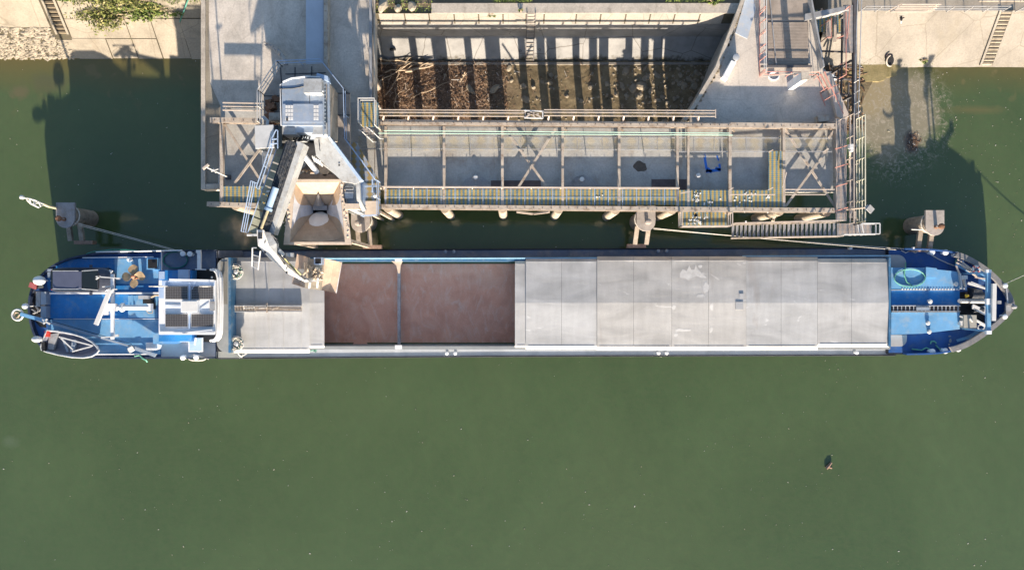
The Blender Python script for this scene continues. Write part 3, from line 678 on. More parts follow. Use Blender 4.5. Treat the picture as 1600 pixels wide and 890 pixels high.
for i in range(40):
    k = rnd.randrange(1, 5); q = pts[k].lerp(pts[k+1], rnd.random()) if k < 5 else pts[k]; m.box(q+Vector((rnd.uniform(-.12, .12), rnd.uniform(-.1, .1), .1)), (.1, .06, .08), rnd.random()*3)
link('links', m, M['rail_pink'], t)
t = thing('lamp_post', 'thin leaning white lamp post at the seaward corner of the jetty', 'lamp post', P(357, 277, ZF))
m = MB(); m.tube([P(357, 277, ZF), P(322, 261, 8.0)], .055, 8, r2=.04); link('pole', m, M['rail_white'], t)
m = MB(); m.bar(P(317, 264, 8.0), P(326, 257, 8.0), .13, .1); link('lamp_head', m, M['rail_pink'], t)
m = MB(); m.bar(P(333, 263, 6.9), P(337, 270, 6.9), .06, .06); m.bar(P(330, 268, 6.9), P(341, 264, 6.9), .05, .05); link('bracket', m, M['rail_white'], t)
m = MB(); m.box(P(357, 277, ZF+.1), (.3, .3, .2)); link('base', m, M['steel_dark'], t)

# ================================================================ PIER (one welded frame with its floor)
pr = thing('loading_pier', 'long steel framed pier with sunken concrete floor and cross braces', 'pier', P(830, 260, ZF))
m = MB(); m.poly([(586, 196), (1306, 196), (1306, 300), (1060, 300), (1060, 296), (586, 296)], ZF-.4, ZF)
link('floor', m, M['floor_concrete'], pr)
m = MB(); m.poly([(346, 160), (585, 160), (585, 297), (346, 297)], ZF+.006, ZF+.03); link('floor', m, M['floor_concrete'], pr)
def ibeam(m, p, q, wd=.32, ht=.34):
    m.bar(p+Vector((0, 0, ht/2)), q+Vector((0, 0, ht/2)), wd, .03); m.bar(p-Vector((0, 0, ht/2)), q-Vector((0, 0, ht/2)), wd, .03); m.bar(p, q, .03, ht-.035)
def bolts(m, p, q, step=.57, off=0):
    n = int((q-p).length/step)
    for i in range(n):
        c = p.lerp(q, (i+.5)/n); m.box(c, (.055, .055, .03))
zc = ZB-.17
for nm, a, b in (('rear_beam', (592, 191.5), (1309, 198)), ('front_beam', (594, 323), (1306, 329)), ('rear_beam', (330, 188.5), (404, 189.5)), ('front_beam', (325, 319), (410, 321.5))):
    m = MB(); p, q = P(*a, zc), P(*b, zc); ibeam(m, p, q, .34 if 'rear' in nm else .30); o = link(nm, m, M['steel_beige'], pr)
    m = MB(); bolts(m, p+Vector((0, 0, .195)), q+Vector((0, 0, .195))); link('bolts', m, M['steel_dark'], o)
    m = MB(); m.bar(p+Vector((0, .19, -.12)), q+Vector((0, .19, -.12)), .03, .2); link('stiffener', m, M['steel_dark'], o)
for x, yt, yb, wd in ((603, 196, 322, .17), (694, 196, 323, .17), (785, 196, 323, .18), (879, 197, 324, .16), (967, 197, 324, .18), (1058, 198, 325, .16), (1075, 198, 325, .14), (1140, 198, 325, .2), (1224, 199, 326, .18), (1305, 199, 328, .16), (347, 190, 319, .24)):
    m = MB(); ibeam(m, P(x, yt+2, zc-.02), P(x, yb-2, zc-.02), wd, .2); link('cross_beam', m, M['steel_beige'], pr)
for a, b in (((788, 200), (856, 294)), ((868, 201), (809, 294)), ((1226, 201), (1304, 322)), ((1294, 232), (1227, 323)), ((351, 194), (416, 296)), ((408, 230), (367, 286)), ((1306, 200), (1295, 216))):
    m = MB(); m.bar(P(*a, zc-.09 if a[0] < b[0] else zc-.01), P(*b, zc-.09 if a[0] < b[0] else zc-.01), .15, .06); link('brace', m, M['steel_beige'], pr)
m = MB(); p, q = P(1082, 197.5, ZF), P(1306, 197.5, ZF); m.prism([(p.x, p.y), (q.x, p.y), (q.x, p.y+.12), (p.x, p.y+.12)], ZF-.2, ZB-.34); link('kerb_wall', m, M['edge_concrete'], pr)
# short stub plates under rear beam
for x in (785, 879, 967, 1140):
    m = MB(); m.bar(P(x-1, 199, zc-.2), P(x+8, 206, ZF+.1), .1, .1); link('gusset', m, M['steel_beige'], pr)
pf = [(606, 325), (695, 326), (785, 326), (873, 327), (962, 328), (1050, 328), (1138, 329), (1218, 330), (1292, 331), (368, 321)]
deck_piles(pr, pf, zc-.2, .30, M['pile_pale'])
deck_piles(pr, [(606, 200), (695, 200), (785, 201), (879, 202), (967, 202), (1058, 203), (1140, 203), (1224, 204), (1298, 205)], ZF-.3, .34, M['pile'])
deck_piles(pr, [(650, 232), (742, 232), (832, 233), (923, 233), (1012, 234), (1100, 234)], ZF-.3, .26, M['pile'])
for a, b in (((808, 331), (832, 334)), ((858, 331), (834, 334))):   # bracing between two front piles
    m = MB(); m.bar(P(*a, 4.0), P(b[0], b[1], 2.6), .12, .12); link('pile_brace', m, M['rail_pink'], pr)
m = MB(); m.bar(P(1212, 333, 4.3), P(1206, 350, 2.2), .14, .14); link('pile_brace', m, M['rail_pink'], pr)
# front walkway
def seams(m, xs, y0, y1, z):
    for x in xs: m.bar(P(x, y0, z), P(x, y1, z), .035, .03)
m = MB(); m.rect(600, 296, 1060, 320, ZB-.14, ZB-.09); o = link('walkway_grating', m, M['grating'], pr)
m = MB(); seams(m, [602+i*21.8 for i in range(22)], 294, 321, ZB-.07); m.bar(P(601, 308, ZB-.08), P(1060, 308, ZB-.08), .02, .02); link('grating_seams', m, M['rail_blue'], o)
m = MB(); m.poly([(1061, 297), (1201, 297), (1201, 236), (1223, 236), (1223, 324), (1061, 324)], ZB-.14, ZB-.09); o = link('walkway_grating', m, M['grating'], pr)
m = MB(); seams(m, [1092, 1131, 1165], 297, 324, ZB-.08); link('grating_seams', m, M['steel_dark'], o)
m = MB(); m.rect(345, 291, 418, 318, ZB-.14, ZB-.09); o = link('walkway_grating', m, M['grating'], pr)
m = MB(); seams(m, [346, 380], 289, 318, ZB-.07); link('grating_seams', m, M['rail_pink'], o)
# rear service grating (see-through) and its edge rails
m = MB(); m.rect(560, 212.5, 1300, 235, ZB-.28, ZB-.24); o = link('service_grating', m, M['grating_open'], pr)
m = MB()
m.bar(P(560, 212, ZB-.2), P(1300, 216, ZB-.2), .05, .05); m.bar(P(560, 232, ZB-.2), P(1062, 234, ZB-.2), .05, .05); m.bar(P(1058, 237, ZB-.2), P(1300, 237, ZB-.2), .06, .05)
seams(m, [640, 735, 772, 814, 902, 941, 998, 1027, 1084, 1116, 1166], 213, 235, ZB-.2); link('grating_seams', m, M['steel_grey'], o)
for a, b in (((591, 208), (1145, 211)), ((600, 204), (1140, 208))):
    m = MB(); m.tube([P(*a, ZB+.25), P(*b, ZB+.25)], .03, 6); link('pipe', m, paint('pipe_teal%d' % a[0], (.34, .50, .44), .4, .1, 2), pr)
# rails along the walkways: front inner handrail and cross handles
m = MB(); m.bar(P(597, 291.5, ZB+.75), P(1062, 293.5, ZB+.75), .07, .06); m.bar(P(600, 293, ZB+.3), P(1060, 295, ZB+.3), .04, .04)
for i in range(11):
    x = 600+i*46; m.bar(P(x, 295, ZB-.08), P(x, 292.4, ZB+.75), .05, .05)
link('handrail', m, M['rail_pink'], pr)
m = MB()
for a, b in (((1140, 304), (1211, 304)), ((1140, 297), (1146, 293)), ((1200, 297), (1208, 293)), ((1201, 238), (1208, 234)), ((1226, 296), (1304, 296)), ((1226, 304), (1290, 304)), ((1286, 238), (1294, 232)), ((1223, 292), (1229, 269)), ((1078, 299), (1063, 302))):
    m.bar(P(*a, ZB+.4), P(*b, ZB+.45), .06, .05)
link('handrail', m, M['rail_pink'], pr)
# upper rear walkway on brackets
zu = ZB+.35
for x0, x1 in ((592, 821), (850, 1118)):
    m = MB(); m.rect(x0, 171.5, x1, 180, zu-.04, zu); o = link('upper_walkway', m, M['grating_open'], pr)
    m = MB()
    for y in (171.5, 175.5, 180.8): m.bar(P(x0, y, zu+.04), P(x1, y+1.2, zu+.04), .045, .05)
    m.bar(P(x1, 171, zu+.04), P(x1, 184, zu+.04), .06, .06); link('rails', m, M['rail_pink'], o)
    m = MB(); n = int((x1-x0)/39)
    for i in range(n+1):
        x = x0+8+i*39; m.bar(P(x, 181, zu-.02), P(x-2, 192, zc-.02), .09, .1); m.bar(P(x-2, 184, zu-.2), P(x-2, 192, zc-.3), .05, .08)
    link('brackets', m, M['steel_pink'], o)
m = MB(); m.rect(348, 160.5, 408, 172, zu-.04, zu); o = link('upper_walkway', m, M['grating_open'], pr)
m = MB(); m.bar(P(348, 160.5, zu+.04), P(408, 161.5, zu+.04), .07, .06); m.bar(P(348, 172, zu+.04), P(408, 173, zu+.04), .07, .06); m.bar(P(348, 166, zu+.04), P(408, 167, zu+.04), .05, .05); link('rails', m, M['rail_pink'], o)
# folded access hatch between the two walkway pieces
t = thing('folding_ladder', 'white folded metal ladder lying in the gap of the rear walkway', 'ladder', P(833, 178, zu))
m = MB(); m.bar(P(819, 173, zu+.1), P(848, 174, zu+.1), .08, .06); m.bar(P(819, 184, zu+.1), P(848, 185, zu+.1), .08, .06); m.bar(P(848, 173, zu+.1), P(848, 185, zu+.1), .08, .06); link('side_rails', m, M['rail_white'], t)
m = MB()
for a, b in (((822, 183), (833, 176)), ((833, 176), (845, 183)), ((824, 178), (842, 178)), ((829, 174), (836, 184))): m.bar(P(*a, zu+.13), P(*b, zu+.13), .08, .05)
link('rungs', m, M['rail_pink'], t)
# bollards, plates, paint on the floor
for i, (x, y, lab) in enumerate([(743.5, 278, 'small pale bollard on the pier floor nearest the hopper'), (908.5, 281, 'small pale bollard on the pier floor right of the left cross brace'), (1089, 275, 'small pale bollard on the pier floor beside the blue paint')]):
    q = P(x, y, ZF); t = thing('bollard', lab, 'bollard', q, 'small bollards on the pier floor')
    m = MB(); m.lathe(q, [(.09, 0), (.09, .26), (.15, .28), (.15, .36), (.1, .38)], 14); link('post', m, M['rail_white'], t, True)
    m = MB(); m.bar(q+Vector((-.22, 0, .2)), q+Vector((.22, 0, .2)), .06, .06); link('cross_bar', m, M['rail_pink'], t)
for x0, y0, x1, y1, lab in ((767, 282, 845, 293, 'dark steel plate on the pier floor below the left cross brace'), (1018, 280, 1073, 297, 'dark glossy steel plate on the pier floor beneath the beams')):
    m = MB(); m.rect(x0, y0, x1, y1, ZF+.004, ZF+.03); solo('steel_plate', m, M['plate_dark'], lab, 'plate', 'dark plates on the pier floor')
def blob(cx, cy, rx, ry, z, seed, n=30):
    rnd = random.Random(seed); ph = [rnd.uniform(0, 6.3) for _ in range(5)]
    return [(cx+rx*(1+.12*math.sin(2*a+ph[0])+.1*math.sin(3*a+ph[1])+.06*math.sin(5*a+ph[2]))*math.cos(a), cy+ry*(1+.12*math.sin(2*a+ph[0])+.1*math.sin(3*a+ph[3])+.06*math.sin(5*a+ph[4]))*math.sin(a)) for a in [2*math.pi*i/n for i in range(n)]]
m = MB(); m.poly(blob(1000.5, 260, 9.5, 9, 0, 1), ZF+.002, ZF+.006); link('oil_stain', m, M['stain'], pr)
m = MB(); rnd = random.Random(6)
for a, b, wd in (((1101, 246), (1105, 269), .16), ((1103, 268), (1126, 265), .2), ((1124, 256), (1125, 266), .14), ((1120, 243), (1123, 251), .09), ((1101, 240), (1103, 247), .06), ((1105, 263), (1112, 269), .2), ((1118, 262), (1126, 266), .16)):
    m.bar(P(*a, ZF+.006), P(*b, ZF+.006), wd, .008)
link('painted_square', m, M['blue_paint'], pr)
m = MB()
for pts in ([(718, 293), (727, 281), (742, 274), (755, 277), (766, 285), (770, 291)], [(884, 293), (898, 277), (912, 273), (926, 279), (940, 293)]): m.poly(pts, ZF+.002, ZF+.02)
link('floor_patch', m, concrete('patch', (.34, .34, .35), (.1, .1, .1), .4, 0, 1), pr)
# litter on the gratings
m = MB(); rnd = random.Random(12)
for cx, cy, s, n in ((1087, 312, 3, 14), (1108, 317, 3, 14), (1089, 305, 3, 8), (1089, 341, 4, 12), (1079, 347, 4, 10), (1091, 348, 3, 8), (1102, 340, 3, 6), (1171, 303, 4, 8), (1202, 308, 2, 5), (935, 306, 3, 4), (1160, 315, 20, 14)):
    for i in range(n): m.box(P(cx+rnd.gauss(0, s), cy+rnd.gauss(0, s*.8), ZB-.07), (rnd.uniform(.04, .12), rnd.uniform(.03, .1), .03), rnd.random()*3)
stuff('litter', m, M['paper'], 'scraps of white litter and droppings on the walkway gratings', 'litter')
m = MB(); m.rock(P(1087.5, 336, ZB-.1), (.15, .13, .1), 5); solo('bundle', m, M['black'], 'dark crumpled bundle lying on the small mooring platform', 'bundle')
# mooring platform in front of the pier
t = thing('mooring_platform', 'small railed grating platform hanging off the pier front', 'platform', P(1099, 342, ZB-.4))
m = MB(); m.rect(1060, 330, 1137, 355, ZB-.46, ZB-.4); link('grating', m, M['grating'], t)
m = MB(); m.bar(P(1099, 330, ZB-.38), P(1099, 355, ZB-.38), .04, .03); link('seam', m, M['steel_dark'], t)
m = MB(); z = ZB-.4; m.rail([P(1060, 333, z), P(1060, 355, z), P(1137, 354.5, z), P(1137, 333, z)], 1.0, .03, 1.1, (1.0, .55, .12)); link('railing', m, M['rail_pink'], t)
m = MB(); m.bar(P(1064, 329, z-.1), P(1064, 355, z-.1), .1, .12); m.bar(P(1133, 329, z-.1), P(1133, 355, z-.1), .1, .12); link('brackets', m, M['steel_beige'], t)
# access gangway going down to the left
t = thing('access_stairs', 'grey metal gangway stairs sloping down along the pier front', 'stairs', P(1310, 358, 4.9))
pa, pb = P(1307, 358, 4.9), P(1142, 361.5, 2.3)
m = MB(); n = 24; d = (pb-pa).normalized(); side = Vector((0, 1, 0))
for i in range(n):
    q = pa.lerp(pb, (i+.5)/n); m.box(q, (.17, .82, .04))
link('treads', m, M['steel_grey'], t)
m = MB()
for s in (-1, 1): m.bar(pa+side*(.47*s), pb+side*(.47*s), .09, .2)
link('stringers', m, M['steel_beige'], t)
m = MB()
for s in (-1, 1):
    up = Vector((0, 0, .95)); a, b = pa+side*(.5*s), pa.lerp(pb, .68 if s < 0 else 1)+side*(.5*s); m.bar(a+up, b+up, .06, .06); m.bar(a+up*.5, b+up*.5, .035, .035)
    for i in range(5): q = a.lerp(b, i/4); m.bar(q, q+up, .05, .05)
link('handrails', m, M['rail_pink'], t)
t = thing('stair_landing', 'railed landing at the outer end of the gangway stairs', 'platform', P(1338, 360, 4.9))
m = MB(); m.rect(1308, 349, 1362, 367, 4.84, 4.9); link('grating', m, M['grating_grey'], t)
m = MB(); z = 4.9; m.rail([P(1334, 351, z), P(1362, 351, z), P(1362, 367, z), P(1308, 368, z)], 1.0, .03, .9, (1.0, .5)); m.rail([P(1334, 351, z), P(1337, 366, z)], 1.0, .03, .9, (1.0, .5)); link('railing', m, M['rail_white'], t)
m = MB(); m.bar(P(1310, 348, 4.75), P(1310, 368, 4.75), .1, .14); m.bar(P(1336, 330, 4.75), P(1336, 368, 4.75), .1, .14); link('brackets', m, M['steel_beige'], t)
# side walkway on the right end of the pier
t = thing('side_walkway', 'long narrow railed walkway down the right end of the pier', 'walkway', P(1318, 260, ZB))
z = ZB; 
m = MB(); m.rect(1307, 186, 1323, 345, z-.06, z); link('walkway_grating', m, M['grating_grey'], t)
m = MB(); m.rect(1327, 194, 1333, 340, z-.7, z-.64); link('lower_grating', m, M['grating_grey'], t)
m = MB(); m.bar(P(1335, 0, z-.75), P(1335, 345, z-.75), .22, .3); link('edge_girder', m, M['steel_dark'], t)
m = MB(); m.rail([P(1322.5, 183, z), P(1322.5, 350, z)], 1.0, .028, 1.35, (1.0, .5)); m.bar(P(1307, 185, z+.02), P(1307, 345, z+.02), .07, .06); m.bar(P(1307, 190, z), P(1322, 182, z+.9), .05, .05); link('railing', m, M['rail_pink'], t)
m = MB()
for y in (233, 262, 292, 330): m.bar(P(1305, y, z+.05), P(1325, y-6, z+.7), .05, .05)
link('stays', m, M['rail_red'], t)
m = MB(); m.rail([P(1338, 186, z-.5), P(1338, 348, z-.5)], 1.15, .03, 1.4, (1.0, .66, .33, .02)); link('outer_railing', m, paint('rail_straw', (.62, .60, .48), .5, .1, 2), t)
m = MB()
for i in range(6):
    y = 200+i*29; m.bar(P(1333, y, z-.55), P(1341, y-2, z-.45), .06, .05)
link('rail_brackets', m, M['rail_pink'], t)
t = thing('lamp_post', 'lamp post with square floodlight head leaning out at the right pier corner', 'lamp post', P(1323, 327, ZB))
m = MB(); m.tube([P(1323, 327, ZB), P(1354, 324, 8.0)], .06, 8, r2=.045); link('pole', m, M['rail_pink'], t)
m = MB(); m.bar(P(1353, 322, 8.0), P(1357, 325, 8.1), .22, .1); m.bar(P(1356, 323, 8.1), P(1363, 330, 8.0), .36, .1); o = link('lamp_head', m, M['steel_grey'], t)
m = MB(); m.bar(P(1357, 324.5, 8.06), P(1362, 329.5, 7.97), .24, .1); link('lens', m, M['lamp_glass'], o)
t = thing('cctv_box', 'small white equipment box on a post by the side walkway', 'box', P(1328, 250, ZB-.64))
m = MB(); m.box(P(1329, 229, 6.2), (.24, .26, .3)); m.box(P(1330, 234.5, 6.2), (.2, .2, .24)); link('housing', m, M['rail_white'], t)
m = MB(); m.bar(P(1327.5, 262, ZB-.6), P(1328.5, 236, 6.2), .08, .08); link('post', m, M['steel_beige'], t)

ZR = 4.32
# ================================================================ RIGHT PIER
rp = thing('concrete_pier', 'angled concrete pier head with kinked side wall on the right', 'pier', P(1200, 150, ZR))
m = MB(); m.poly([(1168, -190), (1163, 0), (1149, 38), (1122, 108), (1088, 165), (1070, 192), (1322, 192), (1324, 182), (1292, 112), (1284, 104), (1262, 0), (1262, -190)], -1.5, ZR); link('deck', m, M['deck_concrete'], rp)
m = MB(); ks = [(1164, -190), (1160, 0), (1146, 37), (1119, 107), (1085, 164), (1069, 189)]
for a, b in zip(ks, ks[1:]): m.bar(P(*a, ZR+.03), P(*b, ZR+.03), .24, .4)
link('kerb', m, M['edge_concrete'], rp)
m = MB(); rnd = random.Random(14)
for a, b in zip(ks[1:], ks[2:]):
    for i in range(14):
        q = P(*a, ZR+.02).lerp(P(*b, ZR+.02), rnd.random())+Vector((.22, 0, 0)); m.box(q, (rnd.uniform(.06, .2), rnd.uniform(.05, .2), .06), rnd.random()*3)
link('kerb_rubble', m, M['rock'], rp)
m = MB(); m.rect(1196, -190, 1262, 34, ZR+.005, ZR+.05); link('smooth_slab', m, M['plank'], rp)
o = MB()
for i in range(15): o.rect(1200+i*0, 35+i*4.7, 1263, 39.3+i*4.7, ZR+.01, ZR+.09)
link('boards', o, M['plank'], rp)
m = MB(); m.bar(P(1203, 0, ZR+.14), P(1213, 105, ZR+.14), .06, .08); m.bar(P(1263, 0, ZR+.1), P(1283, 108, ZR+.1), .1, .9); link('ramp_sides', m, M['steel_grey'], rp)
m = MB(); m.bar(P(1189, 104, ZR+.15), P(1268, 104, ZR+.15), .14, .14); link('cross_beam', m, M['steel_dark'], rp)
m = MB(); m.poly([(1290, 112), (1298, 112), (1326, 178), (1323, 190), (1308, 182)], ZR+.01, ZR+.35); link('edge_plate', m, M['rail_pink'], rp)
m = MB(); m.poly([(1258, 22), (1330, 8), (1330, 14), (1258, 32)], ZR-.3, ZR+.25); link('cross_beam', m, M['steel_grey'], rp)
m = MB(); m.poly([(1170, -30), (1178, 0), (1181, 14), (1168, 61), (1149, 52), (1164, 0)], ZR+.02, ZR+.06); solo('metal_sheet', m, M['sheet_blue'], 'pale blue-grey metal sheet lying on the narrow pier approach', 'sheet')
m = MB(); m.bar(P(1131, 124, ZR+.3), P(1145, 98, ZR+.3), .36, .5); solo('trough', m, M['ship_white'], 'long white box resting against the pier kerb', 'box')
t = thing('drum', 'grey lidded drum standing at the head of the white box', 'drum', P(1146, 94, ZR))
m = MB(); m.lathe(P(1146, 94, ZR), [(.2, 0), (.2, .55), (.22, .56), (.22, .6), (.12, .62)], 14); link('body', m, M['galv'], t, True)
m = MB(); m.box(P(1149, 90, ZR+.3), (.32, .3, .5), .5); link('lid', m, M['steel_grey'], t)
t = thing('kiosk', 'tall white cabinet standing at the foot of the boarded ramp', 'cabinet', P(1250, 125, ZR))
m = MB(); m.poly([(1252, 112), (1264, 113), (1264, 124.5), (1253, 125.5)], ZR+2.3, ZR+2.36); link('lid', m, M['edge_concrete'], t)
m = MB(); k = [P(a, b, ZR+2.3)[:2] for a, b in ((1252.6, 112.6), (1263.4, 113.6), (1263.4, 124), (1253.5, 125))]; m.prism(k, ZR, ZR+2.29); link('cabinet_body', m, M['ship_white'], t)
t = thing('red_railing', 'faded red railing along the left edge of the boarded ramp', 'railing', P(1190, 60, ZR), 'red railings on the right pier')
m = MB(); z = ZR; m.rail([P(1187, -40, z), P(1186.5, 118, z)], 1.15, .02, 1.25, (.0,)); m.bar(P(1187, -10, z+.1), P(1187, 118, z+.1), .038, .038); link('posts', m, M['rail_red'], t)
m = MB()
for i in range(7):
    y = -8+i*19.5; m.bar(P(1187, y+6, z+.1), P(1198, y-3, z+1.2), .038, .038)
link('braces', m, M['rail_red'], t)
m = MB(); m.bar(P(1198, -40, z+1.2), P(1197, 112, z+1.2), .045, .045); m.bar(P(1194, -40, z+.7), P(1194, 114, z+.7), .04, .04); link('top_rail', m, M['rail_white'], t)
t = thing('red_railing', 'pink red railing across the foot of the boarded ramp', 'railing', P(1240, 118, ZR), 'red railings on the right pier')
m = MB(); m.rail([P(1187, 120, z), P(1268, 121, z)], 1.1, .018, 1.5, (1.0, .5)); m.rail([P(1268, 121, z), P(1281, 144, z)], 1.1, .018, 1.4, (1.0, .6)); link('rails', m, M['rail_red'], t)
m = MB(); m.bar(P(1190, 120, z+1.13), P(1284, 111, z+1.13), .045, .045); link('top_rail', m, M['rail_pink'], t)
t = thing('red_railing', 'red railing frame at the right corner of the pier head', 'railing', P(1290, 150, ZR), 'red railings on the right pier')
m = MB(); m.rail([P(1272, 124, z), P(1282, 146, z), P(1296, 140, z)], 1.1, .018, 1.2, (1.0, .55)); m.rail([P(1286, 158, z), P(1302, 150, z)], 1.0, .018, 1.2, (1.0,)); m.bar(P(1282, 146, z+.05), P(1290, 166, z+.05), .038, .038); m.bar(P(1288, 112, z+1.1), P(1318, 178, z+1.1), .045, .045); link('rails', m, M['rail_red'], t)
m = MB(); m.tube([P(1209+8*math.cos(a), 119+6*math.sin(a), ZR+.06) for a in [i*math.pi/7 for i in range(12)]], .05, 6); solo('hose', m, M['ship_white'], 'short loop of white hose lying behind the red railing', 'hose')
for i, (x, y, d, lab, mt) in enumerate([(1296, 121, (.32, .5, .22), 'pale blue-grey sack slumped outside the pier corner', 'sheet_blue'), (1304, 122, (.18, .2, .14), 'small white bag beside the blue-grey sack', 'ship_white')]):
    m = MB(); m.rock(P(x, y, .6)+Vector((0, 0, 0)), d, 40+i); m.bar(P(x, y, .05), P(x, y, .5), .2, .2); solo('sack', m, M[mt], lab, 'sack')
m = MB(); m.box(P(1315, 186, ZR+.25)+Vector((-1.1-.2, -.0, 0)), (.75, .42, .45), .1); solo('crate', m, M['steel_beige'], 'low beige box at the rear edge of the pier head', 'box')
# stair tower behind the pier (open dark well with red handrails)
t = thing('stair_tower', 'steel stair tower with red handrails beside the boarded ramp', 'stairs', P(1310, 60, 2.0))
m = MB(); m.rect(1318, 8, 1334, 82, ZF-.05, ZF); link('landing', m, M['grating_grey'], t)
m = MB(); m.rect(1268, 16, 1316, 50, 1.9, 1.95); link('lower_landing', m, M['grating'], t)
m = MB(); m.rect(1291, 32, 1299, 60, ZF-.7, ZF-.62); m.rect(1303, 22, 1307, 66, ZF-.9, ZF-.84); link('platform_board', m, M['rail_pink'], t)
m = MB()
for a, b, za, zb in (((1282, 42), (1299, 29), 3, 4.2), ((1282, 66), (1293, 58), 3, 4.2), ((1299, 29), (1299, 59), 4.2, 4.2), ((1293, 58), (1299, 59), 4.2, 4.2), ((1320, 16), (1328, 9), 4.4, 5.4), ((1328, 9), (1324, 60), 5.4, 5.4), ((1322, 20), (1322, 116), 4.4, 4.6), ((1308, 60), (1318, 56), 4.2, 4.8), ((1302, 128), (1322, 117), 4, 4.8), ((1322, 97), (1322, 117), 4.8, 4.8), ((1312, 101), (1322, 97), 4.3, 4.8)):
    m.bar(P(*a, za), P(*b, zb), .045, .045)
link('handrails', m, M['rail_red'], t)
m = MB()
for a, b, za, zb in (((1280, 80), (1334, 82), 3.4, 3.4), ((1316, 30), (1314, 180), 3.4, 3.4), ((1308, 60), (1334, 60), 3.8, 3.8), ((1280, 140), (1330, 150), 2.5, 2.5), ((1290, 120), (1330, 125), 2.5, 2.5), ((1334, 0), (1334, 190), 3.7, 3.7), ((1337, 20), (1332, 0), 4.3, 4.3), ((1300, 104), (1334, 105), 2, 2), ((1326, 130), (1324, 180), 2.5, 2.5), ((1310, 110), (1308, 165), 2.0, 2.0)):
    m.bar(P(*a, za), P(*b, zb), .09, .12)
link('frame', m, M['steel_dark'], t)
m = MB()
for x, y in ((1284, 15), (1284, 95), (1330, 15), (1330, 95), (1330, 150)): m.bar(P(x, y, 3.5)*1.0, Vector((P(x, y, 3.5).x, P(x, y, 3.5).y, -.5)), .14, .14)
link('columns', m, M['steel_dark'], t)
t = thing('tall_railing', 'tall thin pale railing running from the quay to the pier walkway', 'railing', P(1340, 90, ZF))
m = MB(); 
for x, zz in ((1339.5, ZF+.1), (1346, ZF+1.1)): m.bar(P(x+4, -60, zz), P(x, 10, zz), .04, .04); m.bar(P(x, 10, zz), P(x-5, 185, zz), .04, .04)
link('rails', m, M['galv'], t)
m = MB()
for i in range(4):
    y = 125+i*17; m.bar(P(1334.5, y+4, ZF+.1), P(1343, y-1, ZF+1.1), .06, .05)
link('rungs', m, M['rail_white'], t)
# railed scaffold steps left of the rear walkway
t = thing('access_tower', 'small railed access tower with bent white handrails behind the crane', 'stairs', P(578, 195, ZF))
m = MB(); m.rect(564, 160, 591, 198, 6.0, 6.06); link('platform', m, M['grating'], t)
m = MB(); m.rail([P(565, 196, 6.05), P(565, 160, 6.05), P(590, 160, 6.05), P(590, 200, 6.05)], 1.0, .022, 1.2, (1.0, .5)); link('railing', m, M['rail_white'], t)
m = MB()
for i in range(6): m.rect(562+i*4.2, 200+i*3.3, 575+i*4.2, 203+i*3.3, 5.8-.25*i, 5.84-.25*i)
link('steps', m, M['grating_grey'], t)
m = MB()
for dx, dy in ((0, 0), (11, -5)):
    m.tube([P(560+dx, 203+dy, 6.8), P(566+dx, 206+dy, 6.8), P(583+dx, 222+dy, 5.8), P(588+dx, 222+dy, 5.6)], .022, 6)
link('handrails', m, M['rail_white'], t)
m = MB()
for x, y in ((566, 162), (589, 162), (566, 196), (589, 196)): c = P(x, y, 6.0); m.bar(c, Vector((c.x, c.y, ZF)), .1, .1)
link('legs', m, M['steel_beige'], t)

# ================================================================ MOORING DOLPHINS
def dolphin(name, label, px, py, z, flip=1, bollard=True, mats=('dolphin_cap', 'pile'), rz=0):
    c = P(px, py, z); t = thing(name, label, 'mooring dolphin', Vector((c.x, c.y, z)), 'mooring dolphins')
    m = MB(); m.lathe((c.x, c.y+.1, 0), [(.62, -3), (.62, z-.2)], 20); link('pile', m, M[mats[1]], t, True)
    m = MB(); w2 = .64; pts = [(c.x-w2, c.y+.95), (c.x+w2, c.y+.95)]
    pts += [(c.x+w2*math.cos(a), c.y-.15+w2*math.sin(a)) for a in [-i*math.pi/10 for i in range(11)]]
    m.prism(pts[::-1], z-.16, z); link('cap_plate', m, M[mats[0]], t)
    m = MB(); q = c+Vector((flip*.05, -.2, 0)); m.lathe(q, [(.13, 0), (.11, .3), (.11, .55), (.2, .58), (.2, .68), (.12, .72)], 14); link('bollard', m, M['rust'] if bollard else M[mats[0]], t, True)
    m = MB(); m.bar(q+Vector((-.24, 0, .4)), q+Vector((.24, 0, .4)), .07, .07); link('bollard_horns', m, M['steel_grey'], t)
    m = MB(); m.bar(Vector((c.x-.5*flip-.55, c.y-1.72, 1.55)), Vector((c.x+.75-.5*flip, c.y-1.72, 1.55)), .24, .5); link('fender', m, M['timber'], t)
    for s in (-.42, .38):
        m = MB(); m.bar(Vector((c.x+s, c.y-.35, z-1.0)), Vector((c.x+s-.1*flip, c.y-1.6, 1.7)), .3, .22); link('strut', m, M[mats[1]], t)
    m = MB(); m.tube([Vector((c.x+.7*math.cos(a), c.y+.1+.7*math.sin(a), z-.45)) for a in [i*math.pi/8 for i in range(16)]], .05, 6, True); link('rope_ring', m, M['rope'], t)
    return t
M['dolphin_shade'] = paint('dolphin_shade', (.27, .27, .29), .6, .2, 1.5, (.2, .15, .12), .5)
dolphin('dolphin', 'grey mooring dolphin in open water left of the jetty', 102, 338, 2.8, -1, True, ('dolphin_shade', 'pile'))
dolphin('dolphin', 'mooring dolphin tucked between the grain hopper and the pier', 563, 345, 2.8, -1, False)
dolphin('dolphin', 'round ended mooring dolphin in front of the pier middle', 1009.5, 343, 3.1, 1, False)
dolphin('dolphin', 'beige topped mooring dolphin in open water right of the pier', 1461, 350, 2.8, 1, True)
t = thing('sign_mast', 'pale lattice navigation mast on the left mooring dolphin', 'mast', P(87, 325, 2.80))
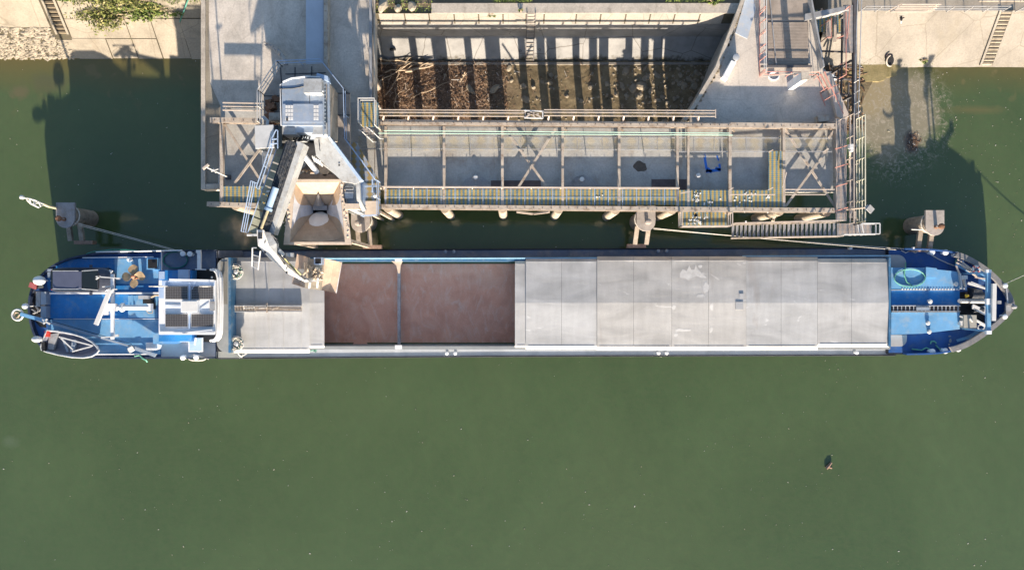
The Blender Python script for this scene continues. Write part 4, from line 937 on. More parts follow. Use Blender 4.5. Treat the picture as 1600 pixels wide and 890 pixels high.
m = MB(); m.tube([P(88, 325, 2.75), P(75, 322, 3.80), P(66, 318, 4.50)], .09, 8); link('post', m, paint('mast_cream', (.55, .50, .36), .5, .15, 2), t)
m = MB(); m.tube([P(68, 319, 4.40), P(55, 313, 5.30), P(45, 310, 5.90), P(37, 309, 6.40)], .06, 6); m.tube([P(68, 319, 4.40), P(60, 324, 4.90), P(48, 318, 5.50), P(42, 312, 6.10)], .05, 6)
for a, b in (((52, 312), (56, 322)), ((60, 315), (64, 323)), ((46, 310), (49, 318)), ((64, 317), (52, 318))): m.bar(P(*a, 5.2), P(*b, 5.1), .06, .06)
link('lattice', m, M['rail_white'], t)
m = MB(); m.lathe(P(36.5, 308.5, 6.40), [(.1, 0), (.13, .05), (.13, .2), (.05, .25)], 10); link('lamp', m, M['rail_white'], t)

# mooring lines
def line(pa, pb, sag, r, label, mat='rope'):
    m = MB(); n = 14; m.tube([pa.lerp(pb, i/n)-Vector((0, 0, sag*4*(i/n)*(1-i/n))) for i in range(n+1)], r, 5); solo('mooring_line', m, M[mat], label, 'rope', 'mooring lines')
line(P(122, 349, 2.5), P(286, 394, 3.35), .35, .025, 'upper mooring line from the left dolphin to the stern bollard')
line(P(123, 352, 2.4), P(287, 396, 3.3), .5, .022, 'lower mooring line from the left dolphin to the stern bollard')
line(P(1021, 356, 2.7), P(1400, 390, 1.9), .5, .022, 'upper long mooring line from the middle dolphin along the bow')
line(P(1021, 357.5, 2.6), P(1450, 391, 1.9), .6, .022, 'lower long mooring line from the middle dolphin along the bow')
line(P(1565, 446, 2.4), P(1680, 397, .25), .2, .02, 'pale mooring line running off to the right from the bow')
line(P(1424, 358, 2.3), P(1448, 358, 2.4), .15, .05, 'thick slack rope tied round the right dolphin')
# ================================================================ CARGO BARGE
S = thing('cargo_ship', 'long blue and grey river cargo barge moored along the pier', 'ship', P(800, 473, 0))
ZM, ZC, ZQ, ZW = 1.0, 1.7, 2.97, 3.15      # side deck, coaming, quarterdeck, gunwale aft
aft = [(338, 390.3), (250, 390.8), (160, 393.5), (128, 398), (104, 404), (80, 415), (58, 435), (49, 452), (45, 470), (45, 492), (51, 518), (66, 547), (100, 557.5), (160, 560), (250, 560), (338, 559.3)]
bow = [(1398, 387), (1450, 388), (1480, 390), (1500, 394), (1517, 401), (1540, 415), (1556, 428), (1571, 444), (1582, 461), (1586.5, 475), (1585, 483), (1572, 499), (1547, 520), (1522, 537), (1504, 546), (1481, 552), (1455, 554.5), (1398, 555)]
aft = smooth_line(aft, 2); bow = smooth_line(bow, 2)
A = [P(a, b, ZW) for a, b in aft]; B = [P(a, b, 2.2) for a, b in bow]
mid = [P(335, 391, 1.0), P(335, 560, 1.0), P(800, 556.5, 1.0), P(1398, 555, 1.0), P(1398, 387, 1.0), P(800, 389, 1.0)]
m = MB(); m.prism([p[:2] for p in mid], -1.4, -.35)
m.poly([(336, 391), (336, 560), (352, 560), (352, 391)], -.35, .98)
m.poly([(1391, 387), (1391, 555), (1400, 555), (1400, 387)], -.35, .98)
m.poly([(352, 390.7), (352, 404), (1391, 404), (1391, 387)], -.35, .98); m.poly([(352, 544), (352, 559.5), (1391, 555), (1391, 544)], -.35, .98)
def flare(pts, z0, z1, k, c):
    n = len(pts); vs = [Vector((c.x+(p.x-c.x)*k, c.y+(p.y-c.y)*k, z0)) for p in pts]+[Vector((p.x, p.y, z1)) for p in pts]
    m.add(vs, [tuple(range(n)), tuple(range(n, 2*n))]+[(i, (i+1) % n, n+(i+1) % n, n+i) for i in range(n)])
flare(A, -1.0, 2.93, .96, P(338, 475, 2.93)); flare(B, -1.0, 1.45, .94, P(1398, 472, 2))
link('hull', m, M['hull_black'], S)
def inset(pts, c, d): return [p+(Vector((c.x, c.y, p.z))-p).normalized()*d for p in pts]
def ring(m, pts, inn, z0, z1):
    n = len(pts); o = [Vector((p.x, p.y, z)) for z in (z0, z1) for p in pts]; i_ = [Vector((p.x, p.y, z)) for z in (z0, z1) for p in inn]
    b = n; fs = []
    for i in range(n-1): fs += [(i, i+1, n+i+1, n+i), (2*n+i, 3*n+i, 3*n+i+1, 2*n+i+1), (n+i, n+i+1, 3*n+i+1, 3*n+i), (i, 2*n+i, 2*n+i+1, i+1)]
    fs += [(0, n, 3*n, 2*n), (n-1, 2*n-1+0, 4*n-1, 3*n-1)]
    m.add(o+i_, fs)
m = MB(); ring(m, A, inset(A, P(180, 475, ZW), .14), 2.85, ZW+.12); link('gunwale', m, paint('gunwale_navy', (.028, .042, .085), .45, .3, 1.5, (.10, .11, .13), .5), S)
m = MB(); BC = [q for q, (a, b) in zip(B, bow) if (a > 1496 and b < 472) or (a > 1486 and b >= 472)]; ring(m, BC, inset(BC, P(1440, 472, 2.2), .40), 2.0, 2.2); link('bulwark_cap', m, M['bulwark_grey'], S)
m = MB(); ring(m, B[3:-3], inset(B[3:-3], P(1440, 472, 2.2), .1), 1.4, 1.995); link('bulwark', m, M['ship_deep'], S)
IA = inset(A, P(200, 475, ZW), .15); IB = inset(B, P(1380, 472, 2), .12)
m = MB(); m.prism([p[:2] for p in IA], 2.93, 2.97); link('quarterdeck', m, M['ship_deep'], S)
m = MB(); m.prism([p[:2] for p in IB], 1.45, 1.49); link('foredeck', m, M['ship_deep'], S)
# side decks
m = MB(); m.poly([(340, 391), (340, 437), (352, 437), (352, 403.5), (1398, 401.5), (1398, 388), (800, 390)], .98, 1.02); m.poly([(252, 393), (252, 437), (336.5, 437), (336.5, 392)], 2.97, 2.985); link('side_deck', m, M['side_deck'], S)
m = MB(); m.poly([(340, 559), (340, 437), (352, 437), (352, 544.5), (1398, 543), (1398, 554), (800, 555.7)], .98, 1.021); m.poly([(252, 557.5), (252, 437), (336.5, 437), (336.5, 557.5)], 2.971, 2.986); link('side_deck', m, paint('side_deck_sunlit', (.40, .43, .48), .5, .12, .5, (.28, .31, .35), .6), S)  # paler copy of the side deck paint, sunlight put into the colour
m = MB()
for pts in ([(341, 391.3), (800, 389.3), (1398, 387.3)], [(341, 559.7), (800, 556.2), (1398, 554.7)]): m.tube([P(a, b, 1.06) for a, b in pts], .05, 6)
link('rubbing_strake', m, M['hull_black'], S)
# coaming
m = MB(); m.rect(352, 402, 1391, 407.5, -.34, ZC); link('coaming', m, M['coaming_blue'], S)
m = MB(); m.rect(352, 540.5, 1391, 545.5, -.34, ZC); link('coaming', m, M['ship_grey'], S)
m = MB(); m.rect(356.8, 402, 360.5, 551, .9, 3.02); link('coaming_end', m, M['coaming_blue'], S)
m = MB(); m.rect(1388.8, 402, 1392, 541, .9, ZC+.45); link('coaming_end', m, M['coaming_blue'], S)
m = MB(); m.tube([P(505, 403.5, ZC+.12), P(1030, 402.6, ZC+.12)], .05, 6); m.tube([P(1160, 400, ZC+.05), P(1391, 399.5, ZC+.05)], .05, 6); link('coaming_pipe', m, paint('pipe_blue', (.25, .45, .62), .35, .1, 2), S)
# aft coaming plate with rounded corners
def rounded(x0, y0, x1, y1, r, sides):     # image outline, sides: which corners are round
    out = []
    for k, (cx, cy, a0) in enumerate(((x0+r, y0+r, 180), (x1-r, y0+r, 270), (x1-r, y1-r, 0), (x0+r, y1-r, 90))):
        if sides[k]: out += [(cx+r*math.cos(math.radians(a0+i*15)), cy+r*math.sin(math.radians(a0+i*15))) for i in range(7)]
        else: out.append(((x0, y0), (x1, y0), (x1, y1), (x0, y1))[k])
    return out
m = MB(); m.poly(rounded(338.6, 402.5, 358, 550.5, 16, (1, 0, 0, 1)), .9, 2.96); link('coaming_plate', m, M['ship_grey'], S)
m = MB(); m.rect(345, 408, 355, 475, 2.96, 2.99); link('walkway_mat', m, paint('mat_grey', (.2, .2, .19), .8, .2, 1), S)
m = MB(); m.poly(rounded(1385, 398, 1416, 419, 13, (0, 1, 0, 0)), .9, 1.62); m.poly(rounded(1385, 523, 1417, 541, 11, (0, 0, 1, 0)), .9, 1.62); link('coaming_plate', m, paint('corner_plate', (.36, .36, .37), .5, .1, 1), S)
for y0, y1, mt_ in ((391.5, 403, 'side_deck'), (549, 558.8, 'ship_grey')):  # paler lower ramp keeps the painted sunlit tone of its deck
    m = MB(); a, b, c, d = P(337.8, y0, 2.99), P(337.8, y1, 2.99), P(380, y1, 1.03), P(380, y0, 1.03); m.add([a, b, c, d]+[v-Vector((.0, 0, .08)) for v in (a, b, c, d)], [(0, 1, 2, 3), (4, 7, 6, 5), (0, 4, 5, 1), (1, 5, 6, 2), (2, 6, 7, 3), (3, 7, 4, 0)])
    link('deck_ramp', m, M[mt_], S)
# hold beam and hatch covers
m = MB(); m.rect(621, 407.6, 625.5, 540.4, .12, .34); link('hold_beam', m, paint('beam_dusty', (.50, .46, .46), .8, .25, 2, (.3, .2, .17), .5), S)
m = MB(); m.rect(617, 403, 628, 408.5, ZC, ZC+.06); m.rect(617, 539, 628, 545, ZC, ZC+.06); link('beam_bracket', m, M['ship_white'], S)
def hatch(x0, x1, yn, ys, z, mat, rise=.16, split=None, parent=S):
    m = MB(); cuts = [x0]+([split] if split else [])+[x1]; g_ = .16
    for a, b in zip(cuts, cuts[1:]):
        a += g_; b -= g_; prof = [(yn, z-.22), (yn+5.5, z), (473, z+rise), (ys-5.0, z), (ys, z-.30)]
        vs = [P(x, y, zz) for x in (a, b) for y, zz in prof]; vs += [P(x, y, z-.32) for x in (a, b) for y in (yn, ys)]
        m.add(vs, [(0, 1, 6, 5), (1, 2, 7, 6), (2, 3, 8, 7), (3, 4, 9, 8), (0, 5, 12, 10), (4, 11, 13, 9), (10, 12, 13, 11), (0, 10, 11, 4, 3, 2, 1), (5, 6, 7, 8, 9, 13, 12)])
    m2 = m
    for y in (yn+6.5, ys-6): m2.bar(P(x0+4, y, z+.012), P(x1-4, y, z+.012), .035, .02)
    return link('hatch_cover', m, M[mat], parent)
h0 = hatch(360.5, 484, 402, 551, 2.0, 'hatch0', .14)
m = MB()
for x in (398, 420, 443, 470): m.bar(P(x, 409, 2.03), P(x, 471, 2.155), .03, .025); m.bar(P(x, 475, 2.155), P(x, 545, 2.03), .03, .025)
link('hatch_seams', m, M['hatch0'], h0)
hatch(482, 507, 406.5, 545, 1.88, 'hatch1', .14)
hatch(804.5, 824, 406, 545, 1.85, 'hatch0', .14)
hatch(821.5, 932.8, 402.5, 545.5, 1.99, 'hatch1', .14, 877.5)
hatch(932.8, 1049.6, 400.5, 546.5, 2.07, 'hatch2', .15, 990)
hatch(1049.6, 1166, 400.5, 546.5, 2.07, 'hatch3', .15, 1107)
hatch(1165.8, 1277.5, 401.5, 546, 2.03, 'hatch4', .15, 1220.5)
hatch(1277.5, 1388.6, 403.5, 542.5, 1.99, 'hatch5', .14, 1330.5)
m = MB(); m.rect(1155, 458.5, 1162, 466, 2.18, 2.235); m.rect(1149.5, 471.5, 1161.5, 483, 2.2, 2.26); link('hatch_plates', m, paint('plate_mid', (.38, .39, .41), .5, .1, 2), S)
# dried paint splash on one cover (flat patch, really there)
m = MB(); rnd = random.Random(33)
def splash(pts, z):
    def zs(y): return 2.07+(.15*(y-406)/67 if y < 473 else .15*(541.5-y)/68.5)+.005
    m.add([P(a, b, zs(b)) for a, b in pts], [tuple(range(len(pts)))])
zz = 2.105
splash([(1062, 427), (1067, 420), (1073, 423), (1077, 414), (1080, 421), (1085, 421), (1087, 413), (1091, 421), (1098, 428), (1105, 434), (1096, 434), (1088, 431), (1079, 435), (1075, 438), (1070, 434), (1063, 434)], zz+.02)
splash(blob(1094, 416, 3, 3, 0, 3, 14), zz+.01); splash(blob(1103, 449, 4, 9, 0, 7, 18), zz+.06); splash(blob(1095, 462, 6, 3, 0, 8, 16), zz+.09); splash(blob(1056, 523, 3, 3, 0, 9, 12), zz+.02)
splash([(1055, 514), (1062, 513), (1070, 514), (1080, 514), (1079, 517), (1066, 518), (1060, 517), (1056, 520)], zz+.05); splash(blob(1111, 515, 3, 4, 0, 10, 14), zz+.04); splash(blob(1053, 480, 3, 4, 0, 12, 14), zz+.12); splash(blob(1112, 479, 2.5, 7, 0, 13, 14), zz+.12)
link('paint_splash', m, paint('splash_white', (.55, .55, .55), .6, .12, 3), S)
# bulk cargo in the open hold
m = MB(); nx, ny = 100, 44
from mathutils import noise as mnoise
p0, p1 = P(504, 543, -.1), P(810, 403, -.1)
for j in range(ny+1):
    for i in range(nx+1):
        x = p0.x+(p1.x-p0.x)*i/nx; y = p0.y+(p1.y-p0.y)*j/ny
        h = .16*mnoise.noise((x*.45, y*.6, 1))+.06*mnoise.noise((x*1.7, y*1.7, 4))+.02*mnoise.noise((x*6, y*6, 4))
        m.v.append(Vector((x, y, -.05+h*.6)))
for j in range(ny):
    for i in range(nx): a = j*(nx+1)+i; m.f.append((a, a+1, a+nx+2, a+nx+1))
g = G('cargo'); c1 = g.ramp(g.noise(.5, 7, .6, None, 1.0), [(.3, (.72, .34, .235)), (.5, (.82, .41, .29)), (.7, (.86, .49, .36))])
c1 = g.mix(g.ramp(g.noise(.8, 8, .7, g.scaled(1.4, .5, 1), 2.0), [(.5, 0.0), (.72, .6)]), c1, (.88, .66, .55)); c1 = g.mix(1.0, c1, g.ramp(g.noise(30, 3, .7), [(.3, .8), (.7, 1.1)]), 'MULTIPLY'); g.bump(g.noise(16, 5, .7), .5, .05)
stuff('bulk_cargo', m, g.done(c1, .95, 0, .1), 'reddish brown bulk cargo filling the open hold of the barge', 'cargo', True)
m = MB(); rnd = random.Random(3)
pts = [(611, 407.8), (629, 407.8), (626, 414), (624.8, 427), (622, 427), (619, 414)]; m.poly(pts, ZC-.12, ZC-.04); link('spilled_grain', m, M['dust'], S)  # pale wedge over the upper end of the hold beam

# ---- aft deck fittings
lift(.55)
m = MB(); m.poly([(84, 417), (110, 405), (160, 402.5), (250, 402), (250, 457), (77, 457), (74, 448), (74, 430)], 2.42, 2.50); link('deck_panel', m, M['ship_blue'], S)
m = MB(); m.rect(74, 459, 250, 497.5, 2.42, 2.58); link('deck_panel', m, M['ship_blue'], S)
m = MB(); m.poly([(74, 499), (250, 499), (250, 553), (150, 554.5), (96, 553), (76, 535)], 2.42, 2.51); link('deck_panel', m, M['ship_light'], S)  # lighter blue puts the sunlight on the lower deck into its paint
m = MB(); m.rect(179, 404, 247.5, 443, 2.5, 2.54); link('deck_panel', m, M['ship_light'], S)
m = MB(); m.bar(P(78, 458.3, 2.72), P(249, 457.8, 2.72), .12, .14); m.bar(P(84, 498, 2.62), P(249, 498, 2.62), .04, .05); m.bar(P(135, 553.5, 2.75), P(245, 553, 2.75), .07, .08); m.bar(P(129, 402.5, 2.7), P(240, 401.3, 2.7), .06, .06); m.tube([P(150, 393.5, 2.75), P(285, 391, 2.75)], .045, 6); link('deck_rails', m, M['ship_white'], S)
m = MB(); m.rect(56, 455, 63, 479, 2.42, 2.9); link('deck_locker', m, M['steel_grey'], S)
m = MB(); m.rect(63.5, 455.5, 72, 476, 2.42, 3.0); m.rect(63.5, 478, 72, 497, 2.42, 3.0); link('deck_locker', m, M['crane_blue'], S)
m = MB(); m.poly([(53, 455), (72, 455), (72, 512), (62, 510), (52, 498), (50, 480)], 2.42, 2.435); link('stern_well', m, M['black'], S)  # flat black sheet, the shade inside the well painted on
m = MB()
for a, b in (((50, 483), (58, 488)), ((52, 490), (66, 482)), ((58, 500), (70, 505)), ((56, 478), (62, 486))): m.bar(P(*a, 2.6), P(*b, 2.7), .08, .1)
link('winch_gear', m, M['steel_grey'], S)
m = MB(); c = P(63.5, 438, 3.2); m.lathe(c, [(.36, 0), (.40, .1), (.36, .26), (.2, .38), (.02, .42)], 20, sy=.78, sx=1.0); m.cyl((c.x, c.y), .06, 2.4, 3.2); link('antenna_dome', m, M['ship_white'], S, True)
m = MB(); c = P(42, 478, 3.0); m.lathe(c, [(.14, 0), (.20, .1), (.17, .26), (.02, .36)], 16); m.cyl((c.x+.15, c.y), .04, 2.4, 3.05); link('stern_light', m, M['ship_white'], S, True)
q = P(52.5, 446, 2.9); m = MB(); m.box(q, (.46, .36, .24), -.35); m.bar(q+Vector((.0, 0, -.1)), q+Vector((.2, 0, -.5)), .06, .06); link('deck_box', m, M['maroon'], S)
m = MB(); m.box(P(63, 447.5, 2.7), (.4, .22, .12), .1); link('deck_box', m, paint('tan_box', (.5, .46, .33)), S)
m = MB(); m.rect(74, 420, 84, 424, 2.5, 2.75); m.rect(74, 425, 78, 434, 2.5, 2.7); link('deck_box', m, M['crane_blue'], S)
# skylight hatch, vent
m = MB(); m.rect(229, 403, 246.5, 421, 2.5, 2.85); o = link('skylight', m, M['ship_light'], S)
m = MB(); m.rect(231, 405, 245.5, 419, 2.85, 2.88); link('skylight_glass', m, M['black'], o)
m = MB(); c = P(206, 405, 2.5); m.lathe(c, [(.12, 0), (.12, .22), (.17, .26), (.17, .34), (.05, .4)], 14); link('vent', m, M['ship_white'], S, True)
# mast with cross arm and folded boom
zt = 4.3
mt = link('mast', (lambda m: (m.tube([P(176, 480, 2.5), P(176, 480, zt+.1)], .12, 10), m)[1])(MB()), M['ship_white'], S)
m = MB(); m.bar(P(176, 428, zt), P(176, 530, zt), .20, .14); link('cross_arm', m, M['ship_white'], mt)
m = MB(); m.bar(P(172.5, 452, zt+.25), P(150, 507, zt+.25), .26, .14); m.bar(P(163, 478, zt), P(163, 478, zt+.2), .3, .3); link('radar_scanner', m, M['rail_white'], mt)
m = MB(); m.box(P(176, 480, zt+.12), (.5, .5, .26)); m.box(P(165.5, 487, zt), (.34, .4, .2)); m.box(P(168, 479, zt+.05), (.2, .5, .2)); link('mast_head', m, M['ship_white'], mt)
m = MB(); a, b = P(183, 480, zt+.05), P(233, 480, zt-.35); m.tube([a, b], .16, 10); m.tube([P(190, 480, zt+.05), P(193, 480, zt+.05)], .3, 12); m.box(P(234.5, 480, zt-.4), (.25, .5, .35)); link('folded_boom', m, M['ship_white'], mt)
m = MB()
for a, b in (((176, 434), (188, 435)), ((150, 432), (176, 434)), ((176, 526), (184, 525)), ((158, 527), (176, 526)), ((160, 448), (176, 447)), ((150, 436), (157, 431)), ((173, 452), (183, 452))): m.bar(P(*a, zt+.1), P(*b, zt+.1), .07, .07)
m.box(P(185, 435, zt+.15), (.2, .12, .12)); m.box(P(183, 524, zt+.15), (.2, .16, .12)); link('antennas', m, M['rail_white'], mt)
m = MB(); m.rect(200, 462, 246, 496, 2.58, 2.66); m.rect(205, 461, 208, 480, 2.66, 2.75); link('boom_cradle', m, M['ship_light'], S)
m = MB(); m.rect(216, 461.5, 232, 467, 2.66, 3.3); link('deck_box', m, M['galv'], S)
m = MB(); m.rect(223, 467, 236, 474, 2.66, 3.1); m.rect(232, 473, 240, 483, 2.66, 2.95); link('winch_gear', m, M['black'], S)
m = MB(); m.tube([P(236, 464, 3.2), P(243, 461, 3.3), P(249, 461, 3.3)], .06, 6); m.tube([P(228, 484, 2.9), P(232, 489, 2.8), P(238, 489, 2.8), P(240, 480, 2.8)], .03, 6); link('cables', m, M['wood_pale'], S)
# stern davit: arm over the stern and jib lying along the deck
m = MB(); m.bar(P(33, 490.5, 3.2), P(74, 502, 3.2), .22, .2); m.tube([P(72, 501, 2.5), P(72, 501, 3.4)], .14, 10); link('stern_arm', m, M['ship_light'], S)
m = MB(); m.bar(P(74, 503, 3.3), P(205, 541, 3.1), .12, .14); m.bar(P(205, 541, 3.1), P(243, 555, 3.0), .22, .2); link('stern_jib', m, M['crane_blue'], S)
m = MB(); m.bar(P(76, 500, 3.35), P(206, 537.5, 3.12), .03, .03); link('jib_wire', m, M['black'], S)
m = MB()
for a, b in (((66, 499), (78, 506)), ((68, 506), (74, 498)), ((200, 545), (207, 541))): m.bar(P(*a, 3.4), P(*b, 3.4), .1, .1)
m.box(P(206, 546, 3.15), (.4, .24, .2), .5); link('jib_fittings', m, M['rail_white'], S)
lift(0)
# ---- deckhouse and raised wheelhouse
m = MB(); m.poly([(248, 422), (300, 422), (300, 437), (328, 437), (328, 522), (300, 522), (300, 533), (248, 533)], 2.9, 4.2); dh = link('deckhouse', m, M['ship_blue'], S)
m = MB(); m.poly(rounded(300, 421, 336, 534, 7, (0, 1, 1, 0)), 2.9, 3.5); link('deckhouse_wing', m, M['black'], S)
m = MB(); m.rect(248, 424, 257, 436, 4.2, 4.26); m.rect(278, 421, 294.5, 436, 4.2, 4.4); link('locker', m, M['rail_blue'], dh)
zr = 7.2
m = MB(); tp = [P(a, b, zr-.2) for a, b in ((252, 441), (333, 441), (333, 518), (252, 518))]; bt = [P(a, b, 4.2) for a, b in ((262, 446), (326, 446), (326, 514), (262, 514))]; m.add(bt+tp, [(0, 3, 2, 1), (4, 5, 6, 7), (0, 1, 5, 4), (1, 2, 6, 5), (2, 3, 7, 6), (3, 0, 4, 7)]); wh = link('wheelhouse', m, M['ship_white'], S)
m = MB(); m.rect(248, 437.5, 336.5, 521.5, zr-.2, zr); rf = link('roof', m, M['ship_white'], wh)
m = MB(); m.rect(253, 438.5, 335, 446, zr, zr+.02); m.rect(248.6, 449, 256, 466, zr, zr+.012); link('roof_strip', m, M['rail_blue'], rf)
for x0, x1 in ((258, 293.5), (298.5, 333.5)):
    for y0, y1 in ((447, 467.5), (490, 510.5)):
        m = MB(); m.rect(x0, y0, x1, y1, zr+.05, zr+.085); sp = link('solar_panel', m, M['galv'], rf)
        m = MB(); nxx, nyy = 9, 5
        for i in range(nxx):
            for j in range(nyy):
                dx, dy = (x1-x0-1)/nxx, (y1-y0-1)/nyy; m.rect(x0+.5+i*dx+.12, y0+.5+j*dy+.12, x0+.5+(i+1)*dx-.12, y0+.5+(j+1)*dy-.12, zr+.085, zr+.095)
        link('cells', m, G('cells%d%d' % (x0, y0)).done((.075, .072, .075), .25, 0, .5), sp)
m = MB(); m.rect(282.5, 469, 308.5, 488, zr, zr+.35); o = link('roof_hatch', m, M['ship_white'], rf)
m = MB(); m.rect(284, 470.5, 307, 486.5, zr+.35, zr+.39); link('hatch_lid', m, M['rail_white'], o)
m = MB(); m.rect(327.5, 471, 334.5, 485, zr, zr+.1); link('roof_vent', m, M['steel_grey'], rf)
m = MB(); m.bar(P(258, 477, zr+.04), P(282, 478, zr+.04), .04, .04); m.bar(P(310, 485, zr+.04), P(326, 474, zr+.04), .03, .03); m.bar(P(300, 452, zr+.1), P(306, 438, zr+.1), .03, .03); m.rect(294.5, 488, 297, 513, zr, zr+.1); m.rect(294.5, 441, 297, 469, zr, zr+.1); link('roof_cables', m, M['rail_blue'], rf)
m = MB(); m.bar(P(265, 437, zr+.15), P(334, 438.5, zr+.15), .14, .12); m.bar(P(285, 520, zr+.1), P(332, 515, zr+.14), .06, .06); m.bar(P(249, 521.5, zr+.1), P(336, 521.5, zr+.1), .08, .1); m.rect(272, 513, 334, 519, zr, zr+.05); link('roof_rail', m, M['ship_white'], rf)
vis = [(331, 421), (337, 422), (341, 426), (343, 434), (344, 478), (343, 518), (341, 526), (337, 531), (331, 532)]
m = MB()
for off, zz, wd in ((1.0, 4.6, .10), (-3.2, 4.9, .07), (4.6, 4.1, .06)): m.tube([P(a+off*.9, b, zz) for a, b in vis], wd, 8)
link('window_visor', m, M['ship_white'], wh)
m = MB(); tp = [P(333.3, 444, 6.6), P(333.3, 515, 6.6)]; bt = [P(329, 515, 5.0), P(329, 446, 5.0)]; m.add(tp+bt+[v-Vector((.04, 0, 0)) for v in tp+bt], [(0, 1, 2, 3), (4, 7, 6, 5), (0, 4, 5, 1), (1, 5, 6, 2), (2, 6, 7, 3), (3, 7, 4, 0)]); link('windscreen', m, M['glass'], wh)
m = MB(); m.tube([P(331, 433, 4.2), P(331, 433, 4.7)], .07, 8); link('searchlight', m, M['rail_white'], dh)
for px, py, hh in ((262, 447, 2.2), (330, 447, 1.6)):
    m = MB(); m.tube([P(px, py, zr), P(px, py, zr)+Vector((0, 0, hh))], .03, 6); m.tube([P(px, py, zr)+Vector((0, 0, hh*.3)), P(px, py, zr)+Vector((0, 0, hh*.75))], .055, 6); link('whip_antenna', m, M['rail_white'], rf)
# south deck boxes
m = MB(); m.poly([(239, 521), (250, 519.5), (278, 522), (276, 537), (239, 537)], 2.9, 3.7); link('deck_locker', m, M['ship_light'], S)
m = MB(); m.poly([(228, 535), (240, 535), (252, 539), (250, 545), (240, 548), (228, 550)], 2.97, 3.15); m.rect(278, 522, 296, 534, 2.97, 3.3); link('deck_locker', m, M['ship_white'], S)
m = MB(); m.rect(294.5, 527.5, 316.5, 549.5, 3.75, 3.88); lo = link('boarding_platform', m, M['ship_white'], S)
m = MB(); m.rect(296, 529, 315.2, 548, 3.88, 3.9); link('platform_plate', m, paint('plate_blue', (.33, .45, .58), .5, .1, 1), lo)
m = MB(); m.tube([P(311, 548, 3.0), P(311, 548, 3.76)], .1, 8); m.bar(P(304.5, 538, 3.94), P(306, 528, 4.1), .08, .05); link('platform_post', m, M['ship_white'], lo)
m = MB(); m.bar(P(311.5, 393.5, 4.0), P(311.5, 421, 4.0), .24, .14); m.bar(P(307, 393, 4.0), P(314, 393, 4.0), .2, .16); m.tube([P(311.5, 396, 2.97), P(311.5, 396, 4.0)], .09, 8); m.bar(P(305, 420.5, 3.9), P(322, 421, 3.9), .08, .06); link('deck_davit', m, M['ship_white'], S)
m = MB(); m.bar(P(374, 558.5, 1.1), P(386, 552, 1.5), .06, .06); m.bar(P(372, 552, 1.5), P(378, 558, 1.1), .05, .05); link('boarding_bracket', m, M['rail_white'], S)
# bollards
def bollard(px, py, z, r, mat='ship_white', hh=.45):
    c = P(px, py, z); m = MB(); m.lathe(c, [(r*.75, 0), (r*.7, hh*.75), (r, hh*.8), (r, hh*.95), (r*.6, hh)], 16); link('bollard', m, M[mat], S, True)
for px, py in ((1451, 394), (1472, 394.5), (1489, 398), (1451.5, 548), (1471.5, 547), (1491.5, 544)): bollard(px, py, 1.49, .20)
for px, py in ((1564.5, 446), (1564, 494)): bollard(px, py, 1.9, .17)
for px, py in ((697, 393.3), (710, 393.3), (1027, 392.3), (1040, 392.3)): bollard(px, py, 1.02, .12, 'crane_blue', .4)
for px, py in ((699, 551), (712, 551), (1027.5, 550.5), (1040, 550.5), (1335, 549.8)): bollard(px, py, 1.02, .13, 'ship_white', .4)
for px, py in ((290, 396.5), (301, 397), (290, 557.5), (310.5, 557)): bollard(px, py, 2.98, .18)
m = MB(); m.box(P(1328, 388.3, 1.25), (.2, .14, .3)); m.box(P(1426.5, 387.5, 1.9), (.12, .12, .2)); link('side_light', m, M['ship_white'], S)
# ---- bow fittings
m = MB(); m.poly([(1392.5, 418), (1440, 418), (1466, 421), (1499.5, 424.5), (1499.5, 452), (1392.5, 452)], 1.49, 2.05); link('fore_hatch', m, M['ship_light'], S)
m = MB(); m.rect(1392.5, 453.5, 1499.5, 476.5, 1.49, 1.93); link('fore_hatch', m, M['ship_blue'], S)  # darker blue puts the shade on this middle hatch into its paint
m = MB(); m.poly([(1392.5, 488), (1499.5, 488), (1499.5, 514), (1440, 521), (1392.5, 522.5)], 1.49, 2.1); link('fore_hatch', m, M['ship_light'], S)
m = MB(); m.poly([(1447, 417), (1464, 419), (1464, 433), (1447, 433.5)], 2.05, 2.22); link('hatch_box', m, M['ship_light'], S)
m = MB()
for i in range(20): m.rect(1409+i*4.5, 450.5, 1411+i*4.5, 452.5, 2.05, 2.09)
m.rect(1392.5, 452.8, 1499.5, 453.4, 1.9, 2.07); link('hatch_cleats', m, M['ship_white'], S)
m = MB()
for px, py in ((1491, 443.5), (1451, 470.5), (1449.5, 517.5), (1447.5, 504)): m.lathe(P(px, py, 2.0), [(.12, 0), (.12, .18), (.16, .2), (.1, .3)], 12)
link('vent', m, M['rail_white'], S, True)
m = MB()
for y in (477.5, 486.5): m.bar(P(1393, y, 2.15), P(1500, y, 2.15), .06, .12)
for i in range(17): x = 1396+i*6.3; m.bar(P(x, 478, 2.15), P(x, 486.5, 2.15), .05, .05)
solo('ladder', m, M['galv'], 'aluminium ladder laid lengthwise between the blue bow hatches', 'ladder')
m = MB(); m.rect(1432, 479.5, 1452, 484.5, 2.17, 2.25); solo('box', m, M['crane_blue'], 'small pale blue box resting on the bow ladder', 'box')
m = MB(); m.rect(1393, 477, 1500, 487, 1.49, 1.9); link('hatch_gap', m, paint('gap_brown', (.13, .10, .10), .7, .3, 3), S)
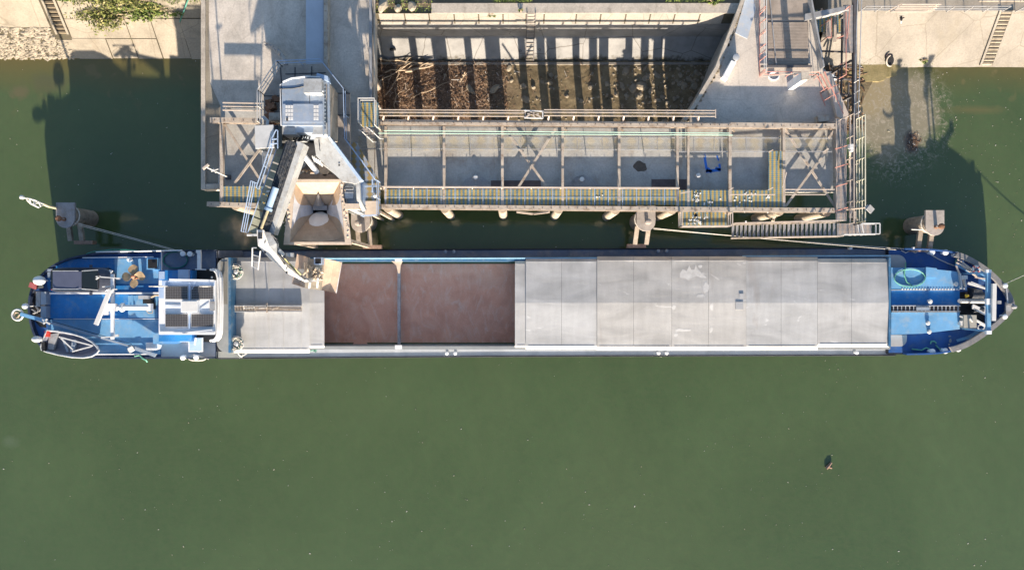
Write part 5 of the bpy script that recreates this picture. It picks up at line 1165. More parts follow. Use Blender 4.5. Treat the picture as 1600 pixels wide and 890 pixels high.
# bow gantry and poles
zg = 4.4
m = MB(); m.bar(P(1544, 424, zg), P(1544, 519, zg), .26, .18); bg_ = link('bow_gantry', m, M['ship_light'], S)
m = MB(); m.bar(P(1540, 423.5, zg+.05), P(1548, 423.5, zg+.05), .2, .16); m.bar(P(1540, 519, zg+.05), P(1548, 519, zg+.05), .24, .2); m.bar(P(1540, 471, zg+.1), P(1548, 471, zg+.1), .4, .2); link('gantry_fittings', m, M['ship_white'], bg_)
m = MB()
for y in (426, 517): a = P(1544, y, zg); m.bar(a, Vector((a.x, a.y, 1.5)), .12, .12)
link('gantry_legs', m, M['ship_light'], bg_)
m = MB(); m.bar(P(1553, 443, zg+.3), P(1552, 501, zg+.3), .26, .16); o = link('radar_scanner', m, M['rail_white'], bg_)
m = MB(); a = P(1552, 471, zg+.3); m.bar(a, a-Vector((0, 0, .6)), .2, .2); m.bar(P(1546, 471, zg), P(1554, 471, zg), .12, .12); link('radar_mount', m, M['steel_grey'], o)
m = MB(); m.tube([P(1500, 470, 2.5), P(1541, 470.5, 3.0)], .15, 10); m.tube([P(1541, 470.5, 3.0), P(1563, 472, 3.3)], .1, 10); m.bar(P(1557, 472, 3.3), P(1563, 472, 3.3), .22, .2); m.tube([P(1500, 470, 1.5), P(1500, 470, 2.6)], .15, 10); link('bow_pole', m, M['steel_grey'], S)
m = MB(); m.bar(P(1499, 427, 2.1), P(1502, 450, 2.1), .12, .2); m.bar(P(1505, 430, 2.2), P(1508, 448, 2.2), .05, .3); m.bar(P(1499, 450, 2.15), P(1507, 451, 2.15), .1, .1); m.bar(P(1572, 448, 2.3), P(1575, 478, 2.3), .07, .07); m.bar(P(1540, 455, 2.0), P(1540, 466, 2.0), .06, .06); m.rect(1504, 430, 1512, 436, 1.5, 2.3); link('bow_rails', m, M['galv'], S)
m = MB(); m.rect(1499, 456, 1538, 504, 1.49, 1.52); link('windlass_bed', m, M['black'], S)
m = MB(); rnd = random.Random(2)
m.tube([P(1517, 461, 1.9), P(1535, 461, 1.9)], .25, 12); m.tube([P(1520, 483, 1.9), P(1535, 483, 1.9)], .24, 12); m.box(P(1524, 456, 1.8), (.6, .4, .6)); m.box(P(1530, 467, 1.8), (.4, .3, .5), .3); m.box(P(1519, 452, 1.75), (.3, .25, .5)); link('windlass', m, M['crane_dark'], S)
m = MB(); m.tube([P(1508, 462.5, 2.0), P(1514, 461.5, 2.1)], .12, 10, r2=.07); link('windlass_motor', m, M['yellow'], S)
m = MB(); m.bar(P(1512, 442, 2.2), P(1540, 450, 2.2), .16, .06); m.bar(P(1517, 440, 2.2), P(1540, 449, 2.2), .05, .06); m.bar(P(1519, 480, 2.1), P(1540, 491, 2.1), .16, .06); m.bar(P(1525, 500, 2.3), P(1543, 510, 2.3), .14, .08); m.bar(P(1519, 477, 2.1), P(1530, 482, 2.1), .2, .1); m.rect(1534, 478, 1540, 488, 1.5, 2.0); link('anchor_gear', m, M['rail_white'], S)
m = MB(); m.rect(1506, 492, 1526, 512, 1.49, 2.5); o = link('bow_cabinet', m, paint('cabinet_grey', (.34, .33, .30), .5, .1, 1), S)
m = MB(); m.bar(P(1499, 494, 2.4), P(1508, 496, 2.4), .07, .07); m.bar(P(1499, 502, 2.4), P(1508, 502, 2.4), .07, .07); m.rect(1501, 503, 1507, 508, 1.6, 2.4); m.bar(P(1515, 497, 2.55), P(1520, 503, 2.55), .07, .07); link('cabinet_pipes', m, M['rail_white'], o)
m = MB(); m.bar(P(1494, 412, 2.0), P(1545, 438, 2.0), .3, .12); m.bar(P(1524, 421, 2.1), P(1541, 434, 2.1), .1, .1); link('anchor_bed', m, M['ship_light'], S)
m = MB()
for a, b in (((1496, 405), (1524, 424)), ((1494, 410), (1516, 420)), ((1500, 402), (1520, 409)), ((1503, 415), (1526, 432)), ((1523, 433), (1541, 436)), ((1494, 415), (1500, 430)), ((1541, 440), (1556, 450))): m.bar(P(*a, 2.1), P(*b, 2.15), .09, .09)
link('fairlead_rollers', m, M['rail_pink'], S)
m = MB(); 
for c in ((1533, 511), (1527, 422)): m.tube([P(c[0]+5*math.cos(a), c[1]+4.2*math.sin(a), 2.2) for a in [i*math.pi/8 for i in range(16)]], .05, 6, True)
link('rope_guide', m, M['galv'], S)
m = MB(); c = P(1583, 479, 2.3); m.lathe(c, [(.14, 0), (.14, .2), (.05, .24)], 12); m.rect(1572, 472, 1580, 486, 2.2, 2.32); m.rect(1574, 474, 1585, 477, 2.3, 2.4); link('bow_fairlead', m, M['steel_grey'], S)
m = MB(); m.poly([(1496, 534), (1520, 528), (1540, 514), (1536, 510), (1512, 525), (1494, 530)], 1.5, 1.53); link('deck_patch', m, M['ship_light'], S)
m = MB(); m.poly(blob(1484, 525, 2, 1.5, 0, 4, 10), 1.49, 1.5); m.poly(blob(1485, 532, 2.2, 3, 0, 5, 10), 1.49, 1.5); m.poly(blob(1483, 538, 1.4, 1.6, 0, 6, 10), 1.49, 1.5); link('deck_stain', m, M['steel_grey'], S)
# name plates of deck gear: aluminium boarding gangway lying on the aft hatch
t = thing('boarding_gangway', 'narrow aluminium boarding gangway lying across the aft hatch cover', 'gangway', P(415, 482, 2.15))
m = MB(); m.rect(361, 478, 471, 486, 2.2, 2.25); link('walkway_board', m, M['rail_pink'], t)
m = MB(); m.bar(P(361, 477.5, 2.28), P(471, 477.5, 2.28), .06, .24); m.bar(P(361, 486.5, 2.26), P(400, 486.8, 2.26), .06, .2); m.bar(P(400, 486.2, 2.25), P(471, 486, 2.25), .05, .14); link('side_beams', m, M['galv'], t)
m = MB()
for i in range(9): x = 363+i*4.4; m.bar(P(x, 478, 2.32), P(x, 486, 2.32), .05, .05); m.bar(P(x, 482, 2.32), P(x+3, 486, 2.32), .04, .04)
m.bar(P(400, 482, 2.3), P(470, 484, 2.3), .07, .07); m.bar(P(417, 473, 2.4), P(417, 488, 2.4), .09, .06); m.bar(P(425, 484, 2.3), P(436, 480, 2.3), .1, .08); link('lashing_bars', m, M['steel_beige'], t)
m = MB(); a = P(417, 480, 2.4); m.tube([a, a+Vector((0, 0, 1.5))], .03, 6); a = P(398, 480, 2.4); m.tube([a, a+Vector((0, 0, 1.9)), a+Vector((.1, .2, 2.2))], .035, 6); link('stanchions', m, M['galv'], t)
# rope reels
for px, py, lab in ((372.5, 424.5, 'white rimmed reel of green and white rope at the upper aft corner of hatch'), (373, 535.5, 'white rimmed reel of green and white rope at the lower aft corner of hatch')):
    c = P(px, py, 2.15); t = thing('rope_reel', lab, 'rope reel', c, 'rope reels on the aft hatch')
    m = MB(); m.tube([c+Vector((.52*math.cos(a), .52*math.sin(a), .5)) for a in [i*math.pi/12 for i in range(24)]], .028, 6, True)
    for i in range(6): a = i*math.pi/3; m.bar(c+Vector((.15*math.cos(a), .15*math.sin(a), .2)), c+Vector((.52*math.cos(a), .52*math.sin(a), .55)), .05, .05)
    link('rim', m, M['rail_white'], t)
    m = MB(); m.lathe(c, [(.42, -.2), (.42, -.15), (.18, -.1), (.18, .5), (.1, .55)], 16); link('hub', m, M['galv'], t)
    rnd = random.Random(int(py)); 
    for nm, mt_, off in (('rope', 'rope', 0), ('rope', 'rope_green', 1)):
        m = MB(); pts = []
        for i in range(150):
            a = i*.42+off*2; r = .22+.22*abs(math.sin(i*.37+off))+rnd.uniform(-.03, .05); pts.append(c+Vector((r*math.cos(a), r*math.sin(a), .25+.3*rnd.random()+.06*(1-off))))
        m.tube(pts, .03, 5); link(nm, m, M[mt_], t)
# hose and rope coils
def coil(name, label, cx, cy, rx, ry, z, turns, r, mat, spread=.12, grp=None):
    m = MB(); rnd = random.Random(int(cx)); n = 30*turns; pts = []
    for i in range(n):
        a = 2*math.pi*i/30; k = 1+spread*math.sin(i*.21+1)*rnd.uniform(.7, 1); pts.append(P(cx+rx*k*math.cos(a), cy+ry*k*math.sin(a), z+.02+.012*(i/30)))
    m.tube(pts, r, 5); return solo(name, m, M[mat], label, 'hose', grp)
coil('hose_coil', 'dark teal hose coiled on the aft side deck beside the davit', 272, 405.5, 19, 12.5, 3.0, 8, .032, 'hose_green')
coil('hose_coil', 'bright mint green oval hose coil on the blue bow hatch', 1418, 433, 24, 13.5, 2.07, 9, .022, 'hose_mint', .2)
m = MB(); m.tube([P(1414, 419, 2.16), P(1413, 430, 2.12), P(1417, 441, 2.12), P(1425, 446, 2.13)], .045, 6); m.tube([P(1415, 410, 1.7), P(1415, 419, 2.1)], .04, 6); solo('hose', m, M['hose_mint'], 'short end of mint hose crossing inside the green oval coil', 'hose')
for pts, lab in (([(1425, 545), (1440, 547), (1447, 543), (1455, 546)], 'green rope end trailing along the lower bow side deck'), ([(1454, 537), (1455, 533), (1460, 533), (1463, 536)], 'short hooked green rope end on the lower bow deck'), ([(1462, 539), (1468, 545), (1475, 546), (1480, 550)], 'green rope tail curling between the lower bow bollards'), ([(1495, 402), (1493, 410), (1494, 418)], 'green rope hanging at the upper bow bollards')):
    m = MB(); m.tube([P(a, b, 1.56) for a, b in pts], .05, 6); solo('rope', m, M['hose_mint'], lab, 'rope')
for pts, lab in (([(1408, 391), (1415, 395), (1422, 391), (1430, 395), (1437, 391), (1445, 393), (1452, 396), (1465, 404), (1480, 411), (1494, 416)], 'pale rope snaking from the upper bow bollards across the dark side deck'),):
    m = MB(); m.tube([P(a, b, 1.56) for a, b in pts], .035, 6); solo('rope', m, M['rope'], lab, 'rope')
lift(.55)
m = MB(); m.tube([P(135, 396.5, 2.76), P(145, 393, 2.78), P(175, 389.6, 2.76), P(198, 389.7, 2.76), P(222, 392, 2.76)], .03, 5); solo('rope', m, M['hose_green'], 'thin teal rope laid along the upper stern gunwale', 'rope')
m = MB(); m.tube([P(210, 556, 2.8), P(218, 554.5, 2.8), P(223, 560, 2.78), P(228, 562, 2.7), P(230, 565, 2.4)], .05, 5); solo('rope', m, M['hose_mint'], 'tangled pale green rope over the lower stern gunwale', 'rope')
lift(0)
m = MB(); m.tube([P(485, 548, 1.06), P(490, 546, 1.06), P(494, 550, 1.06), P(490, 549, 1.06), P(495, 546, 1.06)], .035, 5); solo('rope', m, M['hose_mint'], 'small knot of mint rope on the lower side deck by the hold', 'rope')
m = MB(); m.tube([P(294+13*math.cos(a)+14, 560+3*math.sin(a), 3.2) for a in [i*math.pi/10 for i in range(20)]], .05, 6, True); m.bar(P(297, 556, 3.1), P(305, 554, 3.2), .1, .1); m.bar(P(313, 556, 3.1), P(326, 561, 3.15), .06, .06); solo('rope_loop', m, M['rope'], 'loop of mooring rope round the lower aft bollards', 'rope')
# lifebuoys
def lifebuoy(px, py, z, R, r, label, tilt=0, col='rail_white', stripes=True):
    c = P(px, py, z); t = thing('lifebuoy', label, 'lifebuoy', c)
    m = MB(); m.tube([c+Vector((R*math.cos(a), R*math.sin(a), 0)) for a in [i*math.pi/14 for i in range(28)]], r, 8, True); link('ring', m, M[col], t, True)
    m = MB()
    for k in range(4 if stripes else 0):
        m.tube([c+Vector((R*math.cos(a), R*math.sin(a), 0)) for a in [k*math.pi/2+.5+i*.1 for i in range(5)]], r*1.06, 8)
    if stripes: link('bands', m, M['red'], t, True)
lifebuoy(1525, 420.5, 2.3, .22, .07, 'red banded lifebuoy lying on the upper bow deck')
lift(.55)
c = P(27.5, 491.5, 3.2); t = thing('stern_fender', 'round white rope ring hanging off the stern davit arm', 'fender', c)
m = MB(); m.tube([c+Vector((.36*math.cos(a), .36*math.sin(a), 0)) for a in [i*math.pi/14 for i in range(28)]], .07, 8, True); link('ring', m, M['rail_white'], t, True)
m = MB(); rnd = random.Random(1); m.tube([c+Vector((.24*math.cos(a*1.3)*rnd.uniform(.5, 1), .24*math.sin(a*1.3)*rnd.uniform(.5, 1), -.02+.1*rnd.random())) for a in range(30)], .03, 5); link('rope_wrap', m, M['wood_pale'], t)
# spare propeller
c = P(209, 431.5, 2.95); t = thing('propeller', 'spare bronze four bladed propeller lying on the blue stern deck', 'propeller', c)
m = MB(); m.lathe(c, [(.17, -.4), (.17, .06), (.1, .14), (.02, .16)], 16); link('hub', m, paint('hub_rust', (.42, .20, .13), .6, .2, 4), t, True)
for k in range(4):
    m = MB(); a0 = math.radians(8+90*k); n = 9; prof = []
    ax = Vector((math.cos(a0), math.sin(a0), 0)); ay = Vector((-ax.y, ax.x, 0)); vs = []
    for i in range(n+1):
        u = i/n; r = .1+.68*u; wd = .04+.27*max(0, math.sin(math.pi*u**1.25))**.75
        sk = -.10*u*u
        for s in (-1, 0, 1): vs.append(c+ax*r+ay*(s*wd+sk)+Vector((0, 0, .05+s*.07*(1-.5*u)-.0)))
    lo = [v-Vector((0, 0, .03)) for v in vs]; fs = []; L = len(vs)
    for i in range(n):
        for s in range(2): a = i*3+s; fs += [(a, a+1, a+4, a+3), (L+a, L+a+3, L+a+4, L+a+1)]
        fs += [(i*3, i*3+3, L+i*3+3, L+i*3), (i*3+2, L+i*3+2, L+i*3+5, i*3+5)]
    fs += [(n*3, n*3+1, L+n*3+1, L+n*3), (n*3+1, n*3+2, L+n*3+2, L+n*3+1)]
    m.add(vs+lo, fs); link('blade', m, M['bronze'], t, True)
m = MB(); m.cyl((c.x, c.y), .2, 2.5, 2.6); link('stand', m, M['timber'], t)

# ---- car on the stern deck
cc = P(125, 437.3, 2.5+1.0); car = thing('car', 'dark grey hatchback car parked crosswise on the blue stern deck', 'car', Vector((cc.x, cc.y, 2.5+ZOFF)))
L0 = car.location
def cl(m, secs, cap=True):       # secs: list of (x, [(y, z)...]) loops
    n = len(secs[0][1]); vs = [L0+Vector((x, y, z)) for x, lp in secs for y, z in lp]; fs = []
    for i in range(len(secs)-1):
        for k in range(n): fs.append((i*n+k, i*n+(k+1) % n, (i+1)*n+(k+1) % n, (i+1)*n+k))
    fs += [tuple(range(n))[::-1], tuple(range((len(secs)-1)*n, len(secs)*n))]; m.add(vs, fs)
def sec(w, zb, zt, tw): return [(-w, zb), (-w, zb+.3*(zt-zb)+.1), (-w*.99, zt-.08), (-w*tw, zt), (0, zt+.03), (w*tw, zt), (w*.99, zt-.08), (w, zb+.3*(zt-zb)+.1), (w, zb)]
m = MB(); cl(m, [(-2.06, sec(.60, .38, .72, .9)), (-1.98, sec(.74, .30, .86, .9)), (-1.7, sec(.81, .26, .92, .92)), (-.6, sec(.84, .22, .93, .93)), (.6, sec(.84, .22, .92, .93)), (1.1, sec(.83, .24, .90, .9)), (1.5, sec(.79, .26, .84, .86)), (1.75, sec(.71, .28, .79, .84)), (1.93, sec(.58, .32, .72, .82)), (2.04, sec(.40, .38, .62, .8))]); body = link('body', m, M['car_paint'], car, True)
m = MB(); cl(m, [(-2.0, [(-.64, .88), (-.6, .97), (.6, .97), (.64, .88)]), (-1.68, [(-.72, .9), (-.58, 1.38), (.58, 1.38), (.72, .9)]), (.0, [(-.74, .9), (-.60, 1.42), (.60, 1.42), (.74, .9)]), (.45, [(-.74, .9), (-.58, 1.36), (.58, 1.36), (.74, .9)]), (1.12, [(-.70, .86), (-.64, .93), (.64, .93), (.70, .86)])]); link('windows', m, M['glass'], car)
m = MB(); cl(m, [(-1.55, [(-.56, 1.37), (-.54, 1.41), (.54, 1.41), (.56, 1.37)]), (-1.3, [(-.60, 1.40), (-.56, 1.47), (.56, 1.47), (.60, 1.40)]), (0, [(-.61, 1.41), (-.57, 1.49), (.57, 1.49), (.61, 1.41)]), (.36, [(-.58, 1.37), (-.54, 1.42), (.54, 1.42), (.58, 1.37)])]); link('roof', m, paint('car_roof', (.11, .125, .19), .28, .08, 2, None, 0, .3), car, True)
m = MB()
for s in (-1, 1): m.bar(L0+Vector((-1.5, s*.6, 1.49)), L0+Vector((.2, s*.6, 1.49)), .04, .04); m.bar(L0+Vector((.36, s*.59, 1.4)), L0+Vector((1.14, s*.68, .9)), .06, .05)
link('roof_rails', m, M['galv'], car)
for s in (-1, 1):
    m = MB(); m.box(L0+Vector((.72, s*.92, .98)), (.14, .2, .13)); link('mirror', m, M['car_paint'], car)
    m = MB(); m.box(L0+Vector((1.86, s*.56, .68)), (.2, .22, .12), -s*.35); link('headlight', m, M['lamp_glass'], car)
    m = MB(); m.box(L0+Vector((-1.98, s*.58, .75)), (.1, .2, .2)); link('tail_light', m, M['red'], car)
    for x in (-1.25, 1.3):
        m = MB(); m.lathe(L0+Vector((x, s*.74-.09, .31)), [(.2, 0), (.30, .02), (.31, .09), (.30, .16), (.2, .18)], 20, 'Y'); wl = link('wheel', m, M['tyre'], car, True)
        m = MB(); m.lathe(L0+Vector((x, s*.74-.095, .31)), [(.03, 0), (.19, 0), (.19, .19), (.03, .19)], 14, 'Y'); link('rim', m, M['galv'], wl)
m = MB(); m.bar(L0+Vector((1.2, -.6, .93)), L0+Vector((1.2, .5, .93)), .05, .03); link('wiper', m, M['black'], car)

# ---- dinghy hanging over the stern corner
dg = thing('dinghy', 'small dark open dinghy with outboard motor on the lower stern corner', 'dinghy', P(108, 538, 2.9))
rim = [(73, 515.5), (90, 517), (112, 521), (130, 526.5), (144, 534), (152, 541.5), (155, 547), (151, 552), (143, 556.5), (130, 558.5), (112, 557.5), (92, 554), (72, 549), (65, 546), (64, 541)]
z1 = 3.45; RM = [P(a, b, z1) for a, b in rim]; cen = P(104, 538, z1); zq = z1+ZOFF
def shr(pts, k, z, kx=None): return [Vector((cen.x+(p.x-cen.x)*(kx or k), cen.y+(p.y-cen.y)*k, z)) for p in pts]
m = MB(); n = len(RM); loops = [shr(RM, .6, zq-.7, .8), shr(RM, .92, zq-.35), RM, shr(RM, .9, zq, .93), shr(RM, .8, zq-.3, .88), shr(RM, .62, zq-.5, .8)]
vs = [v for l in loops for v in l]; fs = [tuple(range(n))[::-1], tuple(range(5*n, 6*n))]
for i in range(5):
    for k in range(n): fs.append((i*n+k, i*n+(k+1) % n, (i+1)*n+(k+1) % n, (i+1)*n+k))
m.add(vs, fs); link('hull', m, paint('dinghy_grey', (.22, .23, .29), .45, .15, 2), dg)
m = MB(); m.tube(RM, .06, 8, True); link('gunwale', m, M['galv'], dg)
m = MB(); m.poly([(77, 522), (90, 520), (83, 547), (74, 545)], z1-.3, z1-.1); link('seat', m, M['steel_grey'], dg)
m = MB(); m.poly([(113, 530), (119, 531), (115, 550), (109, 549)], z1-.3, z1-.12); m.poly([(96, 527), (99, 528), (107, 549), (104, 550)], z1-.3, z1-.14); link('seat', m, M['crane_blue'], dg)
m = MB(); 
for a, b in (((92, 526), (145, 540)), ((143, 541), (113, 549)), ((94, 527), (114, 546))): m.bar(P(*a, z1+.02), P(*b, z1+.02), .08, .05)
link('oars', m, M['rail_white'], dg)
m = MB(); m.rect(69.5, 517, 77, 526, z1-.3, z1+.02); link('fuel_tank', m, M['red'], dg)
m = MB(); m.box(P(69, 541, z1), (.22, .6, .2), .1); link('bag', m, M['black'], dg)
c = P(58.5, 529.5, z1+.2); m = MB(); m.lathe(c, [(.16, -.25), (.26, -.1), (.30, .08), (.22, .24), (.02, .32)], 16, sx=1.12, sy=.72); om = link('outboard_motor', m, M['rail_white'], dg, True)
m = MB(); m.bar(c+Vector((.1, 0, -.2)), c+Vector((.1, 0, -1.0)), .22, .14); m.bar(c+Vector((.2, 0, 0)), c+Vector((.55, -.05, 0)), .08, .06); link('motor_leg', m, M['steel_grey'], om)

lift(0)
# ================================================================ MATERIAL HANDLING CRANE
CZ = 6.4
cr = thing('crane', 'grey blue hydraulic material crane with long arm and clamshell bucket', 'crane', P(478, 180, ZF))
m = MB(); m.poly([(438, 103), (508, 99), (546, 144), (547, 250), (520, 275), (440, 250), (412, 232), (412, 148)], CZ-.25, CZ); pf_ = link('platform', m, paint('crane_floor', (.34, .30, .27), .7, .2, 1.5, (.2, .17, .15), .5), cr)
m = MB()
for a, b in (((446, 116), (509, 114)), ((461, 105), (461, 125)), ((487, 104), (487, 122)), ((515, 146), (547, 146)), ((527, 146), (527, 214)), ((538, 146), (538, 214)), ((515, 180), (547, 180)), ((412, 150), (437, 150)), ((438, 106), (440, 130))): m.bar(P(*a, CZ+.015), P(*b, CZ+.015), .05, .03)
link('floor_seams', m, M['crane_dark'], pf_)
m = MB(); z = CZ; 
m.rail([P(441, 104, z), P(507, 101, z)], 1.1, .02, 1.4); m.rail([P(507, 101, z), P(543, 146, z), P(545, 222, z), P(590, 283, z)], 1.1, .02, 1.4); link('railing', m, M['rail_blue'], pf_)
m = MB(); m.rail([P(441, 104, z), P(412, 148, z), P(412, 196, z)], 1.1, .02, .8, (1.0, .66, .33)); link('railing', m, M['rail_white'], pf_)
m = MB()
for i in range(4):
    m.tube([P(407+i*1.8, 183+i*1.6, 7.6+.02*i), P(413+i*1.5, 182+i*1.6, 7.6), P(417+i, 186+i, 7.6), P(416+i, 198+i, 7.6)], .04, 6)
    m.tube([P(410+i*2, 232, 8), P(411+i*2, 258, 7.5), P(420+i, 264, 7.2), P(422, 274, 7)], .035, 6)
link('cab_handrails', m, M['rail_white'], cr)
m = MB(); q = P(478, 185, ZF); m.lathe((q.x, q.y, 0), [(1.5, ZF), (1.5, ZF+.4), (1.15, ZF+.6), (1.15, CZ-.3), (1.5, CZ-.26)], 24); link('pedestal', m, M['crane_grey'], cr, True)
m = MB(); 
for x, y in ((425, 150), (530, 150), (425, 235), (535, 245)): c = P(x, y, CZ-.3); m.bar(c, Vector((c.x*.995, c.y*.99, ZF)), .22, .22)
link('legs', m, M['steel_beige'], cr)
# machine house
hz = 9.3
top = [(440, 214), (438, 134), (442, 128), (455, 122.5), (480, 119.5), (500, 121), (511, 125), (515, 131), (515, 214)]
m = MB(); m.poly([(440, 196), (438, 134), (442, 128), (455, 122.5), (480, 119.5), (500, 121), (505, 124), (505, 196)], CZ+.15, hz); mh = link('machine_house', m, M['crane_blue'], cr)
m = MB(); m.rect(442, 162.5, 504, 191, hz, hz+.05); link('roof_panel', m, paint('house_panel', (.28, .34, .44), .45, .15, 1.5, (.36, .36, .36), .5), mh)
m = MB()
for x0, n in ((446, 3), (490, 2)):
    for i in range(n):
        for j in range(4): m.rect(x0+i*4.2, 164.5+j*6, x0+3.4+i*4.2, 169.3+j*6, hz+.05, hz+.08)
link('roof_vents', m, M['rail_white'], mh)
m = MB(); m.rect(447, 184, 450, 189, hz+.06, hz+.1); m.tube([P(437, 139, hz+.02), P(460, 138, hz+.02), P(475, 135, hz+.02)], .03, 5); m.bar(P(483, 123, hz), P(484, 162, hz), .03, .03); link('roof_lines', m, M['crane_dark'], mh)
m = MB(); m.rect(474.5, 123, 502.5, 145, hz, hz+.55); o = link('rooftop_box', m, M['crane_grey'], mh)
m = MB(); rnd = random.Random(3)
for i in range(6): m.rock(P(486+i*3.2, 145+1.5*math.sin(i*2), hz+.3), (.18, .12, .12), 300+i)
link('tarp_scraps', m, M['ship_white'], o)
m = MB(); m.poly([(495, 114), (512, 119), (514, 128), (494, 120)], hz-.6, hz-.1); link('exhaust_box', m, M['rail_blue'], mh)
m = MB(); m.poly([(505.5, 122), (510, 124), (514, 131), (515, 212), (505.5, 212)], CZ+.15, hz-.7); so_ = link('side_walkway', m, M['steel_beige'], mh)
m = MB()
for y in range(124, 212, 6): m.bar(P(505, y, hz-.2), P(509, y, hz-.2), .06, .05)
m.tube([P(510, 125, hz-.3), P(513, 132, hz-.3), P(514, 214, hz-.3), P(520, 222, hz-.6)], .09, 8); m.tube([P(505.6, 127, hz), P(505.6, 212, hz-.1)], .05, 6); link('side_handrails', m, M['crane_blue'], so_)
m = MB(); m.bar(P(439, 132, hz-.05), P(440, 196, hz-.05), .10, .1); m.tube([P(442, 128, hz+.02), P(455, 122.5, hz+.02), P(480, 119.5, hz+.02), P(500, 121, hz+.02)], .05, 6); link('roof_edge', m, M['ship_white'], mh)
m = MB(); m.rect(441, 192, 463, 210, CZ+.15, hz-.3); m.rect(487, 192, 511, 210, CZ+.15, hz-.3); link('boom_mount', m, M['crane_grey'], mh)
m = MB(); m.rect(461, 192, 489, 207, CZ+.15, hz-.25); link('mount_cover', m, M['crane_blue'], mh)
m = MB(); m.rect(459, 207, 490, 222, CZ+.05, CZ+.3); link('cable_well', m, M['black'], mh)
m = MB(); rnd = random.Random(8)
for i in range(9):
    x = 463+i*3; m.tube([P(x, 204, hz-.4), P(x+rnd.uniform(-2, 2), 211, hz-1.0-.3*rnd.random()), P(x-3+rnd.uniform(-2, 2), 218, hz-1.2), P(465-i*1.2, 222, hz-.6)], .045, 6)
link('hydraulic_hoses', m, M['crane_dark'], mh)
m = MB(); rnd = random.Random(19)
for i in range(26): m.box(P(rnd.uniform(418, 434), rnd.uniform(152, 192), CZ+.25), (rnd.uniform(.1, .4), rnd.uniform(.1, .4), rnd.uniform(.1, .6)), rnd.random())
link('deck_gear', m, M['rust'], cr)
m = MB(); m.rect(420, 176, 437, 188, CZ, CZ+1.0); link('deck_cabinet', m, M['steel_beige'], cr)
# operator cab
m = MB(); m.poly([(398, 196.5), (427, 195), (428, 230.5), (399, 232)], 9.1, 9.22); cb = link('cab_roof', m, paint('cab_paint', (.50, .51, .52), .45, .1, 2), cr)
m = MB(); m.poly([(400, 198), (440, 196), (441, 229), (401, 231)], 6.9, 9.09); cab = link('cab', m, M['glass'], cr)
m = MB(); m.poly([(427.5, 195.5), (441, 198), (442, 228), (428.5, 231)], 8.3, 8.7); link('cab_frame', m, M['crane_grey'], cr)
m = MB()
for a, b in (((431, 203), (424, 218)), ((424, 218), (424, 232)), ((431, 203), (434, 204)), ((434, 204), (434, 232)), ((424, 218), (434, 217)), ((425, 225), (434, 224))): m.bar(P(*a, 9.3), P(*b, 9.3), .05, .05)
link('cab_guard', m, M['rail_blue'], cr)
# main boom, walkway, cylinder
b0, b1 = P(464, 224, 9.3), P(417, 366, 8.6)
def beam(m, p, q, w0, w1, h0, h1):
    d = (q-p).normalized(); sx = d.cross(Vector((0, 0, 1))).normalized(); vs = []
    for e, ww, hh in ((p, w0, h0), (q, w1, h1)):
        for a, b in ((-1, -1), (1, -1), (1, 0), (-1, 0)): vs.append(e+sx*(a*ww/2)+Vector((0, 0, b*hh)))
    m.add(vs, [(0, 1, 2, 3), (7, 6, 5, 4), (4, 5, 1, 0), (5, 6, 2, 1), (6, 7, 3, 2), (7, 4, 0, 3)])
m = MB(); off_ = Vector((.20, .06, 0)); beam(m, b0+off_, b1+off_, .46, .40, 1.0, .8); bm_ = link('main_boom', m, M['crane_grey'], cr)
d = (b1-b0).normalized(); sx = d.cross(Vector((0, 0, 1))).normalized()
if sx.x > 0: sx = -sx                      # towards the left edge of the picture
m = MB()
for i in range(6):
    off = sx*(.14+.075*i)+Vector((0, 0, .07+.02*(i % 2))); m.tube([b0+off, b0.lerp(b1, .3)+off+Vector((.02, 0, .05)), b0.lerp(b1, .6)+off*1.0, b0.lerp(b1, .97)+off*.8], .038, 6)
for k in range(12): q = b0.lerp(b1, .06+k*.075); m.bar(q+sx*.02+Vector((0, 0, .1)), q+sx*.55+Vector((0, 0, .1)), .07, .05)
link('boom_hoses', m, M['crane_dark'], bm_)
m = MB(); o1 = sx*.30; m.bar(b0.lerp(b1, .02)+o1+Vector((0, 0, .02)), b0.lerp(b1, .98)+o1*.9+Vector((0, 0, .02)), .70, .05); link('hose_tray', m, M['crane_dark'], bm_)
m = MB(); m.tube([P(431, 293, 9.3), P(419, 327, 9.15)], .19, 12); m.tube([P(420, 325, 9.15), P(418.5, 329, 9.15)], .24, 12); cy_ = link('cylinder', m, paint('cyl_blue', (.30, .42, .58), .35, .1, 2), bm_, True)
m = MB(); m.tube([P(418.5, 329, 9.15), P(408, 357, 9.0)], .085, 10); link('piston_rod', m, paint('rod_brass', (.55, .46, .30), .3, .1, 3, None, 0, .4), cy_, True)
# boom walkway on the left
w0, w1 = P(440, 232, 8.4), P(394, 366, 7.9); m = MB(); n = 11
for i in range(n):
    a, b = w0.lerp(w1, i/n), w0.lerp(w1, (i+.82)/n); m.bar(a, b, .5, .05)
wk = link('boom_walkway', m, paint('walk_olive', (.30, .31, .24), .6, .15, 2, (.18, .18, .14), .5), bm_)
m = MB(); e = sx*.3; m.rail([w0+e, w0.lerp(w1, .5)+e], 1.0, .02, 1.2, (1.0, .55)); m.rail([w0.lerp(w1, .45)+e*2.4, w1+e*1.0], 1.0, .02, 1.3, (1.0, .66, .33)); m.bar(w0+sx*.28, w1+sx*.28, .05, .06); link('walkway_railing', m, M['rail_blue'], wk)
m = MB(); m.bar(w1+Vector((-.3, -.05, 0)), w1+Vector((.8, -.05, .2)), .12, .12); m.bar(w0.lerp(w1, .5), w0.lerp(w1, .5)+Vector((.6, .1, .1)), .1, .1); link('walkway_brackets', m, M['rail_white'], wk)
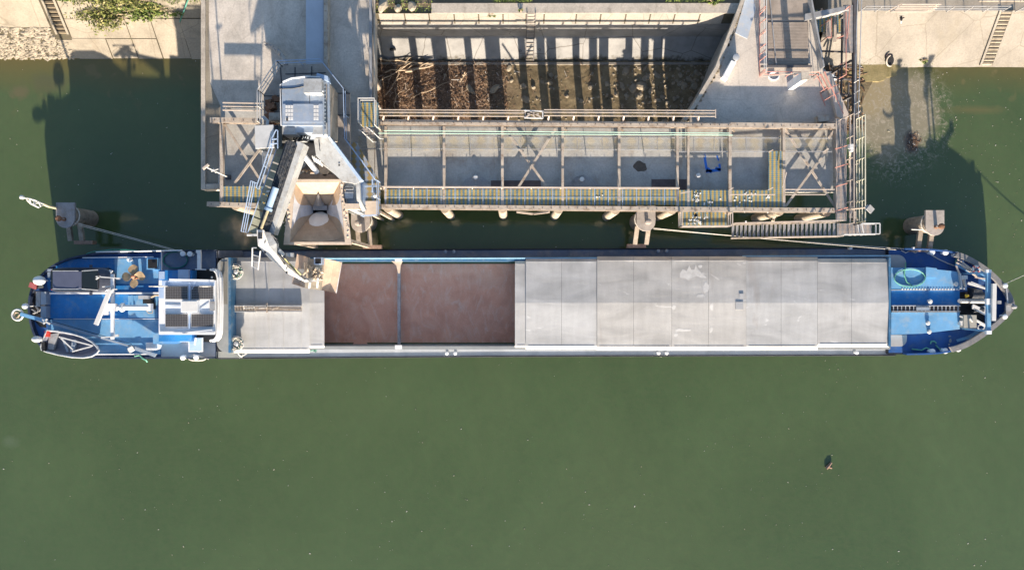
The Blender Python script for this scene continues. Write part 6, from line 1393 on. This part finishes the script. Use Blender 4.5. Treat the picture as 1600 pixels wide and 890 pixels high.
# stick
s0, s1 = P(409, 362, 8.8), P(478, 441, 6.6)
m = MB(); zt_, zb_ = 8.9, 7.0
def skin(m, up, lo):
    n = len(up); m.add(up+lo, [tuple(range(n)), tuple(range(n, 2*n))[::-1]]+[(i, n+i, n+(i+1) % n, (i+1) % n) for i in range(n)])
up = [P(401, 359, 8.8), P(412, 359, 8.8), P(421, 372, 8.8), P(432, 397, 8.5), P(452, 419, 7.7), P(481, 438, 6.7), P(476, 440, 6.7), P(449, 427, 7.7), P(421, 404, 8.5), P(403, 384, 8.8)]
m = MB(); skin(m, up, [v+Vector((0, .0, -.7)) for v in up]); st = link('stick', m, M['crane_white'], cr)
up2 = [P(412.5, 362, 8.86), P(422, 363, 8.86), P(432, 380, 8.7), P(433, 398, 8.55), P(421, 385, 8.86)]
m = MB(); skin(m, up2, [v-Vector((0, 0, .4)) for v in up2]); link('stick_plate', m, M['crane_grey'], st)
m = MB(); m.rect(403, 363, 409.5, 373, 8.81, 8.86); m.box(P(414, 394, 8.82), (.12, .16, .04)); m.box(P(448, 425.5, 7.9), (.1, .14, .04)); link('stick_openings', m, M['crane_dark'], st)
m = MB(); m.tube([P(424, 366, 8.9), P(432, 373, 8.7), P(431, 384, 8.6), P(433, 396, 8.5), P(447, 410, 8.1), P(463, 426, 7.4), P(477, 437, 6.9)], .06, 6); m.tube([P(427, 372, 8.7), P(434, 378, 8.5), P(431, 392, 8.5), P(445, 413, 8.0)], .05, 6); link('stick_hoses', m, M['crane_dark'], st)
m = MB(); m.tube([P(434, 390, 8.3), P(442, 398, 8.0)], .16, 10); m.rect(446, 395, 458, 401, 7.5, 7.7); link('stick_cylinder', m, M['galv'], st)
m = MB(); m.bar(P(444, 404, 8), P(470, 429, 7.2), .1, .06); link('yellow_line', m, paint('pipe_olive', (.5, .47, .22)), st)
m = MB()
a0, a1, c0, c1 = P(394.5, 387, 8.2), P(401, 387, 8.2), P(394, 416, 7.2), P(403.5, 421, 7.2)
for p, q in ((a0, c0), (P(407, 392, 8.2), c1), (c0, c1), (P(394.5, 398, 7.8), P(405, 401, 7.8)), (P(394, 407, 7.5), P(404, 411, 7.5)), (a0, a1)): m.bar(p, q, .06, .06)
link('stick_ladder', m, M['galv'], st)
# clamshell bucket, opened
def shell(hinge, out, name):
    m = MB(); n = len(out); mid_ = [h*.45+o*.55+Vector((0, 0, -.28)) for h, o in zip(hinge, out)]
    m.add(hinge+mid_+out, [(i, i+1, n+i+1, n+i) for i in range(n-1)]+[(n+i, n+i+1, 2*n+i+1, 2*n+i) for i in range(n-1)])
    base = len(m.v); lo = [v+Vector((0, 0, -.07)) for v in hinge+mid_+out]; m.add(lo, [(n+i, n+i+1, i+1, i) for i in range(n-1)]+[(2*n+i, 2*n+i+1, n+i+1, n+i) for i in range(n-1)])
    # cheeks
    for k in (0, n-1): m.add([hinge[k], mid_[k], out[k], lo[k], lo[n+k], lo[2*n+k]], [(0, 1, 2), (0, 3, 4, 1), (1, 4, 5, 2)])
    return link(name, m, paint('bucket_tan', (.64, .49, .38), .7, .15, 2, (.40, .30, .23), .5), cr)
zb_ = 3.4
shell([P(503, 403, 4.4), P(500, 428, 4.4), P(497, 452, 4.4)], [P(534, 410, zb_+.2), P(529, 434, zb_+.2), P(524.5, 457.5, zb_+.2)], 'bucket_shell')
shell([P(482, 402, 4.4), P(480, 426, 4.4), P(478, 450, 4.4)], [P(464, 397, zb_+.2), P(460, 421, zb_+.2), P(456, 443, zb_+.2)], 'bucket_shell')
m = MB(); m.bar(P(533.5, 409, 3.55), P(525, 457.5, 3.55), .08, .07); m.bar(P(465, 397, 3.55), P(457, 443, 3.55), .08, .07); link('bucket_lips', m, M['ship_white'], cr)
m = MB(); m.poly([(481, 404), (504, 406), (499, 453), (476, 450)], 4.2, 4.75); link('bucket_frame', m, paint('frame_tan', (.45, .40, .33), .7, .25, 2, (.2, .18, .15), .6), cr)
m = MB(); m.rect(490.5, 402, 503, 413, 4.75, 5.3); o = link('bucket_motor', m, M['rail_blue'], cr)
m = MB(); m.rect(492.5, 404, 501.5, 411.5, 5.3, 5.34); link('motor_top', m, M['black'], o)
m = MB(); rnd = random.Random(23)
for i in range(26): m.rock(P(rnd.uniform(484, 503), rnd.uniform(417, 437), 4.85), (rnd.uniform(.08, .2), rnd.uniform(.08, .2), .16), 400+i)
m.tube([P(480, 424, 4.9), P(484, 415, 5.2), P(488, 425, 5.4), P(483, 437, 5.5)], .06, 6); m.tube([P(476, 410, 4.9), P(477, 425, 5.0), P(470, 433, 5.0)], .08, 6); link('rotator', m, paint('rotator_ochre', (.50, .42, .33), .6, .3, 3, (.12, .1, .08), .7), cr)
m = MB()
for x in (485, 497): m.bar(P(x, 434, 5.2), P(x-1, 449, 4.9), .1, .12)
m.bar(P(477, 438, 5.6), P(499, 439, 5.6), .1, .12); m.bar(P(484, 437, 5.6), P(483, 450, 5.0), .06, .06); link('linkage', m, M['rail_white'], cr)
m = MB(); a = P(479, 438, 6.5); m.bar(a, P(486, 437, 5.1), .3, .26); link('bucket_hanger', m, M['crane_grey'], cr)
m = MB(); m.rect(466, 420, 481, 438, 3.75, 4.1); m.tube([P(464, 425, 4.5), P(470, 430, 4.6), P(476, 429, 4.6)], .15, 8); link('bucket_cylinder', m, M['steel_grey'], cr)
# right-hand support arm
m = MB(); up = [P(490, 216, 8.2), P(511, 214, 8.2), P(566, 282, 7.8), P(556, 287, 7.8), P(534, 283, 7.8), P(494, 244, 8.0)]; skin(m, up, [v-Vector((0, 0, .35)) for v in up]); ar = link('support_arm', m, M['crane_grey'], cr)
m = MB(); up = [P(511.5, 214, 8.3), P(517, 215, 8.3), P(566, 281, 8.0), P(562, 283, 8.0)]; skin(m, up, [v-Vector((0, 0, .5)) for v in up]); link('arm_flange', m, M['rail_blue'], ar)
m = MB(); m.box(P(530, 258, 8.02), (.1, .1, .02)); m.bar(P(498, 218, 8.25), P(500, 236, 8.2), .04, .03); link('arm_marks', m, M['crane_dark'], ar)

# ================================================================ HOPPER AND CONVEYOR HEAD
hz1 = 7.3
hp = thing('grain_hopper', 'large square grain hopper under the crane with pale dusty sides', 'hopper', P(496, 335, ZF))
rimo = [P(453, 280, hz1), P(538, 280, hz1), P(549, 382, hz1), P(443, 382, hz1)]
rimi = [P(461, 285, hz1), P(531, 284.5, hz1), P(539, 378, hz1), P(453, 378, hz1)]
hole = [P(489, 323, 5.6), P(511, 323, 5.6), P(511, 333, 5.6), P(489, 333, 5.6)]
m = MB(); m.add(rimo+rimi, [(0, 1, 5, 4), (1, 2, 6, 5), (2, 3, 7, 6), (3, 0, 4, 7)]); lo = [v-Vector((0, 0, .12)) for v in rimo]; m.add(rimo+lo, [(0, 4, 5, 1), (1, 5, 6, 2), (2, 6, 7, 3), (3, 7, 4, 0)]); link('rim', m, M['dust'], hp)
inn = [P(461.5, 285.5, 7.2), P(530.5, 285, 7.2), P(538.5, 377.5, 7.2), P(453.5, 377.5, 7.2)]
m = MB(); m.add(rimi+inn, [(0, 1, 5, 4), (1, 2, 6, 5), (2, 3, 7, 6), (3, 0, 4, 7)]); link('lining', m, M['grain'], hp)
m = MB(); m.add(inn+hole, [(1, 2, 6, 5), (3, 0, 4, 7)]); link('side_panel', m, M['liner'], hp)
m = MB(); m.add([v-Vector((0, 0, .02)) for v in inn+hole], [(0, 1, 5, 4), (2, 3, 7, 6)]); link('side_panel', m, M['grain'], hp)
m = MB(); lo2 = [Vector((v.x, v.y, 4.9)) for v in hole]; m.add(hole+lo2, [(0, 1, 5, 4), (1, 2, 6, 5), (2, 3, 7, 6), (3, 0, 4, 7), (4, 5, 6, 7)]); link('outlet', m, M['crane_dark'], hp)
m = MB(); up = [P(497, 302, 6.75), P(508, 321, 5.75), P(489, 321, 5.75)]; m.add(up+[P(498, 322, 6.5)], [(0, 1, 3), (0, 3, 2), (1, 2, 3), (0, 2, 1)]); m.rect(489, 321, 511, 328, 5.7, 5.9); link('deflector', m, M['steel_grey'], hp)
m = MB()
for c in ((447, 284), (536, 284), (545, 376), (447, 376)): a = P(*c, hz1-.1); m.bar(a, Vector((a.x*.99, a.y*.985, 1.0 if a.y < 6 else ZF)), .22, .22)
link('legs', m, M['steel_beige'], hp)
m = MB(); lo3 = [Vector((v.x, v.y, v.z-.14)) for v in rimo]; h2 = [Vector((v.x+(.25 if i in (1, 2) else -.25), v.y+(.2 if i < 2 else -.2), 5.3)) for i, v in enumerate(hole)]; m.add(lo3+h2, [(0, 4, 5, 1), (1, 5, 6, 2), (2, 6, 7, 3), (3, 7, 4, 0)]); link('outer_shell', m, M['steel_beige'], hp)
# grain lying inside: curved aprons on the far and near slopes
def lerp4(q, u, v): return q[0].lerp(q[1], u).lerp(q[3].lerp(q[2], u), v)
def apron(q, f0, f1, mat, lift):           # q: quad (a,b outer; c,d inner), between f0(u)..f1(u)
    m = MB(); n = 26; nv = 8
    for i in range(n+1):
        u = i/n
        for j in range(nv+1):
            v = f0(u)+(f1(u)-f0(u))*j/nv; m.v.append(lerp4(q, u, v)+Vector((0, 0, lift+.04*math.sin(math.pi*j/nv)*math.sin(math.pi*u))))
    for i in range(n):
        for j in range(nv): a = i*(nv+1)+j; m.f.append((a, a+1, a+nv+2, a+nv+1))
    return m
g_parts = MB()
for mm in (apron([inn[0], inn[1], hole[1], hole[0]], lambda u: 0, lambda u: 1, 'grain', .012), apron([inn[2], inn[3], hole[3], hole[2]], lambda u: .12*abs(2*u-1)**2, lambda u: .98, 'grain', .012)): g_parts.add(mm.v, mm.f)
# fans of grain that spread round onto the side slopes
g_parts2 = apron([inn[1], inn[2], hole[2], hole[1]], lambda u: max(0, .15), lambda u: .62, 'grain', 0)
def fan(qv, side):
    mm = MB(); n = 18
    q = qv
    for i in range(n+1):
        v = i/n; wmax = .36*(max(0, math.sin(math.pi*(.12+.88*v)))**.7)*(1-v*.25)+.01
        for j in range(7):
            u = wmax*j/6; u = u if side == 0 else 1-u
            mm.v.append(lerp4(q, u, v)+Vector((0, 0, .02)))
    for i in range(n):
        for j in range(6): a = i*7+j; mm.f.append((a, a+1, a+8, a+7))
    return mm
for q in ([inn[1], inn[2], hole[2], hole[1]], [inn[3], inn[0], hole[0], hole[3]]):
    for s in (0, 1): mm = fan(q, s); g_parts.add(mm.v, mm.f)
stuff('grain', g_parts, M['grain'], 'fine tan grain clinging to the inner slopes of the hopper', 'grain', True)
m = MB(); c = P(499.5, 343, 5.75)
m.v = []; n = 18
for i in range(6):
    for k in range(n): r = .62*(i/5)*(1+.06*math.sin(3*k+1)); m.v.append(Vector((c.x+r*math.cos(2*math.pi*k/n), c.y+r*.85*math.sin(2*math.pi*k/n), 0)))
for v in m.v:
    t_ = (hole[2].y-v.y)/(hole[2].y-inn[2].y); dd = math.hypot(v.x-c.x, (v.y-c.y)/.85)/.64; v.z = 5.62+max(-.1, t_)*(1.6)+.10*max(0, 1-dd*dd)+.01
for i in range(5):
    for k in range(n): m.f.append((i*n+k, i*n+(k+1) % n, (i+1)*n+(k+1) % n, (i+1)*n+k))
stuff('pale_heap', m, M['pale_grain'], 'small white heap of fine powder by the hopper outlet', 'grain', True)
m = MB(); rnd = random.Random(30)
for i in range(60):
    s = rnd.choice((0, 1)); y = rnd.uniform(288, 372); x = (452+rnd.gauss(0, 2)-(y-290)*.06) if s == 0 else (536+rnd.gauss(0, 2)+(y-290)*.09); m.rock(P(x, y, 7.31), (rnd.uniform(.03, .09), rnd.uniform(.03, .09), .03), 500+i)
stuff('spilled_crumbs', m, M['dust'], 'crumbs of spilled grain along the hopper rim', 'grain')
# dusty gear between crane and hopper
t = thing('hopper_feed_gear', 'dusty white cylinder and discs behind the hopper under the crane boom', 'machine', P(480, 255, ZF))
m = MB(); m.tube([P(466, 238, 7.6), P(472, 239, 7.7), P(496, 270, 6.9)], .17, 10); link('cylinder', m, M['ship_white'], t, True)
m = MB(); m.lathe(P(471, 253, 6.6), [(.42, 0), (.42, .2), (.2, .24), (.2, .5), (.05, .55)], 18); link('disc', m, M['steel_grey'], t)
m = MB(); m.poly([(496, 247), (511, 250), (515, 268), (508, 276), (500, 270)], 5.8, 6.9); link('grain_box', m, M['grain'], t)
m = MB()
for i in range(5): m.bar(P(488+i*3, 243+i*2, 7.4), P(492+i*3, 252+i*2, 7.2), .08, .08)
m.bar(P(488, 244, 7.4), P(537, 282, 7.2), .07, .07); m.bar(P(492, 243, 7.0), P(490, 262, 6.8), .07, .07); link('frame', m, M['rail_white'], t)
m = MB(); rnd = random.Random(44)
for i in range(18): m.rock(P(rnd.uniform(460, 515), rnd.uniform(262, 276), 6.0+rnd.random()*.3), (rnd.uniform(.1, .3), rnd.uniform(.08, .2), .12), 600+i)
link('spill', m, M['dust'], t)
m = MB(); m.poly([(450, 272), (538, 272), (538, 281), (450, 281)], 6.0, 6.9); m.bar(P(470, 255, 6.6), Vector((P(470, 255, 6.6).x, P(470, 255, 6.6).y, ZF)), .5, .5); link('back_plate', m, paint('plate_brown', (.33, .24, .18), .8, .2, 2), t)
# drive machine at the right of the hopper
t = thing('conveyor_drive', 'grey conveyor drive housing beside the right edge of the hopper', 'machine', P(552, 305, ZF))
m = MB(); m.rect(537, 284, 555, 328, ZF, 7.2); link('housing', m, M['crane_grey'], t)
m = MB(); m.rect(538.5, 291, 552, 297, 7.2, 7.3); m.rect(538.5, 300, 552, 310, 7.2, 7.32); link('housing_panels', m, M['galv'], t)
m = MB(); m.rect(539, 318, 561, 327, 7.0, 7.5); link('end_box', m, M['dust'], t)
m = MB(); m.tube([P(541, 281, 7.4), P(541, 281, 7.75)], .18, 14); m.tube([P(548.5, 280, 7.4), P(548.5, 280, 7.75)], .18, 14); link('drums', m, M['rail_white'], t, True)
m = MB(); m.tube([P(558, 281, 7.6), P(560, 292, 7.6), P(561, 312, 7.4), P(566, 322, 7.2), P(569, 328, 7.0)], .16, 8); link('guard_pipe', m, M['crane_grey'], t, True)
m = MB(); m.rect(556, 282, 566, 320, ZF, 6.9); link('side_guard', m, M['rail_blue'], t)
m = MB(); m.tube([P(539, 288, 7.3), P(537, 296, 7.3), P(538, 308, 7.3), P(540, 316, 7.3)], .06, 6); m.box(P(545, 294, 7.33), (.5, .1, .06)); link('drive_belts', m, M['crane_dark'], t)
# railed service walkway at the right
t = thing('service_walkway', 'blue railed grating walkway between the hopper and the pier floor', 'walkway', P(580, 290, 5.9))
m = MB(); m.poly([(547, 222), (557, 222), (594, 285), (594, 337), (569, 337), (569, 290), (548, 250)], 5.84, 5.9); link('grating', m, grating_mat('grating_warm', (.38, .28, .12), (.30, .34, .40), .1, .5, .35), t)
m = MB(); m.rect(570, 314, 590, 336, 5.9, 5.96); link('plate', m, M['dust'], t)
m = MB(); z = 5.9; m.rail([P(594, 285, z), P(594, 338, z), P(569, 339, z)], 1.05, .02, 1.2); m.rail([P(569, 290, z), P(571, 322, z), P(566, 326, z)], .9, .02, 1.1); m.bar(P(568, 291, 6.2), P(590, 291, 6.2), .05, .05); m.bar(P(582, 280, 6.2), P(582, 300, 6.2), .08, .05); link('railing', m, M['rail_blue'], t)
m = MB()
for x, y in ((572, 330), (591, 330), (591, 290)): a = P(x, y, 5.8); m.bar(a, Vector((a.x, a.y, 4.3 if y < 300 else 0)), .16, .16)
link('legs', m, M['steel_beige'], t)
m = MB(); m.rock(P(586, 306, 6.0), (.14, .14, .08), 77); solo('bag', m, M['ship_white'], 'small white bag lying on the blue railed walkway', 'bag')

# dust drifting under the crane arm
g = G('dust_air'); g.t.nodes.remove(g.b); v = g.n('ShaderNodeVolumePrincipled'); v.inputs['Color'].default_value = (.82, .66, .52, 1)
tc = g.n('ShaderNodeTexCoord'); ln = g.n('ShaderNodeVectorMath', operation='LENGTH'); g.l(tc.outputs['Object'], ln.inputs[0])
mr = g.n('ShaderNodeMapRange'); mr.inputs[1].default_value = 1.0; mr.inputs[2].default_value = .1; mr.inputs[3].default_value = 0; mr.inputs[4].default_value = 1; g.l(ln.outputs['Value'], mr.inputs[0])
nz = g.ramp(g.noise(1.1, 4, .6), [(.4, 0.0), (.65, 1.0)]); mu = g.n('ShaderNodeMath', operation='MULTIPLY'); g.l(mr.outputs[0], mu.inputs[0]); g.l(nz, mu.inputs[1])
m2 = g.n('ShaderNodeMath', operation='MULTIPLY'); g.l(mu.outputs[0], m2.inputs[0]); m2.inputs[1].default_value = .55; g.l(m2.outputs[0], v.inputs['Density']); g.l(v.outputs[0], g.out.inputs['Volume'])
bm = bmesh.new(); bmesh.ops.create_icosphere(bm, subdivisions=3, radius=1); me = bpy.data.meshes.new('dust_cloud'); bm.to_mesh(me); bm.free(); me.materials.append(g.m)
o = bpy.data.objects.new('dust_cloud', me); COL.objects.link(o); o.location = P(375, 362, 1.7); o.scale = (1.6, 1.4, 1.3)
o['kind'] = 'stuff'; o['label'] = 'thin brown dust cloud hanging over the water below the crane arm'; o['category'] = 'dust'
